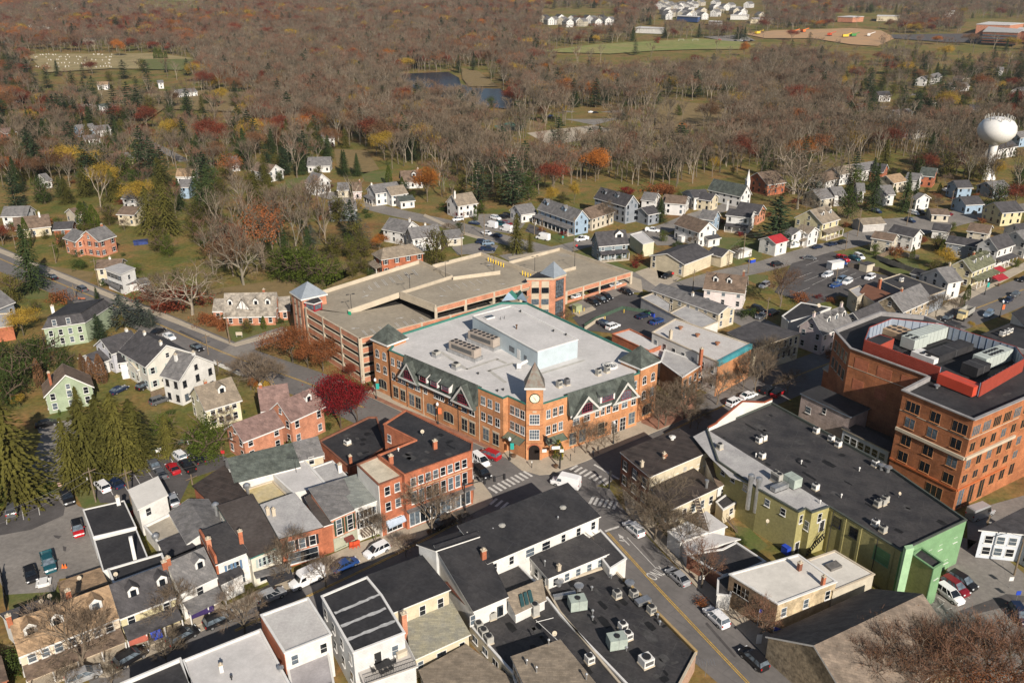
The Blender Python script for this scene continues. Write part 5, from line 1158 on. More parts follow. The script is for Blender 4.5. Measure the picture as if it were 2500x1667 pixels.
t4 = block('shop_building', 'white two-storey shop with black roof and blue shutters', 'S670,1528 1062,1374 800,1068 470,1190', 6.3, wallw, blackroof2, zs=[5.9, 5.9, 7.0, 7.0], wins=[(0, 2, [3.4], .9, 1.6, dict(sh=blueshut, m=1.6)), (0, 2, [.6], 1.6, 1.9)], lm='the white shop with blue shutters')
p = t4['_pts']; wall_seg('party_wall', p[0:2], p[6:8], 0, 7.6, brickr, t4, .35); chimney(t4, *Q('S575,1290', 7.5)[0], 6.0, 8.6, brickp, .9)
MB().prism(Q('H1385,880 1520,830 1545,870 1410,935', 3.6), 0, 3.6).o('shop_bay', white, t4); MB().prism(offset(Q('H1385,880 1520,830 1545,870 1410,935', 3.6), .25), 3.6, 4.0).o('bay_roof', shing_d, t4)
t5 = block('shop_building', 'cream shop with big dark brown roof and teal eaves trim', 'S1105,1445 1480,1290 1130,708 700,850', 6.2, mat('pale_cream_paint', (.60, .565, .47), .85, .07, .4), mat('brown_membrane', (.060, .048, .043), .8, .3, .2, c2=(.085, .072, .066)), zs=[5.8, 5.8, 6.8, 6.8], cop=teal, wins=[(0, 3, [3.5], 1.0, 1.5, dict(cols=2, sh=greysh, m=1.2)), (0, 3, [.6], 1.8, 2.0), (3, 3, [4.0], .8, 1.1)], lm='the brown-roofed shop')
chimney(t5, *Q('S985,1240', 7.0)[0], 5.5, 8.8, brickr, .8); awning(*Q('H1700,890 1850,835', 2.8), 3.0, 1.5, blackcloth, 'black canvas awning before the cream shop'); MB().prism(Q('H1618,862 1842,800 1860,830 1632,895', 3.3), 3.0, 3.3).o('pent_roof', shing_g, t5)
t6 = block('shop_building', 'red-brick shop with patched pale grey roof', 'S1480,1205 2010,1062 1660,668 1250,815', 6.4, brickr, greyroof, zs=[6.2, 6.2, 6.6, 6.6], cop=shing_d, wins=[(0, 3, [3.2], 1.0, 1.8, dict(sh=blacksh, m=1.2)), (0, 3, [.5], 2.0, 2.1)], lm='the grey-roofed brick shop')
for s in ('S1325,870', 'S1400,880'): chimney(t6, *Q(s, 7.4)[0], 6.0, 8.0, concl, .7)
t7 = block('shop_building', 'salmon-brick shop with dark green shutters and grey shingle roof', 'H2110,500 2270,432 2190,300 1985,362', 7.4, brickp, shing_g, zs=[6.6, 6.6, 8.4, 8.4], wins=[(0, 2, [4.4, 2.7][:1], .95, 1.6, dict(sh=greensh, m=.9))], lm='the salmon-brick shop')
p = t7['_pts']; win(t7, p[0:2], p[2:4], 2, [3.0], .95, 1.4, m=.9, sgn=t7['_sg'], sh=greensh); wall_seg('shop_front', p[0:2], p[2:4], 0, 2.6, mat('sage_shopfront', (.34, .35, .27), .8, .1), t7, .3); win(t7, p[0:2], p[2:4], 2, [.5], 1.6, 1.6, 2, 1, m=.5, sgn=t7['_sg'], fm=greensh)
a_, c_ = Vector(p[0:2]), Vector(p[2:4]); u = (c_ - a_).normalized(); nv = Vector((u.y, -u.x)) * (1 if t7['_sg'] > 0 else -1); m_ = a_.lerp(c_, .45) + nv * .2
text('PHILTER', (m_.x, m_.y, 2.35), math.atan2(u.y, u.x), .5, white, t7, rad(90), .03); awning(along(a_, c_, .4), along(a_, c_, .75), 2.1, .9, mat('maroon_canvas', (.13, .035, .03), .9, .1), 'maroon awning over the salmon-brick shop door', .5)
block('roof_link', None, 'S2010,1062 2140,1020 1900,692 1820,742', 6.0, brickr, MATS['brown_membrane'], zs=[5.8, 5.8, 6.6, 6.6], t=t7)
t8 = block('shop_building', 'narrow white shop with black shutters and striped awning', 'I175,434 322,380 235,240 58,294', 7.6, wallw, mat('grey_green_shingle', (.21, .225, .21), .9, .12, .7, kind='shingle'), zs=[7.0, 7.0, 8.0, 8.0], wins=[(0, 4, [4.6, 2.7], .7, 1.4, dict(sh=blacksh, m=.6))], lm='the narrow white shop')
p = t8['_pts']; stripe = mat('striped_canvas', (.6, .55, .45), .9, .1, seam=(.45, 30, (.08, .05, .04), .9, .2)); awning(along(p[0:2], p[2:4], .1), along(p[0:2], p[2:4], .6), 2.5, 1.3, stripe, 'brown and cream striped awning on the narrow white shop'); chimney(t8, *Q('I245,255', 8.6)[0], 7.0, 9.2, white, .8)
zb = 11.6; pb = Q('L560,1455 1420,1150 1432,1042 582,627 297,810 705,1010 225,1205', zb)
t9 = block('corner_building', 'three-storey red-brick corner block with L-shaped black roof', pb, zb, brickr, blackroof, .25, brickr, wins=[(0, 8, [8.7], .95, 1.6, dict(m=1.2)), (0, 8, [5.1], .95, 2.4, dict(m=1.2)), (4, 2, [8.2, 5.0], .9, 1.5), (1, 1, [8.7, 5.1], .9, 1.6), (2, 8, [8.7, 5.1], .95, 1.7)], lm='the red-brick corner block')
wall_seg('stone_band', pb[0], pb[1], 7.9, 8.1, mat('sand_band', (.5, .33, .2), .9, .1), t9, .16); wall_seg('shop_cornice', pb[0], pb[1], 3.9, 4.2, shing_g, t9, 1.2, .4 if t9['_sg'] > 0 else -.4); win(t9, pb[0], pb[1], 6, [.6], 2.0, 2.6, 2, 1, m=.6, sgn=t9['_sg'], fm=white)
for s in ('L950,1060', 'L388,1250'): chimney(t9, *Q(s, zb + .8)[0], zb - .4, zb + 1.5, brickr, .9)
dish('L790,955', zb, 'white satellite dish on the corner block roof', .5); vent('L485,1155', zb - .3, .5, .1, white)
pc = Q('I325,302 L560,1458 225,1212 I188,172', 10.9); t10 = block('brick_building', 'narrow brick building with cream-coated roof and pale side wall', pc, 10.9, brickr, creamroof, .2, brickd, wins=[(0, 2, [8.2, 5.0], .95, 1.6, dict(m=1.1)), (0, 1, [.5], 3.0, 2.4, dict(cols=3))], lm='the cream-roofed brick building')
wall_seg('rendered_side_wall', pc[3], pc[0], 0, 10.7, wallw, t10, .12); awning(*Q('I370,540 500,480', 2.8), 3.0, 1.0, mat('pale_blue_canvas', (.38, .45, .55), .9, .1), 'pale blue awning at the foot of the brick building')
t11 = block('low_brick_building', 'single-storey brick building with wide black roof', 'D2035,1505 2352,1352 L205,718 L325,1095 L30,1290 H2232,192', 4.6, brickr, blackroof, .3, brickd, wins=[(5, 2, [1.5], .9, 1.2)], lm='the low black-roofed building'); unit('H2218,45', 4.4, (1.1, 1.1, .7), STR, white, 'white square condenser on the low black roof')
for s in ('H2235,140', ): chimney(t11, *Q(s, 5.4)[0], 4.0, 6.2, brickr, .7)
t12 = house('workshop', 'long white workshop with dark green shingle roof', 'S806,207 1640,5', 'S1150,465', 4.4, 7.2, wallw, shing_gn, (), (), lm='the green-shingled workshop', over=.2, cat='building', nwin=[0, 0, 0, 1]); p_, q_ = Q('S1180,480 1390,410', 3.6);
house('workshop', 'cream-walled building with pale grey shingle roof', 'S1640,2 1965,-75', 'S1900,190', 4.4, 6.8, cream, shing_g, (), (), lm='the cream-walled building', over=.2, cat='building')
t13 = block('flat_roofed_building', 'low building with white roof and television antenna', 'S1372,385 1510,242 1730,162 1882,322 2085,552 1650,640', 4.3, wallw, whiteroof, .2, white, lm='the white-roofed low building')
block('flat_roofed_building', 'low building with faded lilac-grey roof and white chimney', 'S1888,322 2150,232 2352,445 2088,552', 3.9, wallw, greyroof, .15, white); t = ALL[-1]; chimney(t, *Q('S2245,330', 4.6)[0], 3.5, 5.6, white, .9)
block('flat_roofed_building', 'low wing with grey and yellow-stained roof', 'S985,615 1390,485 1592,690 1240,805', 3.0, wallw, mat('yellow_stained_roof', (.46, .41, .30), .9, .2, .15, c2=(.50, .40, .19)), .2, concl)
x, y = on('S1080,690', 3.0); t = thing('exhaust_duct', 'silver mushroom-topped exhaust duct beside the yellow-stained roof', 'duct', (x, y, 2.6)); MB().tube((x, y, 2.6), (x, y, 5.0), .3, .3, 8).o('duct', metal, t); MB().lathe((x, y), [(.3, 5.0), (.65, 5.1), (.65, 5.6), (.3, 5.9), (0, 5.9)], 10).o('cap', metal, t)
block('flat_roofed_building', 'brick building with dark brown ribbed roof', 'S380,532 768,318 1078,712 700,838', 4.2, brickr, brownmetal, 0, dark, zs=[3.8, 4.4, 4.4, 3.8], lm='the brown ribbed roof')
x, y = on('S670,880', 5.0); t = thing('exhaust_duct', 'silver mushroom-topped exhaust duct behind the cream shop', 'duct', (x, y, 2.6)); MB().tube((x, y, 2.0), (x, y, 6.0), .28, .28, 8).o('duct', metal, t); MB().lathe((x, y), [(.3, 6.0), (.65, 6.1), (.65, 6.6), (.3, 6.9), (0, 6.9)], 10).o('cap', metal, t)
t15 = block('white_building', 'tall white building with pale ribbed roof and outside stair', 'R1765,830 2125,656 2010,466 1652,630', 6.0, wallw, mat('pale_ribbed_roof', (.54, .52, .49), .7, .06, .3, seam=(.7, 60, (.5, .49, .47), .5)), zs=[5.7, 5.7, 6.3, 6.3], wins=[(0, 1, [3.6], .9, 1.4, dict(m=.8, m2=3)), (0, 2, [.5], 1.2, 1.6, dict(cols=2, m=.8, m2=1.6))], lm='the white building with a stair')
stair('R2160,915', .2, 'R2050,760', 3.3, 1.0, 'grey wooden stair on the tall white building', woodp)
block('flat_roofed_building', 'low terrace-roofed wing behind the tall white building', 'R1838,1062 2165,905 2352,1150 2010,1262', 2.9, wallw, mat('terrace_concrete', (.36, .32, .26), .9, .15, .3), .4, white)
x, y = on('R1985,1215', 3.0); t = thing('roof_vent', 'round silver vent on the terrace roof', 'vent', (x, y, 2.5)); MB().lathe((x, y), [(.35, 2.5), (.35, 3.0), (.6, 3.1), (.6, 3.6), (.3, 3.9), (0, 3.9)], 12).o('cap', metal, t)
house('outbuilding', 'white outbuilding with low grey gable roof', 'S315,725 560,1120', 'S262,1080', 3.8, 5.2, wallw, shing_g, (), (), lm='the grey-gabled outbuilding', over=.2, cat='building', wn=False)
t18 = block('flat_roofed_building', 'black flat-roofed building with white coping and white chimney', 'R1055,856 1585,737 1742,1076 1185,1206', 4.5, wallw, blackroof, .1, white, over=.02, lm='the black-roofed block by the lot'); chimney(t18, *Q('R1505,740', 5.3)[0], 4, 6.2, white, .8)
t19 = block('flat_roofed_building', 'black flat-roofed building with tall slim white chimney', 'R1196,1240 1742,1102 1892,1470 1312,1642', 4.1, wallw, blackroof, .1, white, over=.02); MB().box(Q('R1722,1480', 4.1)[0], (.55, .45, 4.6), .4, 3.8).o('flue', white, t19)
block('outbuilding', 'low outbuilding with dark mottled shingles', 'S-60,1275 230,1155 388,1340 60,1470', 3.6, wallw, shing_d, 0, dark)
block('rear_wing', 'black flat-roofed rear wing of the charcoal row house', 'U1378,112 2062,-88 2112,45 1450,288', 4.6, wallw, blackroof, .2, white)
block('rear_wing', 'tan-shingled rear wing behind the long row house', 'U756,290 1272,115 1358,302 800,480', 4.0, wallw, shing_t, 0, shing_b); dish('U1025,280', 4.2, 'dish on the tan rear wing'); block('rear_wing', 'dark flat rear wing at the row house end', 'U25,690 540,508 690,560 120,780', 4.6, wallw, shing_d, 0, white)
for s, l in (('U540,580', 'white dish at the left rear wing'), ('U650,510', 'white dish between the two rear wings'), ('U1488,232', 'white dish behind the charcoal roof')): dish(s, 4.8, l)
block('brick_building', 'brick corner of a building beside a green shrub at the picture edge', 'U-300,1150 0,1240 80,1530 -260,1640', 3.4, brickr, shing_b, 0, brickd)
# ---------------------------------------------------------------- near side of the main street
n1 = block('shop_building', 'black-roofed shop with stepped white parapet', 'H770,1568 1150,1408 1260,1660 850,1830', 6.2, wallw, blackroof, .5, white, lm='the stepped white parapet')
n2 = block('shop_building', 'wide shop with white painted roof', 'H1168,1422 1660,1225 1845,1568 1960,1770 1330,1960', 6.2, wallw, whiteroof, .25, white, lm='the wide white roof')
for s in ('H1410,1470', ): chimney(n2, *Q(s, 6.6)[0], 5.8, 7.2, white, .6)
vent('H1478,1545', 6.0, .5, .1, dark); vent('H1790,1490', 6.0, .6, .25, metal, 'silver turbine vent on the wide white roof')
n3 = block('brick_building', 'brick-sided building with patched white-grey roof', 'H1665,1132 1965,1022 2112,1255 1815,1372', 7.6, wallw, mat('patched_grey_roof', (.42, .40, .39), .85, .15, .3, c2=(.52, .51, .49)), .2, white, wins=[(2, 2, [5.0], .9, 1.5, dict(m=.8))], lm='the brick-sided building'); p = n3['_pts']; wall_seg('brick_side_wall', p[6:8], p[0:2], 0, 7.4, brickr, n3, .2)
n3b = block('rear_wing', 'grey-roofed rear wing with small red awning', 'H1830,1440 2092,1360 2130,1570 1870,1650', 4.6, wallw, mat('lilac_grey_roof', (.36, .34, .35), .85, .12, .3), .2, white)
wg2 = mat('pale_grey_clapboard', (.54, .545, .545), .8, .08, .5, kind='siding')
n4 = block('white_building', 'white clapboard building with black roof striped with grey patches', 'I-40,1012 250,890 345,1005 490,1245 162,1372', 8.4, wg2, blackroof, .15, white, wins=[(4, 4, [5.4, 2.2], .9, 1.5), (3, 1, [5.2], .9, 1.6, dict(m=.6, m2=5)), ], lm='the striped black roof')
door(n4, Q('I490,1245', 8.4)[0], Q('I162,1372', 8.4)[0], .55, dark, 1, 2.2, n4['_sg'], 4.7)
for s in ('I45,1122 328,1002', 'I85,1205 372,1090', 'I125,1290 430,1170'):
 p_, q_ = [Vector(v) for v in Q(s, 8.28)]; u = (q_ - p_).normalized(); nv = Vector((-u.y, u.x)) * .28; b = MB(); pts = []
 n_ = 14
 up = [p_.lerp(q_, i / n_) + nv * R.uniform(.6, 1.3) for i in range(n_ + 1)]; dn = [p_.lerp(q_, i / n_) - nv * R.uniform(.6, 1.3) for i in range(n_ + 1)]
 for i in range(n_): b.face([(*v, 8.29) for v in (dn[i], dn[i + 1], up[i + 1], up[i])])
 b.o('seam_patch', mat('silver_seam_coating', (.42, .42, .42), .8, .15, 2), n4)
dk = Q('I165,1402 478,1290 562,1462 240,1575', 4.6); n4d = block('roof_deck', None, dk, 4.6, wg2, mat('pale_decking', (.46, .43, .40), .8, .08, .5), 0, white, t=n4)
for i, m_ in ((1, white), (2, dark)):
 p_, q_ = Vector(dk[i]), Vector(dk[(i + 1) % 4]); b = MB(); n_ = int((q_ - p_).length / .22)
 for k in range(n_ + 1): e = p_.lerp(q_, k / n_); b.tube((*e, 4.7), (*e, 5.75), .025, .025, 4)
 b.tube((*p_, 5.75), (*q_, 5.75), .05, .05, 4); b.tube((*p_, 4.85), (*q_, 4.85), .04, .04, 4); b.o('railing', m_, n4)
tx, ty = on('I360,1475', 4.75); ta = rz_of(*Q('I320,1495 410,1455', 4.75)); t = thing('patio_table', 'long black patio table on the roof deck', 'table', (tx, ty, 4.77)); MB().box((tx, ty), (2.2, 1.1, .06), ta, 5.48).o('table_top', dark, t)
for sx in (-1, 1):
 for sy in (-1, 1): c = (tx + sx * .9 * math.cos(ta) - sy * .4 * math.sin(ta), ty + sx * .9 * math.sin(ta) + sy * .4 * math.cos(ta)); MB().box(c, (.08, .08, .71), ta, 4.77).o('leg', dark, t)
CHM = None
for i, (ox, oy, a) in enumerate([(-.7, .95, 3.14), (0, .95, 3.14), (.7, .95, 3.14), (-.7, -.95, 0), (0, -.95, 0), (.7, -.95, 0), (-1.5, 0, -1.57), (1.5, 0, 1.57)]):
 x = tx + ox * math.cos(ta) - oy * math.sin(ta); y = ty + ox * math.sin(ta) + oy * math.cos(ta)
 if CHM is None:
  CHM = {}; b = MB(); b.box((0, 0), (.5, .5, .06), 0, .42); CHM['seat'] = b.mesh('seat'); b = MB(); b.box((0, -.23), (.5, .05, .1), 0, .9)
  for k in range(5): b.box((-.22 + .11 * k, -.23), (.04, .04, .5), 0, .45)
  CHM['backrest'] = b.mesh('backrest'); b = MB(); b.box((0, 0), (.04, .04, .42), 0, 0); CHM['leg'] = b.mesh('leg')
  for m_ in CHM.values(): m_.materials.append(dark)
 c = thing('patio_chair', 'black slatted patio chair at the roof-deck table', 'chair', (x, y, 4.77), 'chairs around the roof-deck table'); c.rotation_euler = (0, 0, ta + a)
 for k, lo in (('seat', [(0, 0, 0)]), ('backrest', [(0, 0, 0)]), ('leg', [(sx * .21, sy * .21, 0) for sx in (-1, 1) for sy in (-1, 1)])):
  for l in lo: o = bpy.data.objects.new(k, CHM[k]); COL.objects.link(o); o.parent = c; o.location = l
x, y = on('I215,1430', 4.8); t = thing('grill', 'black barbecue grill on the roof deck', 'grill', (x, y, 4.77)); MB().lathe((x, y), [(.05, 5.3), (.35, 5.4), (.4, 5.65), (.3, 5.9), (0, 6.0)], 10).o('bowl', dark, t)
for k in range(3): MB().tube((x, y, 5.4), (x + .4 * math.cos(k * 2.1), y + .4 * math.sin(k * 2.1), 4.77), .03, .03, 4).o('leg', dark, t)
x, y = on('I470,1390', 4.8); t = thing('storage_box', 'beige storage box on the roof deck', 'box', (x, y, 4.77)); MB().box((x, y), (1.5, .8, .8), ta, 4.77).o('body', beige, t); MB().box((x, y), (1.56, .86, .1), ta, 5.57).o('lid', concl, t)
n5 = block('shop_building', 'black-roofed shop with cream rear wall', 'I250,890 600,762 772,972 425,1112', 7.4, cream, blackroof, 0, white, wins=[(2, 3, [4.8], .9, 1.6, dict(m=1.0))], lm='the cream rear wall')
chimney(n5, *Q('I490,1215', 5.5)[0], 3, 8.2, brickp, .9)
n6 = block('rear_wing', 'cream rear wing with weathered grey-green shingle roof', 'I500,1150 768,1045 900,1240 540,1402', 4.2, cream, mat('mossy_shingle', (.24, .235, .20), .95, .2, .5, c2=(.30, .28, .20), kind='shingle'), zs=[4.8, 4.8, 3.7, 3.7], wins=[(2, 2, [1.6], .8, 1.2, dict(m=.8, m2=4.5)), (2, 2, [1.6], .8, 1.2, dict(m=4.5, m2=.8))], lm='the mossy shingle roof')
block('rear_wing', 'low building with worn taupe shingle roof at the bottom edge', 'I590,1492 880,1330 1200,1572 1300,1800 760,1900', 2.6, wallw, shing_o, 0, dark)
b = MB(); wall_seg('wooden_fence', *Q('I775,1010 900,1195', 2.0), 0, 4.2, mat('new_fence_wood', (.34, .23, .10), .9, .15, 1)); tag(bpy.context.scene.objects['wooden_fence'], 'tall tan board fence beside the mossy shingle roof', 'fence')
n7 = block('corner_building', 'tall white building with long sloping black roof and five-light rear window', 'I580,668 838,590 955,655 692,742', 8.8, wg2, blackroof, zs=[8.2, 8.2, 9.4, 9.4], lm='the sloping black roof')
block('x', None, 'I692,742 955,655 1142,962 932,1050', 8, wallw, blackroof, zs=[9.4, 9.4, 6.4, 6.4], t=n7, wins=[(2, 5, [3.4], .8, 1.8, dict(m=.9, m2=4.2, rows=1)), (2, 1, [4.0], .8, 1.6, dict(m=6.5, m2=.4))])
chimney(n7, *Q('I995,750', 9.0)[0], 6.5, 10.0, brickr, .9); p_, q_ = Q('I775,905 925,1060', 5.6); wall_seg('porch_roof', p_, q_, 5.2, 5.35, mat('rusty_metal_roof', (.12, .045, .03), .8, .25, 1), n7, 1.8)
for s in ('I900,1085', 'I820,1000'): MB().box(Q(s, 4)[0], (.2, .2, 5.2), 0, 0).o('post', white, n7)
n8 = block('row_building', 'long white row building with black roof at the crossing', 'I840,592 1530,320 1732,484 1022,780', 8.7, wallw, blackroof, zs=[9.4, 9.4, 8.0, 8.0], wins=[(2, 5, [6.0], .8, 1.4, dict(m=.8, m2=8)), (2, 4, [6.0], .8, 1.4, dict(m=11, m2=.8)), (0, 10, [5.0, 1.6], .9, 1.6), (1, 3, [4.8], .9, 1.5)], lm='the long white row')
x = n8['_pts']; b = MB(); pa, pb_ = Q('I1362,388 1556,545', 8.0); wall_seg('roof_divider', pa, pb_, 7.4, 8.2, white, n8, .14)
for s in ('I1500,470', 'I1112,585', 'I890,635'): vent(s, 8.3, .7, .3, acgrey, '~small roof ventilator')
for s in ('I1055,620', 'I1468,545'): vent(s, 7.8, 1.1, .1, metal)
n9 = block('rear_wing', 'white rear wing with black roof along the alley', 'I1258,732 1590,604 1782,738 1410,890', 5.6, wallw, blackroof2, zs=[5.9, 5.9, 5.4, 5.4], wins=[(2, 5, [3.5], .85, 1.3, dict(m=.9)), (3, 3, [3.2], .9, 1.5)], lm='the white rear wing'); chimney(n9, *Q('I1475,835', 6.0)[0], 5, 6.6, concl, .7); vent('I1385,830', 5.5, 1.2, .09, metal)
n10 = block('rear_wing', 'small white wing with black roof beside the turning lane', 'I1650,640 1740,590 1905,772 1800,838', 5.0, wallw, blackroof2, .15, white, wins=[(1, 1, [1.4], .9, 1.4)], lm='the small wing by the turning lane')
stair('I1700,660', 4.2, 'I1610,600', 5.6, 1.2, 'weathered wooden stair at the long white row', woodp, 7); stair('I1735,790', 1.0, 'I1800,840', 3.6, 1.3, 'weathered wooden stair at the small white wing', woodp, 8)
p_ = Q('I1790,800 1850,780 1870,830 1800,850', 3.6); t = thing('wooden_deck', 'weathered wooden stair landing by the white wing', 'deck', (*cen(p_), 0)); MB().prism(p_, 3.45, 3.6).o('floor', woodp, t)
for q_ in p_: MB().box(q_, (.14, .14, 4.5), 0, 0).o('post', woodp, t)
block('rear_wing', 'black flat-roofed link behind the sloping roof', 'I1050,822 1180,772 1332,926 1140,1002', 5.2, wallw, blackroof2, .15, white); chimney(ALL[-1], *Q('I1115,800', 5.8)[0], 5, 6.2, concl, .8)
n12 = block('rear_wing', 'small white wing with triple skylight in a grey roof', 'I1140,1030 1362,942 1385,1018 1200,1105', 5.6, wallw, shing_o, zs=[6.4, 6.4, 5.0, 5.0])
sp = [Vector(v) for v in Q('I1218,1022 1300,985 1318,1030 1232,1068', 5.95)];
for k in range(3):
 a, c = sp[0].lerp(sp[1], k / 3 + .03), sp[0].lerp(sp[1], k / 3 + .28); d, e = sp[3].lerp(sp[2], k / 3 + .28), sp[3].lerp(sp[2], k / 3 + .03); b = MB(); b.prism([tuple(v) for v in (a, c, d, e)], 5.0, [6.45, 6.45, 5.7, 5.7] if area([tuple(v) for v in (a, c, d, e)]) > 0 else [5.7, 5.7, 6.45, 6.45]); b.o('skylight', mat('skylight_teal', (.03, .07, .075), .15, .1, spec=.6), n12)
n13 = block('flat_roofed_building', 'big single-storey building with black roof full of air-conditioning units', 'I1390,950 1800,812 1890,905 2352,1370 J140,1600 I2500,1850 2100,1850 1480,1110', 3.5, mat('pinkish_brick', (.40, .26, .185), .9, .12, .5, kind='brick'), blackroof2, .3, concl, wins=[(7, 8, [1.2], 1.5, .9, dict(cols=2, rows=1))], lm='the black roof full of units')
wall_seg('ochre_parapet', *Q('I1890,905 2352,1370', 3.5), 2.9, 3.75, mat('ochre_coping', (.36, .25, .11), .8, .1), n13, .4); rs = rz_of(*Q('I1890,905 2352,1370', 3.5)); rbig = rs + math.pi / 2
for s, l in (('I1592,1090', 'big grey-green packaged rooftop unit nearer the crossing'), ('I1842,1335', 'big grey-green packaged rooftop unit nearer the bottom edge')):
 rbox('rooftop_unit', l, s, 3.3, (2.6, 1.9, 1.7), rbig - .25, acgreen, (1, 1, 1, 1, .45))
for s, l in (('I2030,1450', 'cream packaged unit on the black roof'), ('I1952,1018', 'grey condenser near the street parapet'), ('I2065,1118', 'grey condenser hard by the ochre parapet'), ('I1845,1020', 'low grey cabinet unit in the middle of the roof'), ('I1882,1225', 'small pale fan box beside the packaged unit'), ('I1915,1285', 'small pale box joined to the packaged unit'), ('I1670,1435', 'white condenser by the pinkish wall')): unit(s, 3.3, (1.1, 1.1, 1.0) if 'cream' not in l else (1.7, 1.6, 1.2), rbig, acgrey if 'grey' in l else white, l)
for s, l in (('I1475,945', 'short silver turbine vent near the white rear wing'), ('I1602,975', 'silver exhaust fan near the roof step'), ('I1925,955', 'silver exhaust fan at the street parapet')): vent(s, 3.4, .9, .4, metal, l)
for s in ('I1690,1125', 'I1690,1165', 'I1808,900', 'I1685,975', 'I1905,1360', 'I2118,1195', 'I2105,1150'): vent(s, 3.3, .6, .12, metal)
rbox('duct', 'long grey duct on the black roof beside the packaged unit', 'I1510,1025', 3.3, (3.6, .7, .6), rbig - .2, metal, None, 'duct'); rbox('duct', 'pale duct cover along the street parapet', 'I2010,1060', 3.3, (2.4, 1.2, .6), rbig, metal, None, 'duct')
n14 = block('flat_roofed_building', 'low cream building with plain black roof and three condensers', 'I905,1190 1140,1105 1400,1020 1480,1122 1960,1620 2000,1850 1500,1850 1180,1500', 3.5, cream, blackroof2, .25, white, wins=[(7, 4, [1.2], 1.2, 1.0, dict(cols=2, rows=1))], lm='the low cream building')
for s, l in (('I965,1225', 'grey condenser at the top of a row of three'), ('I997,1268', 'grey condenser in the middle of a row of three'), ('I1030,1310', 'grey condenser at the bottom of a row of three'), ('I1048,1155', 'grey condenser below the five-light window'), ('I1322,1135', 'double-stacked condenser beside the skylight wing')): unit(s, 3.3, (1.05, 1.05, 1.05 if 'double' not in l else 1.9), rs, acgrey, l)
dish('I1445,1280', 5.6, 'white satellite dish on a mast at the brown-roofed wing', .5)
for s in ('I1328,1165 1500,1325', 'I1330,1178 1440,1150'):
 p_, q_ = Q(s, 3.45); MB().tube((*p_, 3.45), (*q_, 3.45), .05, .05, 5).o('conduit', white, n14)
n15 = block('flat_roofed_building', 'raised wing with grey-brown shingle roof and glazed side', 'I1182,1412 1480,1302 1735,1600 1345,1760', 6.4, wallw, shing_o, zs=[6.6, 6.4, 6.0, 6.2], wins=[(3, 6, [3.9], 1.3, 1.6, dict(m=.4))], lm='the raised brown-roofed wing')
for s in ('I1270,1455', 'I1332,1500', 'I1410,1325', 'I1650,1545'): vent(s, 6.5, .9, .1, metal)
# ---------------------------------------------------------------- right side of the crossing
j1 = block('corner_building', 'brick corner building with striped dark brown roof and pale rear', 'I1875,98 2056,251 J355,85 N2125,875', 7.6, brickd, brownmetal, 0, white, zs=[7.6, 7.6, 7.6, 7.6], wins=[(0, 3, [4.6, 1.4], 1.0, 1.8, dict(sh=blacksh)), (1, 8, [5.0], .9, 1.5)], lm='the striped brown roof'); p = j1['_pts']; wall_seg('rendered_rear_wall', p[2:4], p[4:6], 0, 7.4, cream, j1, .12); win(j1, p[2:4], p[4:6], 8, [4.9], .9, 1.5, sgn=j1['_sg'], m=.9)
for i in (0, 1): pass
for s in ('I2005,175', 'J55,120'): chimney(j1, *Q(s, 8.2)[0], 7.3, 8.9, concl, .7)
vent('I2150,130', 7.8, .6, .3, mat('rusty_vent', (.3, .14, .08), .8, .2), 'small rusty roof ventilator on the striped roof'); vent('I2195,15', 7.8, .6, .3, concl, 'pale box vent on the striped roof'); vent('J107,15', 7.8, .6, .35, white, 'white round vent near the far edge of the striped roof')
j2 = block('rear_wing', 'white rear wing with lower brown roof', 'J95,462 395,322 235,198 -20,330', 5.2, cream, brownmetal, 0, white, zs=[5.2] * 4, wins=[(0, 5, [2.4], .9, 1.5), (3, 3, [2.0], .9, 1.6)], lm='the lower brown roof')
x, y = on('J325,320', 5.4); t = thing('exhaust_duct', 'short silver chimney duct on the lower brown roof', 'duct', (x, y, 4)); MB().tube((x, y, 2.5), (x, y, 6.6), .28, .28, 8).o('duct', metal, t); MB().lathe((x, y), [(.4, 6.6), (.4, 7.0), (0, 7.1)], 8).o('cap', metal, t)
stair('J325,600', 3.2, 'J250,365', 5.4, .9, 'steel fire stair on the white rear wing', mat('rusted_steel_stair', (.14, .11, .09), .8, .2), 12); unit('J180,215', 5.4, (.8, .7, .8), rg, acgrey, 'grey window condenser on the brown roof edge')
block('rear_wing', 'steep brown-roofed annex with white end', 'J300,132 350,118 468,272 402,300', 5.4, wallw, shing_b, zs=[6.6, 6.6, 4.8, 4.8], wins=[(2, 1, [2.6], .8, 1.3)])
block('shed', 'small cream shed with patched black roof', 'J388,412 472,350 542,400 432,462', 3.2, cream, blackroof2, .1, white, wins=[(2, 1, [1.3], .9, 1.1)], cat='shed')
stair('J520,600', .2, 'J455,525', 2.6, 1.0, 'grey wooden back stair by the cream shed', woodp, 8)
block('rear_wing', 'low white-roofed wing on the pavement side', 'J80,600 205,540 335,606 160,668', 3.4, wallw, whiteroof, .15, white); block('rear_wing', 'low white-roofed wing by the fire stair', 'J325,480 447,570 345,606 272,520', 3.1, wallw, whiteroof, 0, white); block('rear_wing', 'low wing with rust-edged white roof', 'J168,668 332,612 520,652 205,742', 2.8, wallw, whiteroof, 0, white)
block('low_building', 'low black-roofed building with weathered brick face', 'J205,745 430,712 515,668 702,790 560,850 430,880', 3.0, brickd, blackroof2, .15, white, lm='the low black-roofed shop')
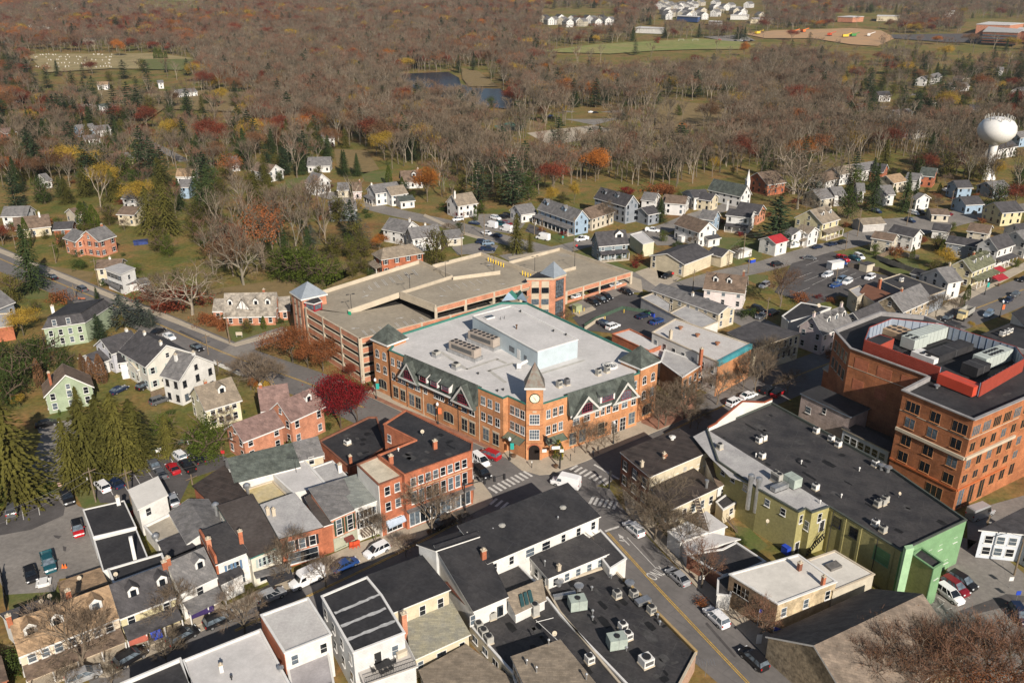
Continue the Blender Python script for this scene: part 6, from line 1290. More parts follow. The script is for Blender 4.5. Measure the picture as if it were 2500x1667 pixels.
j7 = block('shop_building', 'two-storey shop with clean white roof and stained beige wall', 'J475,872 782,1062 1155,920 912,747', 6.0, mat('stained_beige_stucco', (.50, .40, .26), .9, .25, .5), mat('clean_white_roof', (.60, .57, .52), .75, .08, .2), .12, white, wins=[(0, 2, [3.4], 1.3, 1.7, dict(m=1.0, m2=5)), (1, 3, [3.2], .9, 1.5, dict(m=1.0)), (3, 2, [3.2], .9, 1.4)], lm='the clean white roof'); p = j7['_pts']; wall_seg('stone_front', p[0:2], p[2:4], 0, 5.8, mat('brown_stone', (.2, .14, .09), .9, .2, 1.5), j7, .1); win(j7, p[0:2], p[2:4], 2, [3.4], 1.3, 1.7, 2, 2, m=1.0, m2=5, sgn=j7['_sg'])
chimney(j7, *Q('J920,830', 6.4)[0], 5.8, 7.4, brickd, .8); chimney(j7, *Q('J1070,925', 6.4)[0], 3, 7.6, brickr, .7)
j8 = block('shop_building', 'lower annex with white roof and ridged skylight', 'J972,782 1145,722 1396,872 1136,980', 4.6, beige, MATS['clean_white_roof'], .1, concl); sk_ = Q('J1080,818 1150,790 1192,825 1122,852', 4.7); MB().prism(sk_, 4.45, 4.95).o('skylight', mat('skylight_smoked', (.16, .15, .14), .3, .2), j8)
block('low_building', 'white lean-to in the shade by the white-roofed shop', 'J400,900 500,860 480,1010 395,1000', 3.0, wallw, blackroof2, .1, white)
j10 = house('hall', 'large stone hall with long grey-brown shingle roof', 'J1010,1332 1705,1003', 'J1095,1090', 4.2, 9.0, stone, mat('grey_brown_shingle', (.19, .152, .12), .95, .18, .5, kind='shingle'), (), (), lm='the big grey-brown roof', cat='building', wn=False, over=.3)
for s in ('J1545,1012', 'J1435,1062'): p_ = Q(s, 6.6)[0]; MB().box(p_, (1.5, .9, .5), rz_of(*Q('J1010,1332 1705,1003', 9)), 6.0).o('skylight', glass, j10)
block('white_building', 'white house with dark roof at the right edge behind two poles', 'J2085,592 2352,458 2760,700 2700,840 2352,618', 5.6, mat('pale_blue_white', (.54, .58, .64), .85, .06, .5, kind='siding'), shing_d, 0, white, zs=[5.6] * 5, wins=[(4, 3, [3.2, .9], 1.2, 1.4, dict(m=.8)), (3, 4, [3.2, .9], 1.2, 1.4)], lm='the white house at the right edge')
# between the green building and the office
k1 = block('brick_building', 'whitewashed brick building with black shed roof beside the office block', 'O30,945 540,1185 730,1100 215,868', 8.2, mat('whitewashed_brick', (.43, .34, .31), .9, .16, .5, kind='brick'), blackroof, 0, mat('blue_grey_fascia', (.2, .24, .3), .7, .1), zs=[8.2, 8.2, 8.2, 8.2], wins=[(0, 1, [4.6], 1.2, 1.3, dict(m=1.0, m2=9)), (0, 1, [6.2], .7, 1.3, dict(m=5, m2=5))], lm='the whitewashed brick building')
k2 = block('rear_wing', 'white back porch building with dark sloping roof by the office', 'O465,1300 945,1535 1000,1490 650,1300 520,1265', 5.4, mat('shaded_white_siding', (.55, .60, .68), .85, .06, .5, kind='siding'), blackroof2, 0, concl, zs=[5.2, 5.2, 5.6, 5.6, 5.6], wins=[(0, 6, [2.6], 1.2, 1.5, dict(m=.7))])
block('low_building', 'shaded flat roof with blue condensers below the office block', 'O520,1265 760,1100 1090,1290 1000,1490', 4.0, wallw, blackroof2, .2, dark)
for i, s in enumerate(('O708,1250', 'O752,1270', 'O815,1295', 'O875,1330', 'O918,1350')): unit(s, 3.8, (1.1, 1.0, 1.1), ro, acgrey, '~blue-grey shaded condenser')
p_, q_ = [Vector(v) for v in Q('F340,1432 745,1258', zg)]; gw = thing('false_front', 'stepped white gable front edged in brown above the big black roof', 'wall', (*p_, 0), lm='the stepped white gable'); u = (q_ - p_).normalized(); nv = Vector((-u.y, u.x)) * .3; pr_ = [(0, .4), (.12, .6), (.14, .9), (.5, 3.2), (.84, .9), (.86, .7), (1, .7)]; b = MB(); rc = mat('rust_coping', (.22, .06, .03), .8, .1); b2 = MB()
for (a, h0), (c, h1) in zip(pr_, pr_[1:]):
 f = [p_.lerp(q_, a), p_.lerp(q_, c)]; L_ = [(*f[0], 0), (*f[1], 0), (*f[1], zg + h1), (*f[0], zg + h0)]; b.face(L_); b.face([(x + nv.x, y + nv.y, z) for x, y, z in L_]); b2.tube((*(f[0] + nv / 2), zg + h0), (*(f[1] + nv / 2), zg + h1), .22, .22, 4)
b.o('wall', wallw, gw); b2.o('coping', rc, gw)
# buildings north of the crossing along the main street
f1 = block('shop_building', 'long white-roofed shop with teal cornice and tall bay windows', 'F-20,812 400,1002 614,890 128,726', 9.0, wallw, mat('weathered_white_roof', (.46, .43, .41), .85, .16, .25, c2=(.53, .51, .49), seam=(3, 20, (.44, .42, .40), .4)), .2, concl, wins=[(0, 7, [5.6, 2.0], 1.0, 1.7)], lm='the teal-corniced shop'); p = f1['_pts']
wall_seg('brick_front', p[2:4], p[4:6], 0, 8.0, bricko, f1, .14); wall_seg('teal_cornice', p[2:4], p[4:6], 7.9, 9.2, mat('teal_cornice', (.06, .26, .30), .6, .1), f1, .7)
for t_ in (.25, .72): c = along(p[2:4], p[4:6], t_); u = (Vector(p[4:6]) - Vector(p[2:4])).normalized(); win(f1, c - u * 2.5, c + u * 2.5, 1, [4.9], 3.0, 2.4, 4, 3, m=.1, sgn=f1['_sg'], fm=teal); win(f1, c - u * 2.5, c + u * 2.5, 1, [1.0], 3.0, 2.6, 4, 3, m=.1, sgn=f1['_sg'], fm=teal)
for s, m_ in (('F97,840', concl), ('F292,955', brickr)): chimney(f1, *Q(s, 9.4)[0], 5, 11.0, m_, .9)
for s in ('F160,793', 'F268,840', 'F395,893', ): vent(s, 9.0, .6, .35, mat('rusty_vent', (.3, .1, .06)), '~rusty round vent on the long white roof')
block('brick_building', 'orange-brick shop with pale hipped membrane roof', 'E2125,1000 F60,922 F308,1012 F172,1100', 6.6, bricko, greyroof, .2, white, wins=[(2, 4, [3.6, .6], 1.0, 1.8)], lm='the pale-roofed brick shop')
block('brick_building', 'narrow brick building with white roof behind the clock-tower building', 'E1815,822 1925,790 2145,892 2050,930', 6.4, brickr, whiteroof, .3, brickr); block('brick_building', 'small flat white roof between two brick walls', 'E2050,935 2140,895 2300,960 2160,990', 5.6, wallw, whiteroof, .2, white)
f2 = house('row_building', 'long white building with grey shingle roof along the alley', 'F30,502 462,652', 'F200,627', 4.8, 6.2, cream, shing_g, (), [(.52, .6, 1.0, white)], over=.2, cat='building', lm='the alley building')
block('flat_roofed_building', 'low rear wing with grey mottled roof beside the alley building', 'F92,690 210,632 402,742 285,790', 3.8, wallw, greyroof, .15, concl); block('flat_roofed_building', 'low rear wing with grey roof nearest the garage lot', 'E2000,592 2082,560 F98,632 F92,690', 3.8, wallw, greyroof, .15, concl)
f4 = house('pub', 'half-timbered white and pink building with brown gable roof', 'F325,428 592,458', 'F430,548', 5.4, 9.2, mat('pinkish_white_stucco', (.64, .57, .55), .85, .06, .5), shing_b, [(.25, 1), (.6, 1)], [(.92, 0, 1.6, brickd)], sh=None, cat='building', lm='the half-timbered building');
f5 = block('brick_building', 'dark-roofed three-storey building facing the main street', 'F632,905 925,812 640,752 462,826', 7.6, cream, shing_d, 0, concl, zs=[7.2, 7.2, 8.0, 8.0], wins=[(0, 8, [4.8, 1.8], .8, 1.8), (3, 3, [4.8], .9, 1.6)], lm='the dark-roofed building')
house('street_house', 'pale pinkish house with three dormers in a slate-grey roof', 'F1000,716 1195,646', 'F1172,776', 6.2, 9.8, lilac, shing_g, [(.35, 1), (.62, 1), (.88, 1)], [(.02, 0, 1.2, lilac), (.98, 0, 1.2, lilac)], lm='the house with three dormers')
block('flat_roofed_building', 'black flat-roofed building with white dish and pale chimney', 'F808,710 930,622 1120,655 1005,705 850,745', 5.2, wallw, blackroof, .15, white); dish('F1040,660', 5.4, 'big white dish on the black flat roof', .8)
block('brick_building', 'grey building with rust-brown shed roof and brick chimney', 'F1310,546 1410,606 1512,574 1345,510', 6.0, beige, mat('rust_brown_roof', (.17, .075, .045), .85, .12, .4), zs=[5.2, 5.2, 6.0, 6.0], wins=[(0, 2, [2.4], 1, 1.4)], lm='the rust-brown roof'); chimney(ALL[-1], *Q('F1432,500', 6.5)[0], 3, 8.0, brickr, 1.0)
block('brick_building', 'grey wing with pale flat roof beside the rust-brown roof', 'F1235,542 1290,592 1345,560 1302,515', 5.4, beige, greyroof, .1, concl); block('brick_building', 'dark building with wide charcoal flat roof', 'F1435,482 1700,600 1850,545 1562,440', 5.8, greyw, blackroof2, .15, concl, wins=[(0, 3, [2.6], 1, 1.4)]); unit('F1568,490', 5.7, (1.2, .8, 1.0), ro, white, 'white condenser on the wide charcoal flat roof')
house('street_house', 'stone house with slate gable behind the office block', 'F1500,582 1690,503', 'F1645,655', 5.6, 9.0, stone, shing_g, (), [(.35, 0, 1.0)]); house('street_house', 'grey-roofed house half hidden by bare trees', 'F1260,690 1420,620', 8, 5.6, 8.6, greyw, shing_d)
house('street_house', 'white clapboard house with slate roof by the main street', 'F1792,407 1890,389', 'F1918,492', 5.8, 9.0, wallw2, shing_g, (), [(.9, 0, 1.0, stone)], lm='the white clapboard house')
house('street_house', 'pale yellow house with green dormered roof and porch', 'F1960,352 2110,292', 'F2092,388', 5.6, 8.6, yellow, mat('moss_green_shingle', (.13, .135, .085), .9, .2, .7, kind='shingle'), [(.3, 1), (.6, 1), (.9, 1)], [(.5, -.3, 1.0)], ('f', 2.4, 2.8, MATS['moss_green_shingle']), lm='the green-roofed house')
house('street_house', 'dark timber house with charcoal roof', 'F1872,196 2135,236', 'F1990,262', 5.0, 6.6, greyw, shing_d); house('street_house', 'tall white house with charcoal roof and porch at the right', 'F2130,212 2240,178', 'F2260,245', 6.8, 10, wallw2, shing_d, (), (), ('f', 2.2, 3.0)); house('street_house', 'white gabled house at the right picture edge', 'F2300,170 2390,150', 9, 6, 9, wallw2, shing_g)
for s, c in (('F2118,420 2200,392', redc), ('F2150,460 2215,440', redc)): awning(*Q(s, 2.8), 3.0, 2.2, mat('red_awning_canvas', (.30, .02, .03), .8, .1), '~red street awning beside the green-roofed house')
block('flat_roofed_building', 'black flat-roofed building behind the red screen at the right edge', 'F2080,828 2262,756 2420,800 2420,980 2290,905', 5.4, wallw, blackroof, .5, dark); block('flat_roofed_building', 'small white building with dark roof by the main street', 'F2278,692 2352,655 2480,700 2380,800', 5.2, wallw, blackroof, 0, white)
for s in ('O2120,340', 'O2165,325', 'O2200,305'): unit(s, 5.2, (1.2, 1.0, 1.0), ro, white, '~white condenser at the right edge roof')

roof_patches(GB, pg, zg - .43, 34, rg); roof_patches(t9, pb, zb - .235, 12, STR); roof_patches(OF, po, 18.82, 16, ro)
for o_, s_, z_, n_ in ((n13, 'I1390,950 1800,812 1890,905 2352,1370 J140,1600 I2500,1850 2100,1850 1480,1110', 3.22, 26), (n14, 'I905,1190 1140,1105 1400,1020 1480,1122 1960,1620 2000,1850 1500,1850 1180,1500', 3.27, 14), (t11, 'D2035,1505 2352,1352 L205,718 L325,1095 L30,1290 H2232,192', 4.32, 9)): roof_patches(o_, Q(s_, z_), z_, n_, rs)
for tt_ in (.08, .3, .52, .74, .93):
 c = along(pg[0], pg[1], tt_); MB().tube((c.x - .1, c.y - .12, 0), (c.x - .1, c.y - .12, zg - .3), .07, .07, 5).o('downpipe', dark if tt_ in (.3, .93) else oliveg, GB)
# ---------------------------------------------------------------- houses
def H(r, W_, e=5.4, rz=8.4, wall=wallw2, roof=shing_g, label=None, **k): return house(k.pop('name', 'house'), label, r, W_, e, rz, wall, roof, **k)
# left of the garage
td = H('D1430,566 1765,560', 'D1600,692', 3.3, 8.6, brickp, slate, 'brick tudor house with pale slate roof and half-timbered gable', dorm=[(.10, 1, 1.4), (.62, 1, 1.5), (.86, 1, 1.5)], chim=[(.75, -1.5, .6)], lm='the tudor house', nwin=[5, 2, 1, 1])
a, c, t_ = Q('D1490,690', 3.3)[0], Q('D1625,690', 3.3)[0], Q('D1557,610', 7.0)[0]; b = MB(); m_ = (Vector(a) + Vector(c)) / 2; n_ = Vector((-.05, -1)).normalized() * .6; b.face([(*(Vector(a) + n_), 3.0), (*(Vector(c) + n_), 3.0), (*(m_ + n_), 7.6)]); g = b.o('cross_gable', white, td); b = MB()
for s in (a, c): s = Vector(s); e = (s - m_); f = [(*(m_ + n_ * 1.5), 7.9), (*(m_ + e * 1.15 + n_ * 1.5), 2.7), (*(m_ + e * 1.15 - n_ * 2), 2.7), (*(m_ - n_ * 6), 7.9)]; b.face(f); b.face([(x, y, z - .15) for x, y, z in f])
b.o('gable_roof', slate, g); b = MB()
for k in range(-2, 3): e = (Vector(c) - m_) * k / 3; v = m_ + e + n_ * 1.06; b.tube((*v, 3.1), (*v, 7.5 - abs(k) * 1.5), .09, .09, 4)
b.tube((*(Vector(a) + n_ * 1.06), 4.5), (*(Vector(c) + n_ * 1.06), 4.5), .09, .09, 4); b.o('half_timber', woodd, g)
H('D1365,602 1432,600', 7, 3, 5.5, brickp, slate, 'low slate-roofed wing at the tudor house end', over=.2); H('D1775,590 1850,585', 8, 3, 5.8, brickp, slate, 'low slate wing between tudor house and garage tower', over=.2)
block('white_house', 'white two-storey house with porch beside the main road', 'D672,402 772,440 858,402 768,372', 7.0, wallw2, greyroof, 0, white, zs=[6.8, 6.8, 6.8, 6.8], wins=[(0, 4, [4.4, 1.6], .9, 1.5, dict(sh=blacksh)), (1, 1, [4.2], .9, 1.4)], cat='house', lm='the white house by the road'); t = ALL[-1]
MB().prism(Q('D675,470 770,515 760,540 665,490', 2.6), 2.4, 2.6).o('porch_roof', shing_g, t); MB().prism(Q('D775,490 860,470 880,490 795,512', 2.8), 0, 2.8).o('side_wing', wallw2, t); MB().prism(offset(Q('D775,490 860,470 880,490 795,512', 2.9), .3), 2.8, 3.0).o('wing_roof', shing_g, t)
H('D620,352 785,345', 'D690,382', 5.8, 7.6, cream, shing_b, 'cream house joined to the white roadside house', chim=[(.5, 0, .8, white)]); H('D865,480 935,465', 6, 2.8, 3.6, wallw2, shing_g, 'small white flat wing by bare branches', wn=True)
H('D548,168 665,132', 9.5, 6.2, 9.4, brickp, shing_g, 'salmon-brick house with dark red shutters', sh=mat('maroon_shutter', (.10, .02, .02), .7, .05), lm='the salmon-brick house', chim=[(.9, 0, .8)]); H('D465,152 548,178', 8, 5.8, 8.2, brickp, shing_g, 'grey-roofed wing of the salmon-brick house'); H('D345,112 470,105', 8, 5.6, 7.4, brickr, shing_d, 'small red-brick and yellow house with dark roof'); H('D80,85 312,60', 11, 3.6, 7, cream, shing_b, 'wide cream bungalow with brown roof', chim=[(.75, 1, 1.5, white)])
H('D25,12 190,8', 9, 5.4, 8.2, wallw2, shing_g, 'white and stone house behind a wide bungalow')
pm = Q('D278,790 540,752 712,642 430,690', 5.8); t = block('mansard_house', 'sage-green house with black mansard roof', pm, 5.8, sage, shing_d, 0, white, wins=[(0, 4, [3.4, .9], .9, 1.5), (3, 2, [3.4], .9, 1.5)], cat='house', lm='the mansard house'); o1, o2 = offset(pm, .2), offset(pm, -.9); b = MB()
for i in range(4): b.face([(*o1[i], 5.9), (*o1[(i + 1) % 4], 5.9), (*o2[(i + 1) % 4], 8.4), (*o2[i], 8.4)])
b.o('mansard', shing_d, t); MB().prism(offset(o2, .15), 8.4, 8.6).o('upper_roof', blackroof, t); chimney(t, *Q('D335,665', 9)[0], 5, 10, white, 1.0)
for f_ in (.28, .62): c = along(pm[0], pm[1], f_); u = (Vector(pm[1]) - Vector(pm[0])).normalized(); win(t, c - u * 1.2, c + u * 1.2, 1, [6.3], .9, 1.5, m=.2, sgn=t['_sg'])
H('D399,1014 417,1088', 9.6, 4.8, 8.8, sage, shing_b, 'sage-green gabled house with brown roof and tall brick chimney', chim=[(.7, 3.2, .6)], lm='the sage-green house', nwin=[2, 2, 3, 3])
H('D885,800 1062,898', 11, 6.8, 10.4, mat('cream_white_siding', (.57, .55, .49), .75, .06, .5, kind='siding'), shing_d, 'big cream-white house with several charcoal gables', chim=[(.9, .5, .8, white), (.25, .3, .8, white)], lm='the big cream-white house', sh=greysh); H('D640,862 835,800', 8, 5.6, 8.2, mat('lilac_grey_siding', (.46, .46, .50), .8, .06, .5, kind='siding'), shing_d, 'grey-lilac wing with charcoal roof', chim=[(.9, 0, .8, white)]); H('D745,950 880,930', 7, 4.6, 5.6, wallw2, blackroof, 'white wing with black low roof and brick chimney', chim=[(.5, 1.5, .8)])
H('D830,1005 940,975', 7.5, 4.5, 5.2, MATS['cream_white_siding'], creamroof, 'cream wing with pale flat roof'); H('D545,960 640,925', 7, 3.4, 5, wallw2, shing_d, 'small white wing with charcoal hip roof')
H('D1122,929 1247,962', 10.5, 6.8, 10.8, wallw, shing_g, 'bright white farmhouse with grey roof and stepped chimney', chim=[(.98, 0, .9, white), (.3, 2.0, .3, white)], lm='the bright white farmhouse', fm=shing_d, nwin=[2, 2, 3, 2]); H('D1050,1095 1130,1080', 6, 4.2, 5, wallw, shing_d, 'white lean-to wing with black roof')
H('D1236,1166 1475,1099', 'D1420,1278', 5.2, 8.8, mat('buttery_stucco', (.62, .57, .40), .85, .1, .4), shing_o, 'pale yellow and stone house with taupe roof and dormer', dorm=[(.62, 1, 1.7)], chim=[(.35, -1.5, .2)], lm='the pale yellow stone house', nwin=[4, 2, 1, 2])
H('D1640,1168 1835,1140', 'D1740,1262', 6.2, 9.8, brickp, shing_m, 'salmon-brick building with large mauve-brown roof', chim=[(.05, 0, .8)], lm='the mauve-brown roof'); H('D1770,1264 1998,1166', 'D1950,1322', 6.4, 9.4, brickp, shing_m, 'salmon-brick row end with white bay and mauve-brown roof', dorm=[(.72, 1, 1.5)], lm='the salmon-brick row end'); H('D1478,1402 1745,1303', 'D1672,1442', 5.4, 7.8, brickp, shing_m, 'lower salmon-brick row with mauve-brown roof')
H('D-170,610 0,545', 9, 4, 7, greyw, shing_g, 'grey house at the left edge by the road'); block('brick_building', 'brick building with grey flat roof at the left edge', 'D-120,700 68,690 80,770 -120,800', 4.2, brickr, greyroof, .2, concl)
# behind the garage
H('E345,277 545,246', 'E470,327', 6.0, 8.4, brickr, shing_o, 'red-brick house with hipped taupe roof and black shutters', hip=2.2, sh=blacksh, lm='the red-brick hipped house', porch=('a', 2.2, 2.8))
H('E395,82 540,108', 9, 5, 8.2, wallw2, shing_g, 'white house with dark grey roof and tall white chimney', chim=[(.95, .4, 1.2, white)], porch=None); H('E510,150 702,125', 'E590,190', 5.4, 8.4, wallw2, shing_g, 'white two-storey house with mid grey gable roof', chim=[(.6, -.5, .9, white)]); H('E735,166 842,155', 9, 3, 5, beige, shing_g, 'low grey-roofed garage by the lawn')
H('B1385,1266 1625,1345', 'B1470,1372', 5.8, 9.4, bluew, shing_g, 'blue double house with wide white porch', dorm=[(.12, 1, 2.4), (.62, 1, 2.4)], porch=('f', 3, 3), lm='the blue double house'); H('B1742,1196 1950,1250', 'B1860,1290', 7.6, 11.2, greyw, shing_d, 'tall dark grey building with white-trimmed gable', lm='the dark grey building', dorm=[(.2, 1, 2), (.6, 1, 2)])
H('B1640,1330 1760,1292', 9, 5.2, 8.2, beige, shing_b, 'beige house with brown hip roof', hip=1.5); H('E1705,176 1900,160', 'E1790,225', 5.8, 9.6, mat('slate_blue_siding', (.20, .245, .27), .8, .08, .5, kind='siding'), shing_d, 'slate-blue gabled house with white trim', lm='the slate-blue house', porch=('f', 2, 3), dorm=[(.75, 1, 3)]); block('house_wing', 'small pale yellow wing with white roof', 'E1930,190 2005,170 2082,236 2012,252', 4.8, mat('lemon_siding', (.55, .53, .38), .8, .06), whiteroof, .1, white)
H('B1195,1312 1300,1296', 8.5, 3.6, 6.4, wallw2, shing_g, 'white garage with grey gable roof'); H('B790,1246 920,1226', 9, 5.6, 9.2, wallw2, shing_o, 'white steep-gabled house with taupe roof', chim=[(.02, 1.5, 2, white)]); H('B460,1092 600,1085', 10, 3.4, 7.6, wallw2, shing_b, 'white cape house with brown roof', dorm=[(.6, 1, 2)], chim=[(.85, 0, 1.2, white)])
H('B270,1182 440,1160', 9, 5.6, 8.4, wallw2, shing_g, 'white house with grey roof and porch', porch=('a', 2, 2.8), chim=[(.02, 0, .9, white)]); H('B372,1196 482,1180', 8, 5, 7.8, wallw2, shing_o, 'white wing with taupe gable'); H('B440,1255 540,1245', 8, 3.2, 4.6, wallw2, shing_gn, 'low white garage with green roof'); H('B62,1166 140,1165', 8, 3.6, 6, beige, shing_g, 'beige cottage with grey roof'); H('B150,1166 215,1163', 8, 4, 7, lilac, shing_b, 'pinkish cottage with brown roof', chim=[(.9, 0, 1)]); H('B20,1282 160,1270', 11, 4, 7, wallw2, shing_g, 'grey-roofed house behind bare branches')
H('E2000,20 2080,5', 8, 4.5, 6.5, greyw, shing_d, 'dark grey-roofed house past the blue lawn'); H('B2150,1240 2300,1255', 9, 5, 6.6, wallw2, shing_b, None); H('B2290,1215 2352,1210', 8, 5, 7, wallw2, shing_d); H('B2020,1225 2110,1235', 8, 5, 7.4, wallw2, shing_g)
# right side
H('C180,1366 345,1420', 8.5, 5.8, 9, wallw2, shing_b, 'white L-shaped house with brown roof beside the blue trailer', lm='the white house with the brown roof'); H('C300,1336 400,1350', 7.5, 5.6, 8.2, bluew, shing_g, 'pale blue house with grey roof'); H('C470,1332 628,1350', 9.5, 6.4, 7.8, wallw2, shing_d, 'white three-storey house with large white chimney', chim=[(-.1, 1, 3.5, white)], porch=('f', 2, 2.6)); H('F300,195 385,180', 6, 3, 4, wallw2, shing_d, 'small white addition with charcoal roof')
H('F75,313 260,246', 'F282,346', 4.6, 6.8, cream, shing_d, 'long cream hall with charcoal gable roof', name='hall', cat='building', nwin=[0, 4, 2, 2], lm='the cream hall'); H('F372,265 470,290', 'F462,338', 4, 5.6, cream, shing_d, 'cream lean-to with charcoal roof beside the hall', wn=False); H('F716,207 800,185', 'F790,244', 4.8, 6.4, wallw, redroof, 'small white building with red metal roof', lm='the red-roofed building', nwin=[1, 1, 1, 1])
H('C985,1342 1100,1311', 'C1112,1416', 6.4, 10.4, yellow, shing_o, 'big pale yellow house with two dormers and white porch', dorm=[(.35, 1, 1.6), (.8, 1, 1.6)], porch=('f', 2.6, 3), lm='the big pale yellow house'); H('C930,1432 1020,1452', 7, 5.2, 7, wallw2, shing_o, 'white house with taupe roof and porch', porch=('f', 2, 2.6)); H('C868,1450 925,1470', 6.5, 5, 6.6, wallw2, shing_g, 'narrow white cottage by a tall pine')
H('C1292,1396 1440,1386', 'C1370,1432', 3, 4.6, mat('grey_block_wall', (.42, .40, .38), .9, .1), shing_o, 'low grey block garage', wn=False); H('F1400,168 1545,192', 'F1462,220', 5, 6.6, beige, shing_b, 'beige two-storey house with brown roof'); H('F1522,126 1690,162', 'F1590,176', 5.6, 7.6, wallw2, shing_d, 'white two-storey house with charcoal gable roof'); H('F1775,116 1890,130', 8, 3.2, 5, wallw2, shing_d, 'small white garage with charcoal roof'); H('F1660,405 1760,430', 6, 3, 4, wallw2, blackroof, 'low white porch building with black roof')
for r, w_, e, z, wl_, rf, l in (('C1900,1152 2000,1150', 8.5, 5.6, 8, bluew, shing_d, 'blue house with charcoal roof behind the lower blue house'), ('C1940,1256 2060,1250', 9, 4, 6.4, bluew, shing_d, 'lower blue house with charcoal roof'), ('C2160,1292 2300,1282', 10, 5.6, 8.6, yellow, shing_d, None), ('C1700,1066 1800,1076', 10, 5.4, 8.4, brickr, shing_gn, None), ('C1132,1070 1250,1050', 9, 5.4, 8, wallw2, shing_o, None), ('C1252,1050 1400,1028', 9, 5.4, 8, wallw2, shing_g, None), ('C1040,1108 1130,1090', 9, 5.4, 8.2, wallw2, shing_b, None),
  ('C650,1102 770,1086', 14, 5.2, 9.5, brickr, shing_b, None), ('C215,1216 320,1208', 9, 5.4, 7.6, wallw2, shing_d, None), ('C290,1226 385,1240', 8, 5, 7, cream, shing_d, None), ('C70,1252 205,1262', 9, 5, 6.8, wallw2, shing_b, None), ('C540,1288 690,1310', 9, 4.6, 7.4, brickp, shing_d, None), ('C1000,1212 1090,1200', 10, 4.8, 7.8, beige, shing_g, None), ('C1110,1196 1190,1190', 8, 5, 7.6, wallw2, shing_g, None), ('C1280,1168 1335,1170', 8, 5, 7.8, wallw2, shing_g, None), ('C1430,1184 1505,1182', 9, 5, 8, wallw2, shing_g, None), ('C1470,1122 1560,1106', 9, 5, 7.6, beige, shing_t, None), ('C1610,1100 1700,1110', 9, 5, 7.4, wallw2, shing_g, None), ('C2110,1162 2222,1150', 9, 4.4, 6.8, greyw, shing_g, None), ('C1745,1330 1865,1335', 9, 3, 4.4, beige, shing_b, None), ('C2010,1420 2150,1440', 10, 4.6, 6.6, beige, shing_b, None), ('C2290,1430 2352,1425', 9, 4, 6.4, wallw2, shing_d, None), ('C1390,1040 1480,1050', 10, 5, 8, brickr, shing_d, None), ('C1680,1230 1720,1240', 8, 5, 7, wallw2, shing_g, None),
  ('C1696,492 1806,462', 9, 5.6, 8.4, wallw2, shing_g, None), ('C1870,532 1985,526', 9, 4.4, 7.2, wallw2, shing_g, None), ('C1410,584 1490,582', 9, 5, 7.8, wallw2, shing_d, None), ('C1262,664 1340,660', 9, 3.4, 5.4, wallw2, shing_g, None), ('C1512,704 1615,692', 9, 3.4, 5.4, wallw2, shing_g, None), ('C1452,738 1550,742', 9, 3.4, 5, cream, shing_g, None), ('C1152,750 1255,744', 9, 3.6, 6, wallw2, shing_b, None), ('C1612,806 1695,792', 9, 5, 7.6, wallw2, shing_g, None), ('C1662,644 1762,634', 10, 3.6, 5.6, beige, shing_b, None), ('C2180,428 2226,430', 8, 5, 8, wallw2, shing_g, None), ('C2005,668 2080,672', 10, 4.4, 7, wallw2, shing_d, None), ('C2310,562 2360,552', 10, 5, 8, wallw2, shing_g, None), ('C2145,915 2270,895', 9, 5.6, 8.2, wallw2, shing_d, None), ('C2290,842 2352,836', 9, 5.6, 8.4, bluew, shing_g, None), ('C1210,800 1300,790', 9, 3.6, 5.6, wallw2, shing_g, None), ('C1925,480 1990,490', 9, 3.6, 6, beige, shing_b, None),
  ('A40,592 160,578', 9, 5.4, 8, wallw2, shing_b, None), ('A490,672 590,666', 9, 5.4, 7.6, brickd, shing_g, None), ('A620,668 712,656', 9, 5, 6.6, wallw2, shing_gn, None), ('A480,800 590,788', 9, 4.6, 7.4, bluew, shing_g, None), ('A590,806 690,796', 9, 4, 6.4, wallw2, shing_g, None), ('A525,866 632,858', 9, 3.4, 5.4, wallw2, shing_g, None), ('A1130,1078 1250,1076', 9, 3.6, 6.4, wallw2, shing_t, None), ('A1152,1146 1222,1146', 9, 5.4, 7.8, bluew, shing_g, None), ('A1642,1034 1760,1054', 9, 4.6, 7.8, wallw2, shing_b, None), ('A1962,1004 2112,1002', 10, 3.6, 7, wallw2, shing_g, None), ('A1990,1098 2055,1112', 9, 5.4, 9.2, wallw2, shing_g, None), ('A390,614 442,612', 8, 3.6, 7, wallw2, shing_g, None), ('A620,524 692,522', 9, 4.4, 6.6, wallw2, shing_t, None), ('A1115,574 1240,562', 10, 4.4, 7, wallw2, shing_g, None), ('A1000,514 1040,512', 9, 5, 7, wallw2, shing_g, None), ('A2040,846 2122,840', 9, 5, 8, wallw2, shing_g, None), ('A810,1206 900,1212', 9, 5, 8, wallw2, shing_g, None), ('A785,1316 900,1322', 10, 4.6, 6.6, cream, shing_b, None), ('A-20,826 60,812', 10, 5.6, 8, brickr, shing_m, None), ('A1432,1004 1512,996', 9, 4, 7, wallw2, shing_g, None), ('A590,144 640,136', 9, 4, 7, wallw2, shing_g, None), ('A545,244 592,236', 9, 4, 7, wallw2, shing_g, None), ('A250,1114 292,1106', 8, 3.6, 6.4, wallw2, shing_g, None), ('A440,1334 490,1324', 8, 4, 6, beige, shing_b, None), ('A2092,1286 2270,1276', 10, 4.6, 7.4, greyw, shing_g, None), ('A190,155 230,150', 9, 4, 7, wallw2, shing_t, None), ('A275,160 305,158', 9, 4, 7, wallw2, shing_t, None), ('A360,48 400,44', 10, 4, 7, wallw2, shing_g, None)):
 H(r, w_, e, z, wl_, rf, l)
H('A640,988 822,970', 11, 3.6, 5.8, yellow, shing_g, 'pale yellow bungalow with grey hip roof and orange door', hip=1, lm='the pale yellow bungalow')
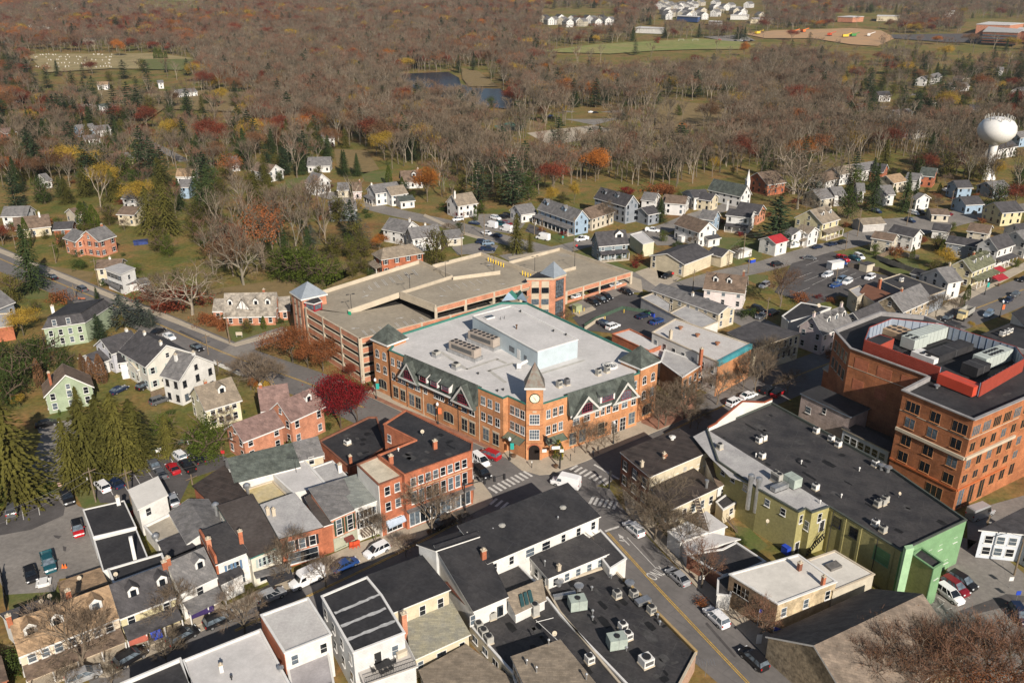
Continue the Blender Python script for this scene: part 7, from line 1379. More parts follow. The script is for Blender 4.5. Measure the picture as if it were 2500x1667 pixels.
ch = H('C372,1142 590,1186', 'C480,1232', 5.2, 9.2, wallw2, shing_gn, 'white church with green roof and slim steeple', name='church', cat='church', lm='the white church'); x, y = Q('C588,1180', 8)[0]; g = T(y); MB().box((x, y), (1.5, 1.5, 10), .3, g).o('steeple', white, ch); MB().lathe((x, y), [(1.0, g + 10), (0, g + 15)], 8).o('spire', white, ch)
# far-off rows, sheds and the big brick office on the horizon side
for k in range(15):
 x0 = 1372 + 30 * k + R.uniform(-4, 4); y0 = 96 + 10 * (k % 3) + R.uniform(-6, 6) + .02 * k; H('B%d,%d %d,%d' % (x0, y0, x0 + 30, y0 - 5 + 10 * (k % 2)), 13, 8, 12.5, wallw2 if k % 4 else beige, shing_g if k % 3 else shing_d, 'white townhouse in the distant rows beyond the woods', name='townhouse', group='distant townhouse rows')
for k in range(34):
 x0 = R.uniform(40, 680); y0 = R.choice((2, 14, 22, 48, 62, 74)) + R.uniform(-3, 3); H('C%d,%d %d,%d' % (x0, y0, x0 + 30, y0 + R.choice((-5, 5))), 13, 8, 12.5, wallw2 if k % 3 else beige, shing_g, 'white townhouse in the distant rows beyond the woods', name='townhouse', group='distant townhouse rows')
for k in range(10): x0 = 2100 + 25 * k; H('B%d,%d %d,%d' % (x0, 12 + 10 * (k % 3), x0 + 24, 9 + 10 * (k % 3)), 13, 8, 12, wallw2, shing_g, 'white townhouse in the distant rows beyond the woods', name='townhouse', group='distant townhouse rows')
def far(s, z, wall, roof, label, name='warehouse'):
 pts = Q(s, z); g = T(cen(pts)[1]); t = thing(name, label, 'building', (*cen(pts), g)); MB().prism(pts, g, g + z).o('wall', wall, t); MB().prism(offset(pts, .6), g + z, g + z + .8).o('roof', roof, t); return t
bb = mat('cobalt_cladding', (.04, .09, .25), .7, .05)
for a in (('C138,105 270,118 285,108 160,96', 8, bb, whiteroof, 'distant low warehouse with white roof and blue wall'), ('C480,102 590,105 600,96 490,94', 7, wallw, whiteroof, 'distant white warehouse by the townhouse rows'), ('C610,126 680,128 690,116 615,112', 7, cream, whiteroof, 'distant cream shed by the townhouse rows'), ('C700,128 750,130 750,122 702,118', 6, cream, whiteroof, 'distant small cream shed'), ('C340,140 420,148 430,138 350,132', 6, wallw, whiteroof, 'distant grey-white shed beside the playing field'), ('B1965,182 2130,192 2150,180 1990,166', 7, wallw, whiteroof, 'distant long white greenhouse shed'), ('C1165,112 1260,118 1330,108 1240,98', 8, brickp, whiteroof, 'distant brick block with white roof above the clay site'), ('C1415,108 1550,112 1560,100 1420,94', 8, cream, whiteroof, 'distant cream block with white roof'), ('C1850,75 1910,76 1910,70 1855,68', 12, wallw, whiteroof, 'distant pale block among the ridge woods'),
          ('C2090,212 2310,225 2352,190 2130,158', 15, brickd, greyroof, 'big distant dark brick office with bands of glass'), ('C2050,162 2260,172 2352,150 2130,132', 13, brickp, whiteroof, 'big distant brick office with white roof'), ('C2290,205 2420,215 2420,180 2330,170', 14, brickp, whiteroof, 'distant brick office wing at the right edge')): far(*a)
t = [o for o in ALL if o.get('label', '').startswith('big distant dark brick')][0]; pp = Q('C2090,212 2310,225', 15); g = T(pp[0][1])
for k in range(4): wall_seg('window_band', pp[0], pp[1], g + 1.5 + 3.4 * k, g + 3.2 + 3.4 * k, glass, t, 1.2)
# ---------------------------------------------------------------- cars
cars('''minivan grey H78,512 90,440
pickup black H412,352 455,452
suv red H490,555 512,652
pickup teal H298,762 332,878
sedan black H186,842 214,938
suv white H684,356 628,302
sedan navy H775,336 700,280
sedan grey H1002,215 966,162
sedan grey H1045,272 1004,220
sedan red H1130,242 1082,186
suv white H1182,166 1108,104
pickup black H1226,232 1168,168
sedan black H1292,182 1228,120
sedan silver H1122,446 1092,382
suv white H55,385 170,335
sedan navy H140,300 195,275
sedan black D250,1420 355,1398
suv black D882,1190 980,1146
sedan navy D738,1205 785,1182
suv grey D985,1275 1058,1250
sedan white D1052,838 1112,868
sedan black D985,832 1035,808
sedan black D1232,912 1285,938
minivan grey D556,566 494,534
sedan black D355,482 325,464
minivan red I1094,152 976,104
minivan white I938,134 1008,188
suv black I948,214 1022,272
van white I1604,332 1432,290
suv white I2003,646 1900,560
sedan silver J204,962 80,856
suv white J448,1226 326,1112
suv black J694,1498 556,1372
suv black I792,540 678,592
suv white I382,708 248,774
sedan blue H2132,866 I186,798
van white H2045,888 1876,968
suv silver H1660,1062 1802,1000
suv black H1320,1222 1482,1150
suv black H1120,1318 1222,1262
suv black H790,1452 888,1396
suv silver H486,1562 592,1520
suv black J1868,888 2038,988
suv dkred J1832,924 1978,1022
suv white J1808,974 1936,1068
van silver J2022,522 2112,490
suv navy J2290,1110 2352,1195
suv black E1652,616 1738,654
suv black E1708,600 1782,634
suv black E1738,582 1818,618
suv black E1862,552 1950,586
sedan white E1570,602 1622,586
sedan black E1690,568 1735,552
suv black E1740,552 1790,532
suv white E1815,532 1860,514
suv navy E1736,762 1802,792
suv white E1782,802 1856,776
sedan navy E1972,734 2052,708
sedan blue E2056,772 2140,740
sedan blue F-10,765 56,738
suv white F1262,324 1336,358
sedan teal F1230,338 1304,366
pickup red F1158,336 1236,372
sedan blue F1148,360 1218,390
suv white F1126,448 1064,470
suv ltblue F1214,478 1152,502
suv white F1252,488 1194,518
sedan blue F1184,512 1114,536
suv white F1396,462 1338,486
sedan grey F946,346 1014,352
suv black F735,398 815,384
sedan navy F1004,284 1060,272
sedan navy F1098,266 1154,254
sedan black F1166,254 1216,242
pickup silver F1372,272 1448,300
sedan black F582,690 640,714
sedan grey F704,708 648,736
suv black F716,712 778,690
suv black F620,668 690,690
suv silver F720,512 668,538
suv black F108,452 42,478
suv ltblue F2146,692 2100,726
sedan navy F2268,606 2226,632
sedan grey F2318,570 2274,594
sedan black F2375,475 2315,498
suv black F1880,730 1832,752
sedan white F548,1246 640,1214
suv white F468,1290 540,1256
suv red F760,1228 800,1200
suv black F690,1208 742,1184
sedan navy E906,122 964,130
van white E1082,154 1006,136
van white E1174,176 1106,160
sedan navy E1112,210 1040,200
sedan white E1034,194 984,182
suv navy E952,246 1022,250
suv ltblue E986,258 1060,254
pickup navy E980,292 1068,296
suv white E1046,88 1100,100
sedan black E1086,80 1140,92
suv black E1122,72 1172,86
suv teal E1086,130 1126,136
suv dkred E1122,126 1164,132
van white E1412,230 1334,214
pickup white E1658,222 1582,236
suv white E862,98 800,106
pickup white B2042,1476 2102,1482
minivan white C1620,1362 1672,1376
suv black C1672,1358 1710,1370
sedan white C1750,1362 1812,1376
sedan dkred C1842,1384 1896,1372
suv navy C1380,1348 1440,1366
suv navy C1606,1412 1640,1422
sedan white C1830,1216 1880,1230
sedan black C1850,1200 1890,1212
sedan black B1486,716 1514,720
sedan white B1664,722 1696,720
sedan black B1694,726 1724,724
sedan blue B1406,748 1434,744
suv black B1864,742 1896,740
sedan navy C500,268 520,270
sedan white C535,266 555,268
suv navy C560,270 580,272
sedan red C404,262 416,262
suv black C600,268 625,272''')
# dump truck on the main street
(x0, y0), (x1, y1) = Q('F2015,690 1925,752'); t = thing('dump_truck', 'cream dump truck with empty grey bed on the main street', 'truck', ((x0 + x1) / 2, (y0 + y1) / 2)); rz = math.atan2(y1 - y0, x1 - x0); cx, cy = (x0 + x1) / 2, (y0 + y1) / 2
def lo(a, b): return (cx + a * math.cos(rz) - b * math.sin(rz), cy + a * math.sin(rz) + b * math.cos(rz))
MB().box(lo(2.2, 0), (1.7, 2.3, 2.0), rz, .9).o('cab', paint('cream'), t); MB().box(lo(3.6, 0), (1.5, 1.6, 1.2), rz, .8).o('bonnet', paint('cream'), t); MB().box(lo(2.75, 0), (.7, 2.1, .7), rz, 2.05).o('windscreen', glass, t)
for s in (-1, 1): MB().box(lo(-1.6, s * 1.15), (5.2, .12, 1.5), rz, 1.2).o('bed_side', acgrey, t)
MB().box(lo(-1.6, 0), (5.2, 2.3, .15), rz, 1.1).o('bed_floor', dark, t); MB().box(lo(1.0, 0), (.12, 2.3, 1.7), rz, 1.2).o('headboard', acgrey, t); MB().box(lo(-4.2, 0), (.1, 2.3, 1.3), rz, 1.2).o('tailgate', acgrey, t)
for a in (3.4, -1.4, -2.8):
 for s in (-1, 1): p_, q_ = lo(a, s * .8), lo(a, s * 1.12); MB().tube((*p_, .5), (*q_, .5), .5, .5, 12).o('wheel', rubber, t)
# ---------------------------------------------------------------- boxes, bins, sheds, trailers
def boxy(name, label, cat, s, size, rot, m, lid=None, z=0, lm=None):
 x, y = Q(s, z)[0]; g = T(y) + z; t = thing(name, label, cat, (x, y, g)); MB().box((x, y), size, rot, g + .02).o('body', m, t); MB().box((x, y), (size[0] * 1.04, size[1] * 1.04, .12), rot, g + .02 + size[2]).o('lid', lid or m, t); return t
boxy('storage_container', 'white storage container in the big car park', 'container', 'F1145,405', (2.5, 5.4, 2.4), rz_of(*Q('F1110,405 1160,425')) , wallw2); boxy('trailer', 'white and blue box trailer beside a white house', 'trailer', 'F180,235', (4.4, 2.3, 2.3), ro, wallw2, wallw2)
boxy('dumpster', 'blue dumpster behind the low back wall', 'dumpster', 'E2085,712', (1.8, 1.3, 1.2), ro, blueb, dark); boxy('dumpster', 'green dumpster beside the blue dumpster', 'dumpster', 'E2050,702', (1.8, 1.3, 1.2), ro, mat('dumpster_green', (.02, .12, .06), .6, .1), dark); boxy('dumpster', 'bright blue bin beside the green building path', 'bin', 'J838,735', (1.3, 1.5, 1.3), rg, blueb, blueb); boxy('dumpster', 'red bin box beside the tall white building', 'bin', 'R1705,915', (1.2, 1.6, 1.3), STR, mat('bin_red', (.3, .02, .02), .6, .1), dark)
boxy('dumpster', 'blue and yellow bins behind the cream hall', 'dumpster', 'F615,368', (2.4, 1.2, 1.2), ro, blueb, yelc); boxy('transformer_box', 'square pale green transformer box on the lawn by the stair tower', 'transformer', 'E1590,680', (2.2, 2.0, 2.0), CRS, mat('transformer_green', (.30, .33, .19), .7, .1)); boxy('shed', 'small tan garden shed along the dark fence', 'shed', 'F1345,420', (4, 3, 2.6), ro, beige, shing_d); boxy('shed', 'white tarpaulin tent on the lawn beside the hall', 'tent', 'F548,330', (6.5, 3.4, 2.4), ro, wallw)
boxy('tarpaulin', 'blue tarpaulin heap among the bare trees', 'tarpaulin', 'D900,250', (5, 3, 1.2), .4, mat('faded_blue_tarp', (.03, .05, .17), .8, .3, 1))
for s in ('E1570,690', 'E1605,697', 'E1635,680', 'E1890,690', 'E1768,735'): x, y = Q(s)[0]; t = thing('bollard', 'short yellow post around the green box and car park', 'bollard', (x, y), 'short yellow posts in the car park'); MB().tube((x, y, 0), (x, y, 1.1), .11, .11, 8).o('post', yelc, t); MB().lathe((x, y), [(.13, 1.05), (.1, 1.15), (0, 1.2)], 8).o('cap', yelc, t)
def cone(s):
 x, y = Q(s)[0]; t = thing('traffic_cone', 'orange traffic cone in the back car park', 'cone', (x, y), 'pair of orange cones'); MB().lathe((x, y), [(.2, .05), (.05, .75), (0, .75)], 10).o('body', orangec, t); MB().box((x, y), (.45, .45, .05), 0, .02).o('base', orangec, t)
cone('H402,832'); cone('H420,832')
x, y = Q('H282,940')[0]; t = thing('picnic_bench', 'white wooden picnic bench at the lot edge', 'bench', (x, y)); MB().box((x, y), (1.2, 1.9, .1), .4, .75).o('table_top', white, t)
for s in (-1, 1): MB().box((x + s * .95 * math.cos(.4), y + s * .95 * math.sin(.4)), (.35, 1.9, .08), .4, .45).o('seat', white, t); MB().box((x + s * .6 * math.cos(.4 + 1.57), y + s * .6 * math.sin(.4 + 1.57)), (1.7, .1, .72), .4, 0).o('leg', white, t)
# ---------------------------------------------------------------- poles, wires, lamps, signs
POLE = {}
def pole(s, yt=None, h=None, arm=True, tf=False, label=None, lampm=False):
 x, y = Q(s)[0]; w = s[1:].split(',');
 if h is None: h = min(13, HT(s[0], float(w[0]), yt, x, y) - T(y))
 g = T(y); t = thing('utility_pole', label or '~wooden utility pole', 'pole', (x, y, g)); MB().tube((x, y, g), (x, y, g + h), .17, .11, 7).o('post', mat('pole_wood', (.19, .145, .10), .9, .2, 1), t)
 if arm: MB().box((x, y), (2.4, .14, .16), STR + 1.57, g + h - .9).o('crossarm', woodp, t)
 if tf: MB().tube((x + .35, y - .2, g + h - 2.6), (x + .35, y - .2, g + h - 1.4), .3, .3, 8).o('transformer', acgrey, t)
 POLE[s] = (x, y, g + h - .7); return t
for a in (('H612,412', 182, None), ('H842,432', 195, None), ('D358,372', 242, None), ('D632,525', 338, None), ('D106,300', 184, None), ('D1466,885', 690, None), ('D1330,955', 820, None), ('D1003,672', 532, None), ('D1395,1062', 985, None), ('D482,600', 505, None), ('E855,332', 182, None), ('E1000,202', 60, None), ('E872,192', 40, None), ('E1318,192', 88, None), ('E1367,186', 78, None), ('E1570,296', 60, None), ('F557,352', 178, None), ('F1288,202', 22, None), ('F1603,132', -120, None), ('F930,272', 92, None), ('F706,742', 586, None), ('F238,548', 412, None), ('J2078,712', 480, None), ('J2288,880', 590, None), ('F1150,500', 400, None), ('F590,440', 300, None), ('C1880,1340', 1210, None), ('C1620,1400', 1262, None), ('H1228,300', 235, None), ('F1212,290', 170, None), ('B2100,1340', 1210, None), ('F465,390', 300, None)): pole(a[0], a[1], tf=a[0] in ('E1318,192', 'J2078,712'))
def wire(a, b, sag=.8, l='~overhead cable'):
 a, b_ = [Vector(POLE[v]) if isinstance(v, str) else Vector(v) for v in (a, b)]; m = MB(); n = 10; pts = [a.lerp(b_, i / n) - Vector((0, 0, sag * 4 * (i / n) * (1 - i / n))) for i in range(n + 1)]
 for i in range(n): m.tube(pts[i], pts[i + 1], .022, .022, 3, False)
 o = m.o('overhead_wire', mat('cable_grey', (.16, .15, .15), .7, .05)); tag(o, l, 'wire')
def over(v, dz): x, y, z = POLE[v]; return (x + dz * .4, y, z - dz)
wl_ = (*G('H', -150, 520, 9)[:2], 9.0); wire('H612,412', wl_, 1, 'upper overhead cable across the back car park'); wire(over('H612,412', 1.2), (*G('H', -150, 600, 8), 8.0), 1, 'lower overhead cable across the back car park'); wire('H612,412', 'H842,432', .5, 'overhead cable between the two back-lot poles'); wire('H842,432', 'H1228,300', .7, 'overhead cable above the parked cars in the back lot'); wire('H1228,300', (*G('H', 1700, 60, 8), 8.0), .7, 'overhead cable past the green-shingled workshop'); wire('E855,332', 'E1000,202', 1); wire('E1000,202', 'E1318,192', 1); wire('E1318,192', 'E1570,296', 1); wire(over('E1318,192', 1), over('E1570,296', 1), 1); wire('E1570,296', 'F238,548', 1.2); wire('F557,352', 'F1288,202', 1.5); wire(over('F557,352', 1), over('F1288,202', 1), 1.5); wire('F557,352', 'F238,548', 1); wire('F1288,202', 'F1603,132', 1); wire('F1603,132', 'C1880,1340', 1); wire(over('H842,432', 1), (*G('H', 1500, 90, 8), 8.0), 1.0, 'lower cable running from the lamp pole to the brick row'); wire('D358,372', 'D632,525', .7, 'overhead cable along the main road, far stretch'); wire('D632,525', 'D1003,672', .8, 'overhead cable along the main road, middle stretch'); wire('D1003,672', 'D1466,885', .9, 'overhead cable along the main road before the tudor house'); wire('J2078,712', 'J2288,880', .6, 'overhead cable at the right edge car park')
def street_lamp(s, yt, banner, l):
 x, y = Q(s)[0]; w = s[1:].split(','); h = 4.6; t = thing('street_lamp', l, 'street lamp', (x, y)); MB().tube((x, y, .1), (x, y, h), .10, .07, 8).o('post', mat('lamp_green', (.015, .03, .025), .5, .1), t); MB().lathe((x, y), [(.28, .1), (.22, .6), (.1, .9)], 8).o('base', dark, t); MB().lathe((x, y), [(.1, h), (.28, h + .15), (.32, h + .55), (.12, h + .8), (0, h + .95)], 10).o('lantern', lampw, t)
 if banner: MB().box((x + .5, y - .05), (.75, .04, 1.5), .1, h - 2.0).o('banner', banner, t); MB().tube((x, y, h - .5), (x + .9, y - .05, h - .5), .03, .03, 4).o('arm', dark, t)
bt, bo = mat('teal_banner', (.02, .30, .26), .8, .05), mat('orange_banner', (.62, .14, .05), .8, .05)
street_lamp('L203,490', 300, bt, 'green street lamp with teal banner by the corner tower'); street_lamp('L990,812', 620, bo, 'street lamp with orange banner on the brick pavement'); street_lamp('L1905,1272', 1050, bt, 'street lamp with teal banner by the clock tower'); street_lamp('N1290,1060', 820, None, 'street lamp wound with greenery before the clock-tower building'); street_lamp('F2100,575', 500, bt, 'street lamp with teal banner on the main street'); street_lamp('F2195,720', 640, bo, 'street lamp with orange banner past the dump truck')
def signal(s, h, l, arm, dr):
 x, y = Q(s)[0]; t = thing('traffic_signal', l, 'traffic signal', (x, y)); MB().tube((x, y, .1), (x, y, h), .16, .12, 8).o('post', dark, t); d = Vector((math.cos(dr), math.sin(dr)))
 if arm: MB().tube((x, y, h - .6), (x + d.x * arm, y + d.y * arm, h - .3), .10, .07, 6).o('mast_arm', dark, t)
 for k in range(3 if arm else 1): q_ = (x + d.x * (arm * (.5 + .25 * k) if arm else .3), y + d.y * (arm * (.5 + .25 * k) if arm else .3)); MB().box(q_, (.4, .35, 1.1), dr, h - 1.3).o('signal_head', dark, t)
 return t
signal('I876,470', 6.2, 'black signal mast with long arm at the brick corner block', 8, rz_of(*Q('I876,470 1240,380'))); signal('I848,400', 5.4, 'slim black signal post by the shop window', 0, 0); t = signal('N610,1382', 6.0, 'black corner signal post with white signs', 5.5, rz_of(*Q('N610,1382 200,1150'))); signal('I1795,330', 4.2, 'short signal post at the shaded crossing', 0, 1)
x, y = Q('N610,1382')[0]
for dx, z, w_ in ((-.9, 4.7, 1.7), (.3, 4.0, .8), (-3.2, 4.0, .9)): MB().box((x + dx, y - .2), (w_, .06, .7), .1, z).o('sign_plate', white, t)
def sign(s, h, size, m, l, two=False, z=0, cat='sign'):
 x, y = Q(s, z)[0]; g = T(y) + z; t = thing('sign', l, cat, (x, y, g));
 for k in ((-1, 1) if two else (0,)): MB().tube((x + k * size[0] * .4, y, g), (x + k * size[0] * .4, y, g + h), .04, .04, 5).o('post', white if two else metal, t)
 MB().box((x, y - .05), (size[0], .06, size[1]), .05, g + h - size[1]).o('panel', m, t); return t
signm = mat('red_white_notice', (.62, .40, .38), .7, .3, 9)
for s, l in (('H228,395', 'red and white parking notice on two posts by the hedge'), ('H85,415', 'red and white notice at the left end of the hedge')): sign(s, 1.5, (1.2, .8), signm, l, True)
for s, l in (('H393,352', 'small red notice above the black pickup'), ('H108,420', 'small white notice beside the left hedge notice'), ('H558,312', 'white notice on the grass by the lot'), ('H1015,138', 'white notice on the wire fence, left'), ('H1028,126', 'white notice on the wire fence, second'), ('H1072,118', 'white notice on the wire fence, third'), ('H1214,80', 'white notice on the wire fence by the round evergreen'), ('H1428,142', 'red-topped notice at the workshop corner'), ('J292,950', 'white parking sign on the pavement by a rusty tree'), ('J655,1330', 'tall white sign banner on the pavement by a tree'), ('F110,470', 'red stop sign by the cream hall'), ('E1588,290', 'pink-red stop sign behind the garage'), ('E1500,235', 'teal street-name sign on the corner lawn'), ('J2300,1050', 'blue parking sign on the far lot'), ('J2255,960', 'white notice by the far lot')):
 sign(s, 2.2, (.75, .75) if 'banner' not in l else (.8, 1.7), {'red': mat('stop_red', (.45, .03, .03), .6, .1), 'teal': bt, 'pink': MATS.get('stop_red') or redc, 'blue': blueb}.get(l.split()[0].split('-')[0], white) if 'small red' not in l else signm, l)
sign('D1528,845', 1.6, (1.8, 1.0), concl, 'cream name board on the tudor house lawn', True); sign('D455,650', 2.0, (1.6, 1.6), dark, 'black and white board sign by the main road', True); sign('D525,615', 1.2, (2.2, .5), brickr, 'red board sign by the main road')
def flag(s, l):
 x, y = Q(s)[0]; t = thing('flag', l, 'flag', (x, y)); MB().tube((x, y, 0), (x, y, 3.6), .035, .03, 5).o('pole', white, t); b = MB(); n = 6
 for i in range(n): a0, a1 = i / n, (i + 1) / n; b.face([(x + a0 * 1.1, y + .12 * math.sin(a0 * 5), 3.55 - a0 * .2), (x + a1 * 1.1, y + .12 * math.sin(a1 * 5), 3.55 - a1 * .2), (x + a1 * 1.1, y + .12 * math.sin(a1 * 5), 2.75 - a1 * .2), (x + a0 * 1.1, y + .12 * math.sin(a0 * 5), 2.75 - a0 * .2)])
 b.o('cloth', blueb, t)
flag('J648,1215', 'small blue flag among the rusty street tree branches'); flag('J738,1330', 'tall blue feather flag at the stone hall')
for s, l in (('L1950,1240', 'round planter by the clock tower'), ('N560,1375', 'round planter beside the corner signal post'), ('N25,1240', 'round planter at the kerb by the teal banner'), ('I650,620', 'round planter under the yellow-lit tree'), ('F2190,520', 'dark planter on the main street pavement')):
 x, y = Q(s)[0]; t = thing('planter', l, 'planter', (x, y)); MB().lathe((x, y), [(.3, .1), (.5, .7), (.55, .75), (.45, .75), (0, .68)], 12).o('tub', mat('clay_tub', (.15, .10, .07), .9, .1), t); MB().lathe((x, y), [(.44, .7), (.3, .95), (0, 1.0)], 8).o('plant', L_brown, t)
t = None
for s, l in (('N252,1375', 'slim black signal-button post by the archway'), ('N745,1285', 'slim black post near the corner plaza'), ('N800,1180', 'slim post with red top on the corner plaza')): x, y = Q(s)[0]; t = thing('post', l, 'post', (x, y)); MB().tube((x, y, .1), (x, y, 1.6), .06, .06, 6).o('shaft', dark, t); MB().box((x, y), (.2, .2, .35), 0, 1.35).o('button_box', white if 'button' in l else dark, t)
x, y = Q('I170,740')[0]
for k, s in enumerate(('I150,712', 'I175,708', 'I195,700')):
 x, y = Q(s)[0]; t = thing('outdoor_chair', 'red outdoor chair before the salmon-brick shop', 'chair', (x, y, .13), 'red chairs on the shop pavement'); MB().box((x, y), (.6, .6, .12), .3, .45).o('seat', redc, t); MB().box((x, y + .28), (.6, .1, .7), .3, .55).o('backrest', redc, t)
 for sx in (-1, 1): MB().box((x + sx * .25, y), (.1, .55, .45), .3, .13).o('leg', redc, t)
# television antenna on the white roof
x, y = on('S1690,370', 4.3); t = thing('television_antenna', 'tall television antenna on the low white roof', 'antenna', (x, y, 4.1)); MB().tube((x, y, 4.1), (x, y, 7.6), .04, .03, 5).o('mast', dark, t); b = MB()
for k in range(7): b.tube((x - 1.2 + .4 * k, y - .8, 7.4), (x - 1.2 + .4 * k, y + .8, 7.4), .02, .02, 3)
b.tube((x - 1.4, y, 7.4), (x + 1.4, y, 7.4), .03, .03, 4); b.o('element', dark, t)
x, y = on('J318,1520', 4.4); t = thing('television_antenna', 'television antenna at the black roof corner', 'antenna', (x, y, 4.3)); MB().tube((x, y, 4.3), (x, y, 6.9), .04, .03, 5).o('mast', metal, t); b = MB()
for k in range(6): b.tube((x - 1 + .4 * k, y - .6, 6.8), (x - 1 + .4 * k, y + .6, 6.8), .02, .02, 3)
b.o('element', metal, t)
# ---------------------------------------------------------------- fences
def fence(s, h, m, l, step=2.4, pick=False):
 pts = [Vector(p) for p in Q(s)]; t = thing('fence', l, 'fence', (*pts[0], 0)); b = MB()
 for i in range(len(pts) - 1):
  p_, q_ = pts[i], pts[i + 1]; u = (q_ - p_).normalized(); L = (q_ - p_).length; nv = Vector((-u.y, u.x))
  if pick:
   for k in range(int(L / .22)): e = p_ + u * .22 * k; b.box(e, (.12, .04, h), math.atan2(u.y, u.x), .05)
   b.box((p_ + q_) / 2, (L, .05, .1), math.atan2(u.y, u.x), h * .7)
  else: b.box((p_ + q_) / 2, (L, .06, h - .15), math.atan2(u.y, u.x), .08)
  for k in range(int(L / step) + 1): e = p_ + u * min(L, step * k) + nv * .06; MB().box(e, (.13, .13, h + .1), math.atan2(u.y, u.x), 0).o('post', m, t)
 b.o('panel', m, t)
fence('D1368,1018 1545,1098', 1.1, white, 'white picket fence beside the white farmhouse', 2, True); fence('D968,1232 1108,1195', 1.8, woodp, 'weathered board fence behind the yellow stone house'); fence('D1105,1225 1190,1200', 1.0, white, 'low white picket fence at the farmhouse', 2, True); fence('F1228,400 1425,430 1530,475 1560,500', 1.8, mat('dark_fence', (.10, .08, .065), .9, .15), 'dark board fence along the big car park'); fence('F1410,352 1480,378 1690,450', 1.9, mat('grey_fence', (.24, .215, .185), .9, .15), 'grey panel fence round the lawn'); fence('F1410,350 1500,318', 1.8, woodp, 'pale board fence beside the beige house'); fence('F1560,325 1680,352', 1.8, MATS['grey_fence'], 'grey panel fence behind the golden willow'); fence('C1920,1310 2050,1375', 1.6, woodp, 'board fence beside the lower blue house')
chn = mat('wire_fence_green', (.06, .10, .07), .7, .2, 3); fence('H640,258 940,118 1215,28', 1.2, chn, 'low green wire fence above the back lot'); fence('E1640,782 1710,738 1880,668 2090,700', 1.2, MATS['wire_fence_green'], 'wire fence around the lower car park')
fence('H10,880 30,1000 42,1110', 1.8, dark, 'dark board fence at the left edge of the lot')
b = MB(); wp = Q('E1640,800 1720,745 1770,730'); t = thing('retaining_wall', 'low concrete wall at the lower car park ramp', 'wall', (*wp[0], 0)); wall_seg('wall', wp[0], wp[1], 0, 1.0, concl, t, .3); wall_seg('coping', wp[1], wp[2], 0, .9, concl, t, .3)
# ---------------------------------------------------------------- water tower
x, y = Q('C2112,1140')[0]; g = T(y); t = thing('water_tower', 'white bulbous water tower crowned with antennas', 'water tower', (x, y, g), lm='the white water tower')
tw = mat('tower_white_paint', (.66, .65, .63), .35, .05, .15, spec=.5);
MB().lathe((x, y), [(4.2, g), (3.0, g + 2.5), (2.2, g + 6), (1.9, g + 12), (2.1, g + 16.8)], 28).o('pedestal', tw, t, smooth=True)
MB().lathe((x, y), [(2.1, g + 16.8), (4.4, g + 18), (6.8, g + 19.6), (8.4, g + 21.8), (8.8, g + 23.8), (8.4, g + 26.2), (6.9, g + 28.3), (4.4, g + 29.7), (1.5, g + 30.2), (0, g + 30.3)], 40).o('tank', tw, t, smooth=True)
for k in range(26):
 a = k * 6.283 / 26 + R.uniform(-.08, .08); rr = 5.0 if k % 3 else 6.4; zz = g + (29.0 if k % 3 else 28.1); c = (x + rr * math.cos(a), y + rr * math.sin(a)); b = MB(); b.tube((*c, zz), (*c, zz + 2.2), .05, .05, 4); b.box((c[0] + .2 * math.cos(a), c[1] + .2 * math.sin(a)), (.18, .42, 1.6), a, zz + .7); b.o('antenna', acgrey, t)
MB().lathe((x, y), [(5.0, g + 29.0), (5.1, g + 29.2), (5.0, g + 29.4)], 28).o('antenna_rail', acgrey, t)
# ---------------------------------------------------------------- far small things: diggers, goals, gravestones
for k, (s, m_) in enumerate((('C1210,245', yelc), ('C1260,240', mat('digger_green', (.05, .22, .05), .6, .1)), ('C650,225', yelc), ('C1110,235', redc), ('C1360,238', white), ('C880,218', orangec), ('C940,212', orangec))):
 x, y = Q(s)[0]; g = T(y); g += 1; t = thing('excavator', '~%s digger on the clay site' % ('yellow', 'green', 'yellow', 'red', 'white', 'orange', 'orange')[k], 'digger', (x, y, g)); MB().box((x, y), (8, 4, 3.2), .3 * k, g + 1).o('body', m_, t); MB().box((x, y), (7, 5, 1.2), .3 * k, g).o('track', dark, t); MB().tube((x, y, g + 3), (x + 9, y, g + 6), .6, .5, 5).o('boom', m_, t)
for s in ('C165,268', 'C255,268', 'C560,262'):
 x, y = Q(s)[0]; g = T(y); g += 1; t = thing('soccer_goal', '~white goal frame on the playing field', 'goal', (x, y, g)); b = MB()
 for a_, c_ in (((-3.6, 0), (-3.6, 2.4)), ((3.6, 0), (3.6, 2.4)), ((-3.6, 2.4), (3.6, 2.4))): b.tube((x + a_[0], y, g + a_[1]), (x + c_[0], y, g + c_[1]), .12, .12, 4)
 b.o('frame', white, t); MB().tube((x - 3.6, y, g + 2.4), (x - 3.6, y + 2, g), .06, .06, 4).o('stay', white, t)
gs = MB().box((0, 0), (.9, .35, 1.2), 0, 0).mesh('slab'); gs.materials.append(mat('gravestone_grey', (.5, .47, .42), .9, .15))
for k in range(90):
 s = 'A%d,%d' % (R.uniform(215, 720), 352 + R.choice((6, 22, 40, 62, 84)) + R.uniform(-3, 3)); x, y = Q(s)[0]; o = inst(gs, 'gravestone', None, (x, y, T(y) + 1.05)); tag(o, 'small pale gravestone in the hay-coloured cemetery field', 'gravestone', 'gravestones in rows in the cemetery')
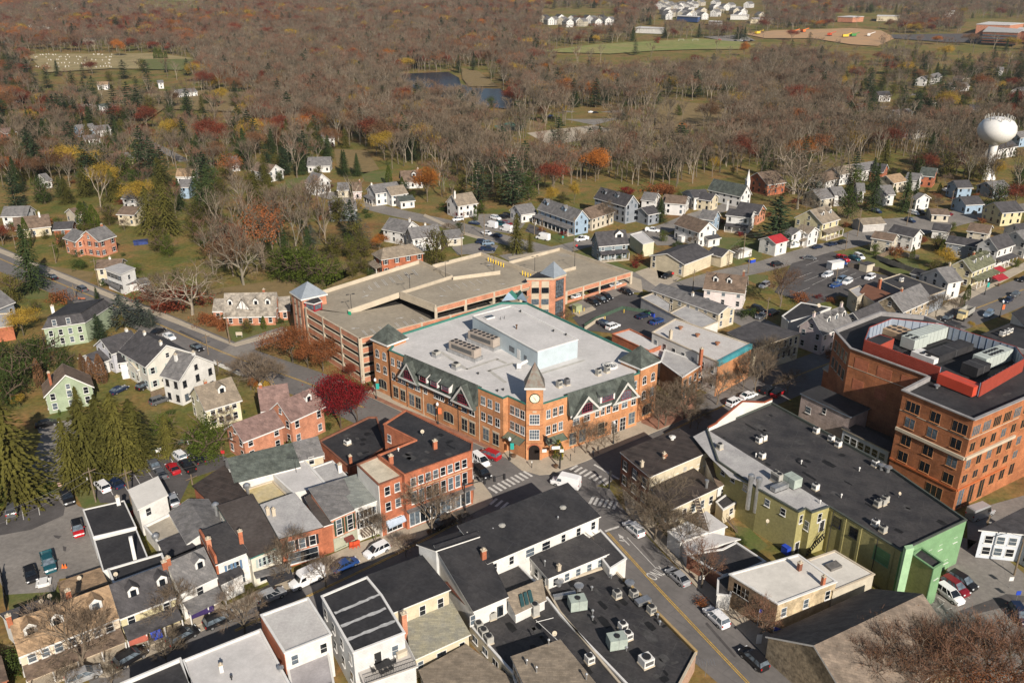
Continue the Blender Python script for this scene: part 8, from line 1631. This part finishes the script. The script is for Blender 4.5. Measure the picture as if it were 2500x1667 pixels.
# ---------------------------------------------------------------- trees read off the photograph
trees('bare', 'C2098,1185,960,1.3 2125,1205,990,1.3 C2062,1160,930,1.2 2020,1150,880,1.1 2140,1180,960,1.1 1990,1190,930'); trees('street', 'H545,1512,985,1.25 1105,1232,905 1860,940,560 1060,1440,1235,1.3 720,1600,1410,1.2 2080,955,730,1.1 1560,1250,930,1.2 I672,606,225,1.15 310,690,430 500,765,600,1.2 860,590,460,1.1 760,600,480 2085,650,270,1.35 2260,720,430,1.2 2010,590,330,1.2 N945,1190,740,1.2 1860,880,350 2190,745,210,1.1 2270,860,370,1.2 1180,1110,760,1.1 F840,1205,1035,1.35 632,1205,900 392,1275,990,1.1 185,1360,1090,1.1 60,1410,1130,1.2 270,1430,1290,1.3 130,1300,1180 1500,725,575,1.2 1620,705,565,1.2 1785,725,540,1.1 1395,735,625,1.3 1905,690,570 1290,700,600 690,1130,800 560,1180,1000 H430,1590,1420,1.3')
trees('thin', 'J1950,1640,1240,1.5 1700,1700,1330,1.4 2330,1560,1180,1.3 J292,962,660,1.0 664,1312,985,1.0 1330,1640,1250,1.1 1560,1580,1130,1.2 1830,1560,1120,1.3 2080,1580,1150,1.3 2260,1640,1230,1.2 F795,652,350,1.15 1700,700,560,1.2 E1500,765,668,1.6 1440,740,660,1.3'); trees('broad', 'D1228,702,355,1.35 1555,512,130,.9 C905,1335,990,1.0 C880,1240,850,1.1 C1835,1095,880 C1965,1135,890 D1010,640,400'); trees('street', 'J1420,1560,1240,1.2 1700,1480,1110,1.2 1950,1440,1120,1.3 1180,1600,1300 D1665,1205,905,1.3 1740,1190,960,1.2 1600,1180,940,1.2 B1790,1440,1270 E2100,100,10 C2250,1430,1330')
trees('crimson', 'D2175,1425,1040,1.0 2280,1390,1130,1.0 A1185,825,755,1 C1345,645,572,1'); trees('rustfull', 'D1868,1010,775,1.35 2062,1062,850,1.25 1965,1040,840,1.1 A60,1185,985,1.2 C2082,615,462,1'); trees('rust', 'J2250,1720,1440,1.6 2080,1760,1480,1.6 1900,1760,1500,1.5 D1690,412,-40,1.0 A930,1115,1010 C1785,1300,1220,1.3 A760,120,40 A1510,240,130 A1200,330,190 C1800,1290,1230 H1000,1000,990'); trees('maroon', 'A1355,975,740,1.2 1800,885,715,1 590,475,388,1.2 60,565,485,1.2 720,320,230 C900,720,535,1.2 C1215,705,600,1.1 C960,830,720 B280,600,500 C30,580,470 D2240,1110,1000,1 A20,1570,1425,1.2 A1500,250,135 B1300,960,900 C1420,400,330')
trees('full', 'A765,368,238,.8 1945,905,718,1.05 1225,170,95 E335,305,175 C1530,905,812,1 C175,860,780 D1622,1195,1085,.7 B830,320,260 A1560,310,250'); trees('yellow', 'D152,835,645,1.15 F1842,418,255,1.15 C1850,385,285,1.1 C1845,760,560,.9 B1572,1302,1140,.6 B1060,765,688,1 C1172,595,465,.7 C2170,1150,1000,.8 C205,960,880 F2010,800,735,.8 B1430,1310,1180 D130,1290,1200 C1690,160,120 C380,1100,990,.9 A1600,820,660,1')
trees('spruce', 'D215,542,110,1.0 C1382,1345,1030,.85 1582,1355,1090,.9 1650,1305,1140,1 2272,745,565,1.1 B100,1112,955,1 190,1112,975 A1250,1105,880,1.1 1745,1035,820,1 1570,1075,815,1.1 300,945,755,1.2 700,905,800,1.2 1925,1115,915 2205,1125,955 2280,1125,985 1350,1410,1050,1 1280,1390,1080 A160,345,225,.8 420,225,130 470,230,150 B830,440,355,1.1 C2235,330,250,1.2 C2150,400,290,1.2 B2120,1420,1260,1.2 A640,775,655 530,770,700 D620,600,520')
trees('olivespruce', 'H112,396,-310,1.3 590,270,-260,1.2 700,230,-290,1.1 790,205,-300,1.2 890,160,-260,1.2 480,330,-140,.9 1085,115,-150,1 A1045,1255,1005,1.2 965,1490,1185,1.2 730,1285,1075 545,1255,1065,1.3 1640,1315,1090,1.4 1740,1320,1110,1.2 1860,1405,1225 1080,1500,1150,1.1 430,1300,1130,1.2 E1205,305,52,1.0 1290,302,180,1.0 D560,1250,1110,.9 500,1300,1150')
trees('pine', 'B1182,1315,985,1.15 F765,250,-55,1.6 A85,505,362,1.4 185,525,368,1.3 305,565,430,1.2 245,625,495,1.3 290,695,555,1.3 365,790,600,1.2 475,595,450,1.3 535,505,405 795,505,382,1.5 955,605,385,1 1062,465,395,1.2 1200,485,372,1.3 750,785,540,1 842,775,520,1.1 895,785,560,1 D640,868,690,1.1 D1560,1330,1330 A560,1420,1280 C1000,1500,1400 C1700,400,320,1.5 C1560,460,400,1.6 C1650,380,325,1.5 A600,120,40,1.5 A900,200,110,1.6 A380,120,60'); trees('cedar', 'D790,770,565,1.8 900,770,590,1.6 970,780,660,1.4 A1990,1560,1430,1.5 A2290,1560,1350,1.3 A1700,1400,1290,1.4')
trees('dense', 'D60,1090,850,1.2 280,1065,815,1.15 420,1065,890,1 110,1215,940,1.2 40,1300,1050,1.2 180,1010,850,1.2 C1222,1395,1180,.9 E840,182,105,1.2 B500,1230,1150 F575,170,108,1.1 H30,460,280,1.2'); trees('olivedense', 'D2120,350,180,1.1 2300,300,160 1450,250,90,1.1 1250,240,80 D1020,300,140,1.2 D1580,200,40 D2250,460,350,1.2 2330,440,340 E60,330,190 E160,360,220,1.2 E200,420,330,1.2 C2070,1165,1010 C1990,1160,1020 A1450,1120,960 A1600,1230,1090 A1880,1330,1200 A700,1440,1290 A1350,1300,1150 E692,392,145,.95 B845,1245,1105,1 B1100,1290,1150,1 E240,340,200,1.2 E190,260,90 B1500,1300,1220 C490,1120,1060 D1000,500,420 A1190,990,880 A2160,1420,1240,1.1 D90,640,430 C1990,1330,1270'); trees('brightdense', 'D1780,480,270,1.1 1850,490,250,1.2 1930,500,240,1.2 1990,515,270,1.1 2060,510,300,1.2 2150,480,330,1.2 880,445,370,1.3 2230,330,180,1 1700,330,200,1 1080,330,180 1330,300,150 H1342,155,-150,1.1 H1250,110,-60,1 H20,460,300 D450,1560,1450 D540,1200,1110,1.2 A640,770,700')
trees('brownarb', 'D262,1160,965,.95 538,1085,940,1 655,1135,940,1.1 590,1120,960,1'); trees('arb', 'A545,1475,1280,1.5 610,1470,1300,1.4 B392,1175,1055,1.2 478,1230,1125,1 B945,1405,1308,1.1 A860,1185,1090,2 905,1185,1095,2 A1000,380,300,1.6 1030,380,315,1.6 1060,380,325,1.4 D185,270,70,.8 D440,1290,1200 D380,1340,1300')
for k in range(11): trees('arb', 'A%d,%d,%d,1.5' % (545 + 23 * k, 962 - 1 * k, 892 + 2 * k + R.uniform(-4, 4)))
for k in range(10): trees('arb', 'A%d,%d,%d,1.4' % (35 + 22 * k, 785 - 9 * k, 715 - 8 * k + R.uniform(-4, 4)))
for k in range(9): trees('shrub', 'H%d,%d,%d,1.3' % (190 + 21 * k, 400 - 8 * k + R.uniform(-4, 4), 350 - 8 * k))
trees('shrub', 'D510,330,285,1.2 520,415,345,.8 500,400,350 665,515,470 D1440,750,700 1690,745,690,1.1 B735,1340,1290 E280,455,410 E1460,160,145 J540,660,640 J560,690,670 H60,1480,1360,1.2 H80,1540,1450 F560,720,665 F610,710,660 D2100,1430,1390 E1860,350,320'); trees('redshrub', 'D1360,745,710 1475,755,725 1515,745,720 1550,748,722 D1150,660,520,1.4 960,620,520,1.2 1060,680,560 B2100,280,240 A1120,940,890 D2300,1100,1050'); trees('crimsonshrub', 'E1505,195,168,1.4 B850,1390,1352,1.3 E1965,400,355 H480,300,265,1.4 B1910,1240,1190,1.3 F540,200,170 F1040,600,570'); trees('rustshrub', 'D390,628,545,1.3 D1300,760,690,1.3 1380,780,720,1.3 1420,800,740 D700,985,965 B2180,1240,1190,1.6 C60,1240,1180,2 C20,1230,1170,2 D1040,660,600,1.4 F930,620,560,1.5 F1120,620,590,1.6 F1530,330,260 J290,1080,1040,1.3 J700,1200,1180'); trees('yellowshrub', 'D1700,1180,1120 D700,1010,975,1.3 F1600,330,308,1.6 F1180,610,580,1.4 B200,1330,1270')
t = plant('arb', *Q('N590,1255')[0], 4.6, 1.6, 'green Christmas tree with bright ornaments at the crossing'); x, y = Q('N590,1255')[0]; b = MB()
for _ in range(60):
 z = R.uniform(.6, 4.2); a = R.uniform(0, 6.28); r_ = (1 - z / 4.8) * 1.1 + .1; b.box((x + r_ * math.cos(a), y + r_ * math.sin(a)), (.16, .16, .16), a, z)
b.o('ornament', mat('ornament_gold', (.6, .42, .05), .3, .2, 5), t)

# ---------------------------------------------------------------- two pedestrians in the shade
def person(s, rz, top, leg, l):
 x, y = Q(s)[0]; vs = [(0, 0, .98), (0, 0, 1.2), (0, 0, 1.42), (0, .02, 1.52), (0, .03, 1.66), (.1, 0, .9), (.12, .1, .5), (.12, .02, .09), (.12, .16, .05), (-.1, 0, .9), (-.12, -.06, .5), (-.12, -.2, .1), (-.12, -.06, .05), (.2, 0, 1.4), (.25, -.05, 1.12), (.24, .08, .9), (-.2, 0, 1.4), (-.25, .05, 1.12), (-.24, .16, .9)]
 ed_ = [(0, 1), (1, 2), (2, 3), (3, 4), (0, 5), (5, 6), (6, 7), (7, 8), (0, 9), (9, 10), (10, 11), (11, 12), (2, 13), (13, 14), (14, 15), (2, 16), (16, 17), (17, 18)]; rr = [.14, .14, .16, .06, .11, .1, .075, .05, .045, .1, .075, .05, .045, .07, .05, .035, .07, .05, .035]
 me = bpy.data.meshes.new('person'); me.from_pydata(vs, ed_, []); o = bpy.data.objects.new('person', me); COL.objects.link(o); o.location = (x, y, .14); o.rotation_euler = (0, 0, rz); md = o.modifiers.new('skin', 'SKIN'); o.modifiers.new('sub', 'SUBSURF').levels = 1
 for i, q in enumerate(me.skin_vertices[0].data): q.radius = (rr[i], rr[i]); q.use_root = i == 0
 me.materials.append(leg); tag(o, l, 'person'); o['_w'] = (x, y, .14)
 b = MB(); b.lathe((x, y), [(.19, .98), (.21, 1.2), (.22, 1.4), (.1, 1.55)], 10); b.v = [(a, c, z + .14) for a, c, z in b.v]; b.o('jacket', top, o); b = MB(); b.lathe((x, y), [(.12, 1.74), (.12, 1.8), (.08, 1.87), (0, 1.89)], 8); b.o('hair', barkd, o)
person('I1693,128', .6, dark, mat('dark_jeans', (.02, .025, .04), .9, .1), 'person in dark jacket walking in the shade by the crossing'); person('I1724,105', .9, mat('charcoal_coat', (.04, .035, .035), .9, .1), dark, 'person in charcoal coat a few steps farther along the pavement')
# ---------------------------------------------------------------- woods
def WP(s):
 t, out = 'W', []
 for w in s.split():
  if w[0].isalpha(): t = w[0]; w = w[1:]
  a, b_ = w.split(','); out.append(px(t, float(a), float(b_)))
 return out
EXC = [WP(s) for s in ('B430,470 775,455 850,490 880,530 960,470 1100,555 1185,640 1180,715 1010,700 880,660 700,630 520,570', 'B1330,345 1500,310 1700,285 2352,245 C450,255 650,280 600,330 300,330 0,340 B1800,360', 'C550,222 760,198 960,192 1250,182 1440,198 1540,248 1420,305 1250,295 1000,255 700,255', 'A150,348 700,345 990,340 1290,385 1160,455 700,450 280,475 210,400', 'B1370,745 1505,700 1880,695 1920,745 1700,805 1550,780', 'B1250,850 1420,825 1700,795 1830,830 1600,905 1400,935', 'B1040,805 1170,770 1270,815 1120,850',
        'C280,680 370,660 515,692 420,715', 'C1240,225 2352,210 2352,285 1850,280', 'B1360,150 1840,130 1830,60 1380,60', 'C0,105 690,110 680,0 0,0', 'C1960,235 2420,240 2420,125 1960,125', 'C1150,122 1570,118 1560,90 1150,90', 'C200,775 260,740 390,760 335,805', 'A900,-5 1285,0 1250,16 940,12', 'B1960,195 2150,195 2150,165 1980,165', 'C130,112 290,125 290,95 150,92')]
LOWD = [(WP(s), d) for s, d in (('B960,700 1290,720 1420,820 2352,680 2352,820 1300,880 980,810', .12), ('C0,640 520,660 540,780 0,840', .12), ('B850,430 1100,440 1120,580 850,560', .25), ('A560,560 1050,570 1700,620 1600,740 1000,760 850,840 690,780', .22), ('B0,940 260,950 420,1090 330,1180 60,1080', .1), ('C1180,470 1700,400 2352,330 2352,900 2100,850 1500,900 1200,860', .4), ('C0,150 2352,110 2352,60 0,60', .8))]
FOR = WP('W-500,-25 2900,-25 2900,200 2352,330 2290,350 2240,395 2150,360 2000,372 1880,383 1740,398 1640,408 1570,436 1480,438 1380,418 1240,448 1180,452 1090,440 1000,400 960,378 900,392 840,398 780,352 740,320 640,330 560,300 500,262 430,235 440,205 400,152 240,122 0,125 -500,125')
TOPX = EXC[1:5] + EXC[6:] + [WP(s) for s in ('B440,470 780,462 850,500 860,545 600,540', 'B900,570 1130,585 1140,680 1020,680', 'B960,725 1290,735 1400,700 2352,690 2352,790 1800,800 1420,860 1230,870 1000,800', 'C0,640 500,662 520,770 0,820', 'B860,440 1000,470 1100,550 900,560', 'A900,590 1500,580 1650,650 1300,690 960,680')]
NEI = [(WP('W-400,125 240,125 400,155 440,210 430,235 560,300 640,332 740,322 780,355 700,430 560,440 400,430 0,430 -400,430'), .75), (WP('W560,520 700,470 830,540 850,600 780,640 690,660 600,655 500,640 400,640 430,560'), .9), (WP('W0,400 420,400 560,440 560,520 430,560 260,520 0,480'), .45), (WP('W1000,395 1100,440 1180,455 1300,440 1300,500 1180,520 1060,520 960,470'), .3), (WP('W1740,395 2240,392 2352,400 2352,520 1900,470 1740,430'), .3)]
HOUSES = [(o.location.x, o.location.y) for o in ALL if o.name.split('.')[0] in ('pine_tree', 'spruce_tree', 'evergreen_tree', 'arborvitae', 'maple_tree', 'oak_tree') or o.get('category') in ('house', 'building', 'church', 'pond', 'water tower', 'car', 'van', 'pickup', 'digger', 'goal', 'parking garage')]
GRID = {}
for hx, hy in HOUSES: GRID.setdefault((int(hx // 20), int(hy // 20)), []).append((hx, hy))
def near_house(x, y, d):
 k, l = int(x // 20), int(y // 20)
 return any((hx - x) ** 2 + (hy - y) ** 2 < d * d for i in (-1, 0, 1) for j in (-1, 0, 1) for hx, hy in GRID.get((k + i, l + j), ()))
ROADS = [p for c in (MAIN, BACK, curve('E1130,345 1480,285 1700,235 B2000,1500 2200,1440 C260,1380 560,1290', 10), curve('F60,560 430,450 720,385 1050,285 1310,230 C1700,1440 2050,1370', 10), curve('A860,850 950,910 1050,960 1180,1030', 10), curve('C1400,720 1540,650 1760,570 1900,540', 8), curve('C80,640 240,680 420,715 560,740', 8), curve('A-60,330 30,280 20,200 -40,150', 8)) for p in c]
GA_P = offset(core, 6)
RF = random.Random(5); pts = []
y = 270.0
while y < 2450:
 sp = 7.6 if y < 700 else 9.0 if y < 1100 else 12 if y < 1600 else 15; hwid = y * .66 + 40; x = -hwid
 while x < hwid:
  X, Y = x + RF.uniform(-.45, .45) * sp, y + RF.uniform(-.45, .45) * sp; q = proj(X, Y, T(Y)); x += sp
  if not (-60 < q[0] < 2560 and -20 < q[1] < 800): continue
  d = 0
  if pip(q, FOR): d = 1
  else:
   for pl, dd in NEI:
    if pip(q, pl): d = dd; break
  if d == 0: continue
  if any(pip(q, e) for e in EXC): continue
  for pl, dd in LOWD:
   if pip(q, pl): d = min(d, dd); break
  if RF.random() > d or near_house(X, Y, 8) or (near_house(X * (Y + 12) / Y, Y + 12, 10) and RF.random() < .6): continue
  if any(pip(proj(X, Y, T(Y) + z_), e) for z_ in ((17,) if Y < 700 else (5, 10, 16, 23)) for e in TOPX) and RF.random() < (.88 if Y < 700 else .97): continue
  if Y < 900 and any(abs(p[0] - X) < 7 and abs(p[1] - Y) < 7 for p in ROADS): continue
  if pip((X, Y), GA_P): continue
  pts.append((X, Y, q, d))
 y += sp
def patch(x, y): return math.sin(x * .011 + 1.3) + math.sin(y * .008 - x * .004) + math.sin((x + y) * .023 + 2)
for o in [o for o in ALL if o.get('category') == 'house' and o.location.y > 120]:
 for _ in range(3):
  a = RF.uniform(0, 6.28); d_ = RF.uniform(7.5, 13); X, Y = o.location.x + d_ * math.cos(a), o.location.y + d_ * math.sin(a)
  if near_house(X, Y, 6) or any(abs(p[0] - X) < 7 and abs(p[1] - Y) < 7 for p in ROADS): continue
  kd = RF.choice(('shrub', 'shrub', 'rustshrub', 'redshrub', 'olivedense', 'brightdense', 'street', 'arb')); plant(kd, X, Y, RF.uniform(1.2, 2.4) if 'shrub' in kd else RF.uniform(3, 6.5), 1.2, {'street': 'small bare garden tree beside a house', 'arb': 'small columnar evergreen beside a house', 'shrub': 'low green shrub beside a house', 'rustshrub': 'rust-coloured shrub beside a house', 'redshrub': 'dark red shrub beside a house'}.get(kd, 'small rounded evergreen beside a house'), kd.replace('olivedense', 'rounded').replace('brightdense', 'rounded') + ' plantings in the gardens')
CNT = {}; LIM = {'bare': 200, 'bareruddy': 45, 'rust': 22, 'maroon': 16, 'pine': 50, 'olivedense': 40, 'dense': 40, 'brightdense': 40, 'olivespruce': 30, 'spruce': 30, 'brown': 10, 'full': 6, 'yellow': 8}
REST = {}
pts.sort(key=lambda a: a[1])
for X, Y, q, d in pts:
 r_ = RF.random(); pv = patch(X, Y); far_ = sm(500, 1500, Y); left_ = sm(1300, 300, q[0]) if q[0] < 1300 else 0
 left_ = max(0, min(1, (1300 - q[0]) / 1000))
 ev = .03 + .05 * (pv > 1.3) + (.36 if d < .8 else 0) + .04 * (1 - left_) * far_; rs = .05 + .22 * left_ * (pv > .1) + .16 * far_ * (pv > .3) + .05 * (pv < -1.2)
 if r_ < ev: kd = ('pine' if RF.random() < .6 else 'spruce') if d > .8 else RF.choice(('pine', 'pine', 'spruce', 'olivedense', 'dense', 'brightdense', 'olivespruce'))
 elif r_ < ev + rs: kd = RF.choice(('rust', 'maroon', 'maroon', 'brown', 'full', 'rust', 'yellow') if pv > 0 else ('maroon', 'brown', 'yellow', 'rust'))
 else: kd = 'bareruddy' if RF.random() < .12 + .5 * far_ * (.4 + .6 * (pv > -.3)) + .2 * left_ else 'bare'
 Hh = RF.uniform(15, 24) * (1 if kd in ('bare', 'bareruddy', 'pine') else .82); wf = RF.uniform(.9, 1.25) * (1.15 if Y > 1100 else 1)
 if d < .8: Hh *= .7 if kd in ('olivedense', 'dense', 'brightdense') else .9
 CNT[kd] = CNT.get(kd, 0) + 1
 if CNT[kd] <= LIM.get(kd, 0):
  lb = {'bare': 'tall bare grey tree in the woods behind the town', 'bareruddy': 'bare tree with ruddy twigs in the woods behind the town', 'rust': 'rust-leaved tree in the woods behind the town', 'maroon': 'dark red oak in the woods behind the town', 'olivedense': 'olive-green tree among the houses and woods', 'dense': 'dark green tree among the houses and woods', 'brightdense': 'bright green tree among the houses and woods', 'olivespruce': 'yellow-green spruce among the houses and woods', 'pine': 'dark pine among the bare woods', 'spruce': 'dark spruce among the bare woods', 'brown': 'brown-leaved tree in the woods behind the town', 'full': 'orange-leaved tree in the woods behind the town', 'yellow': 'yellow-leaved tree in the woods behind the town'}[kd]
  plant(kd, X, Y, Hh, wf, lb, kd.replace('bareruddy', 'ruddy').replace('bare', 'grey').replace('full', 'orange') + ' trees of the woods')
 else: REST.setdefault(kd, []).append((X, Y, Hh, wf))
def joined(a, c, nm):
 v = [tuple(x.co) for x in a.vertices]; k = len(v); v += [tuple(x.co) for x in c.vertices]; f = [list(p.vertices) for p in a.polygons] + [[i + k for i in p.vertices] for p in c.polygons]
 me = bpy.data.meshes.new(nm); me.from_pydata(v, [], f); me.materials.append(a.materials[0]); me.materials.append(c.materials[0]); me.polygons.foreach_set('material_index', [0] * len(a.polygons) + [1] * len(c.polygons)); return me
def woods(kinds, label, name):
 cl = bpy.data.collections.new(name + '_kinds'); vs, rot, scl, idx = [], [], [], []; n = 0
 for kd in kinds:
  var = PRO[kd];
  for i, (a, c) in enumerate(var): o = bpy.data.objects.new('%s_%02d' % (name, n + i), joined(a, c, 'tree')); cl.objects.link(o)
  for X, Y, Hh, wf in REST.get(kd, ()): vs.append((X, Y, T(Y))); rot.append(RF.uniform(0, 6.28)); scl.append((Hh * wf, Hh * wf, Hh)); idx.append(n + RF.randrange(len(var)))
  n += len(var)
 if not vs: return
 me = bpy.data.meshes.new(name); me.from_pydata(vs, [], []); o = bpy.data.objects.new(name, me); COL.objects.link(o)
 for nm, ty, dat in (('rz', 'FLOAT', rot), ('ki', 'INT', idx)): at = me.attributes.new(nm, ty, 'POINT'); at.data.foreach_set('value', dat)
 at = me.attributes.new('sz', 'FLOAT_VECTOR', 'POINT'); at.data.foreach_set('vector', [q for s in scl for q in s])
 ng = bpy.data.node_groups.new(name, 'GeometryNodeTree'); ng.interface.new_socket('Geometry', in_out='INPUT', socket_type='NodeSocketGeometry'); ng.interface.new_socket('Geometry', in_out='OUTPUT', socket_type='NodeSocketGeometry')
 N, Lk = ng.nodes, ng.links; gi, go = N.new('NodeGroupInput'), N.new('NodeGroupOutput'); ip = N.new('GeometryNodeInstanceOnPoints'); ci = N.new('GeometryNodeCollectionInfo'); ci.inputs[0].default_value = cl; ci.inputs['Separate Children'].default_value = True; ci.inputs['Reset Children'].default_value = True
 def attr(nm, ty): a = N.new('GeometryNodeInputNamedAttribute'); a.data_type = ty; a.inputs[0].default_value = nm; return a.outputs['Attribute']
 Lk.new(gi.outputs[0], ip.inputs['Points']); Lk.new(ci.outputs[0], ip.inputs['Instance']); ip.inputs['Pick Instance'].default_value = True; Lk.new(attr('ki', 'INT'), ip.inputs['Instance Index']); Lk.new(attr('sz', 'FLOAT_VECTOR'), ip.inputs['Scale'])
 cx_ = N.new('ShaderNodeCombineXYZ'); Lk.new(attr('rz', 'FLOAT'), cx_.inputs[2]); Lk.new(cx_.outputs[0], ip.inputs['Rotation']); Lk.new(ip.outputs[0], go.inputs[0])
 md = o.modifiers.new('scatter', 'NODES'); md.node_group = ng; o['label'] = label; o['category'] = 'woods'; o['kind'] = 'stuff'
woods(('bare', 'bareruddy'), 'far-off mass of bare grey and ruddy woods', 'bare_woods'); woods(('rust', 'maroon', 'brown', 'full', 'yellow'), 'autumn-coloured trees scattered through the far woods', 'autumn_woods'); woods(('pine', 'spruce', 'olivedense', 'dense', 'brightdense', 'olivespruce'), 'evergreens scattered through the far woods', 'evergreen_woods')
print('WOODS', {k: len(v) for k, v in REST.items()}, CNT)
# ---------------------------------------------------------------- labels: finish and tell apart
ORD = ['leftmost', 'second from the left', 'third from the left', 'fourth from the left', 'fifth from the left', 'sixth from the left', 'seventh from the left', 'eighth from the left', 'ninth from the left', 'tenth from the left']
for o in ALL:
 l = o.get('label', '')
 if l.startswith('~'):
  w = o.matrix_world.translation if o.parent else o.location; o['label'] = l[1:] + ' near ' + near_lm(w.x, w.y); o['_auto'] = 1
groups = {}
for o in ALL:
 if not o.get('group'): groups.setdefault(o['label'], []).append(o)
for l, os_ in groups.items():
 if len(os_) < 2: continue
 os_.sort(key=lambda o: proj(*o.location)[0]); n = len(os_)
 for i, o in enumerate(os_):
  if n == 2: w = ('left one', 'right one')[i] + ' of two'
  elif n <= 10: w = (ORD[i] if i < n - 1 else 'rightmost') + ' of %d' % n
  else: w = 'one of a loose group'
  if n <= 10: o['label'] = l + ', ' + w if len((l + ' ' + w).split()) < 16 else l.split(' near ')[0] + ' near ' + ' '.join(l.split(' near ')[-1].split()[-2:]) + ', ' + w
  else: o['group'] = l
for o in ALL:
 w = o['label'].split()
 if len(w) > 16: o['label'] = ' '.join(q for q in w if q not in ('the', 'a', 'small'))
for k in list(S.collection.objects):
 for p in ('_w', '_pts', '_sg', '_auto'):
  if p in k: del k[p]
# ---------------------------------------------------------------- the thin November air
hm = bpy.data.materials.new('thin_air'); hm.use_nodes = True; hn = hm.node_tree.nodes; hn.clear(); ho = hn.new('ShaderNodeOutputMaterial'); hv = hn.new('ShaderNodeVolumePrincipled')
hv.inputs['Color'].default_value = (.88, .93, 1, 1); hv.inputs['Density'].default_value = .00005; hv.inputs['Anisotropy'].default_value = .2; hm.node_tree.links.new(hv.outputs[0], ho.inputs['Volume'])
hz = MB().box((0, 2000), (6600, 4500, 99), 0, -1.5).o('haze', hm); hz['kind'] = 'stuff'; hz['label'] = 'thin bluish haze over the far woods'; hz['category'] = 'haze'
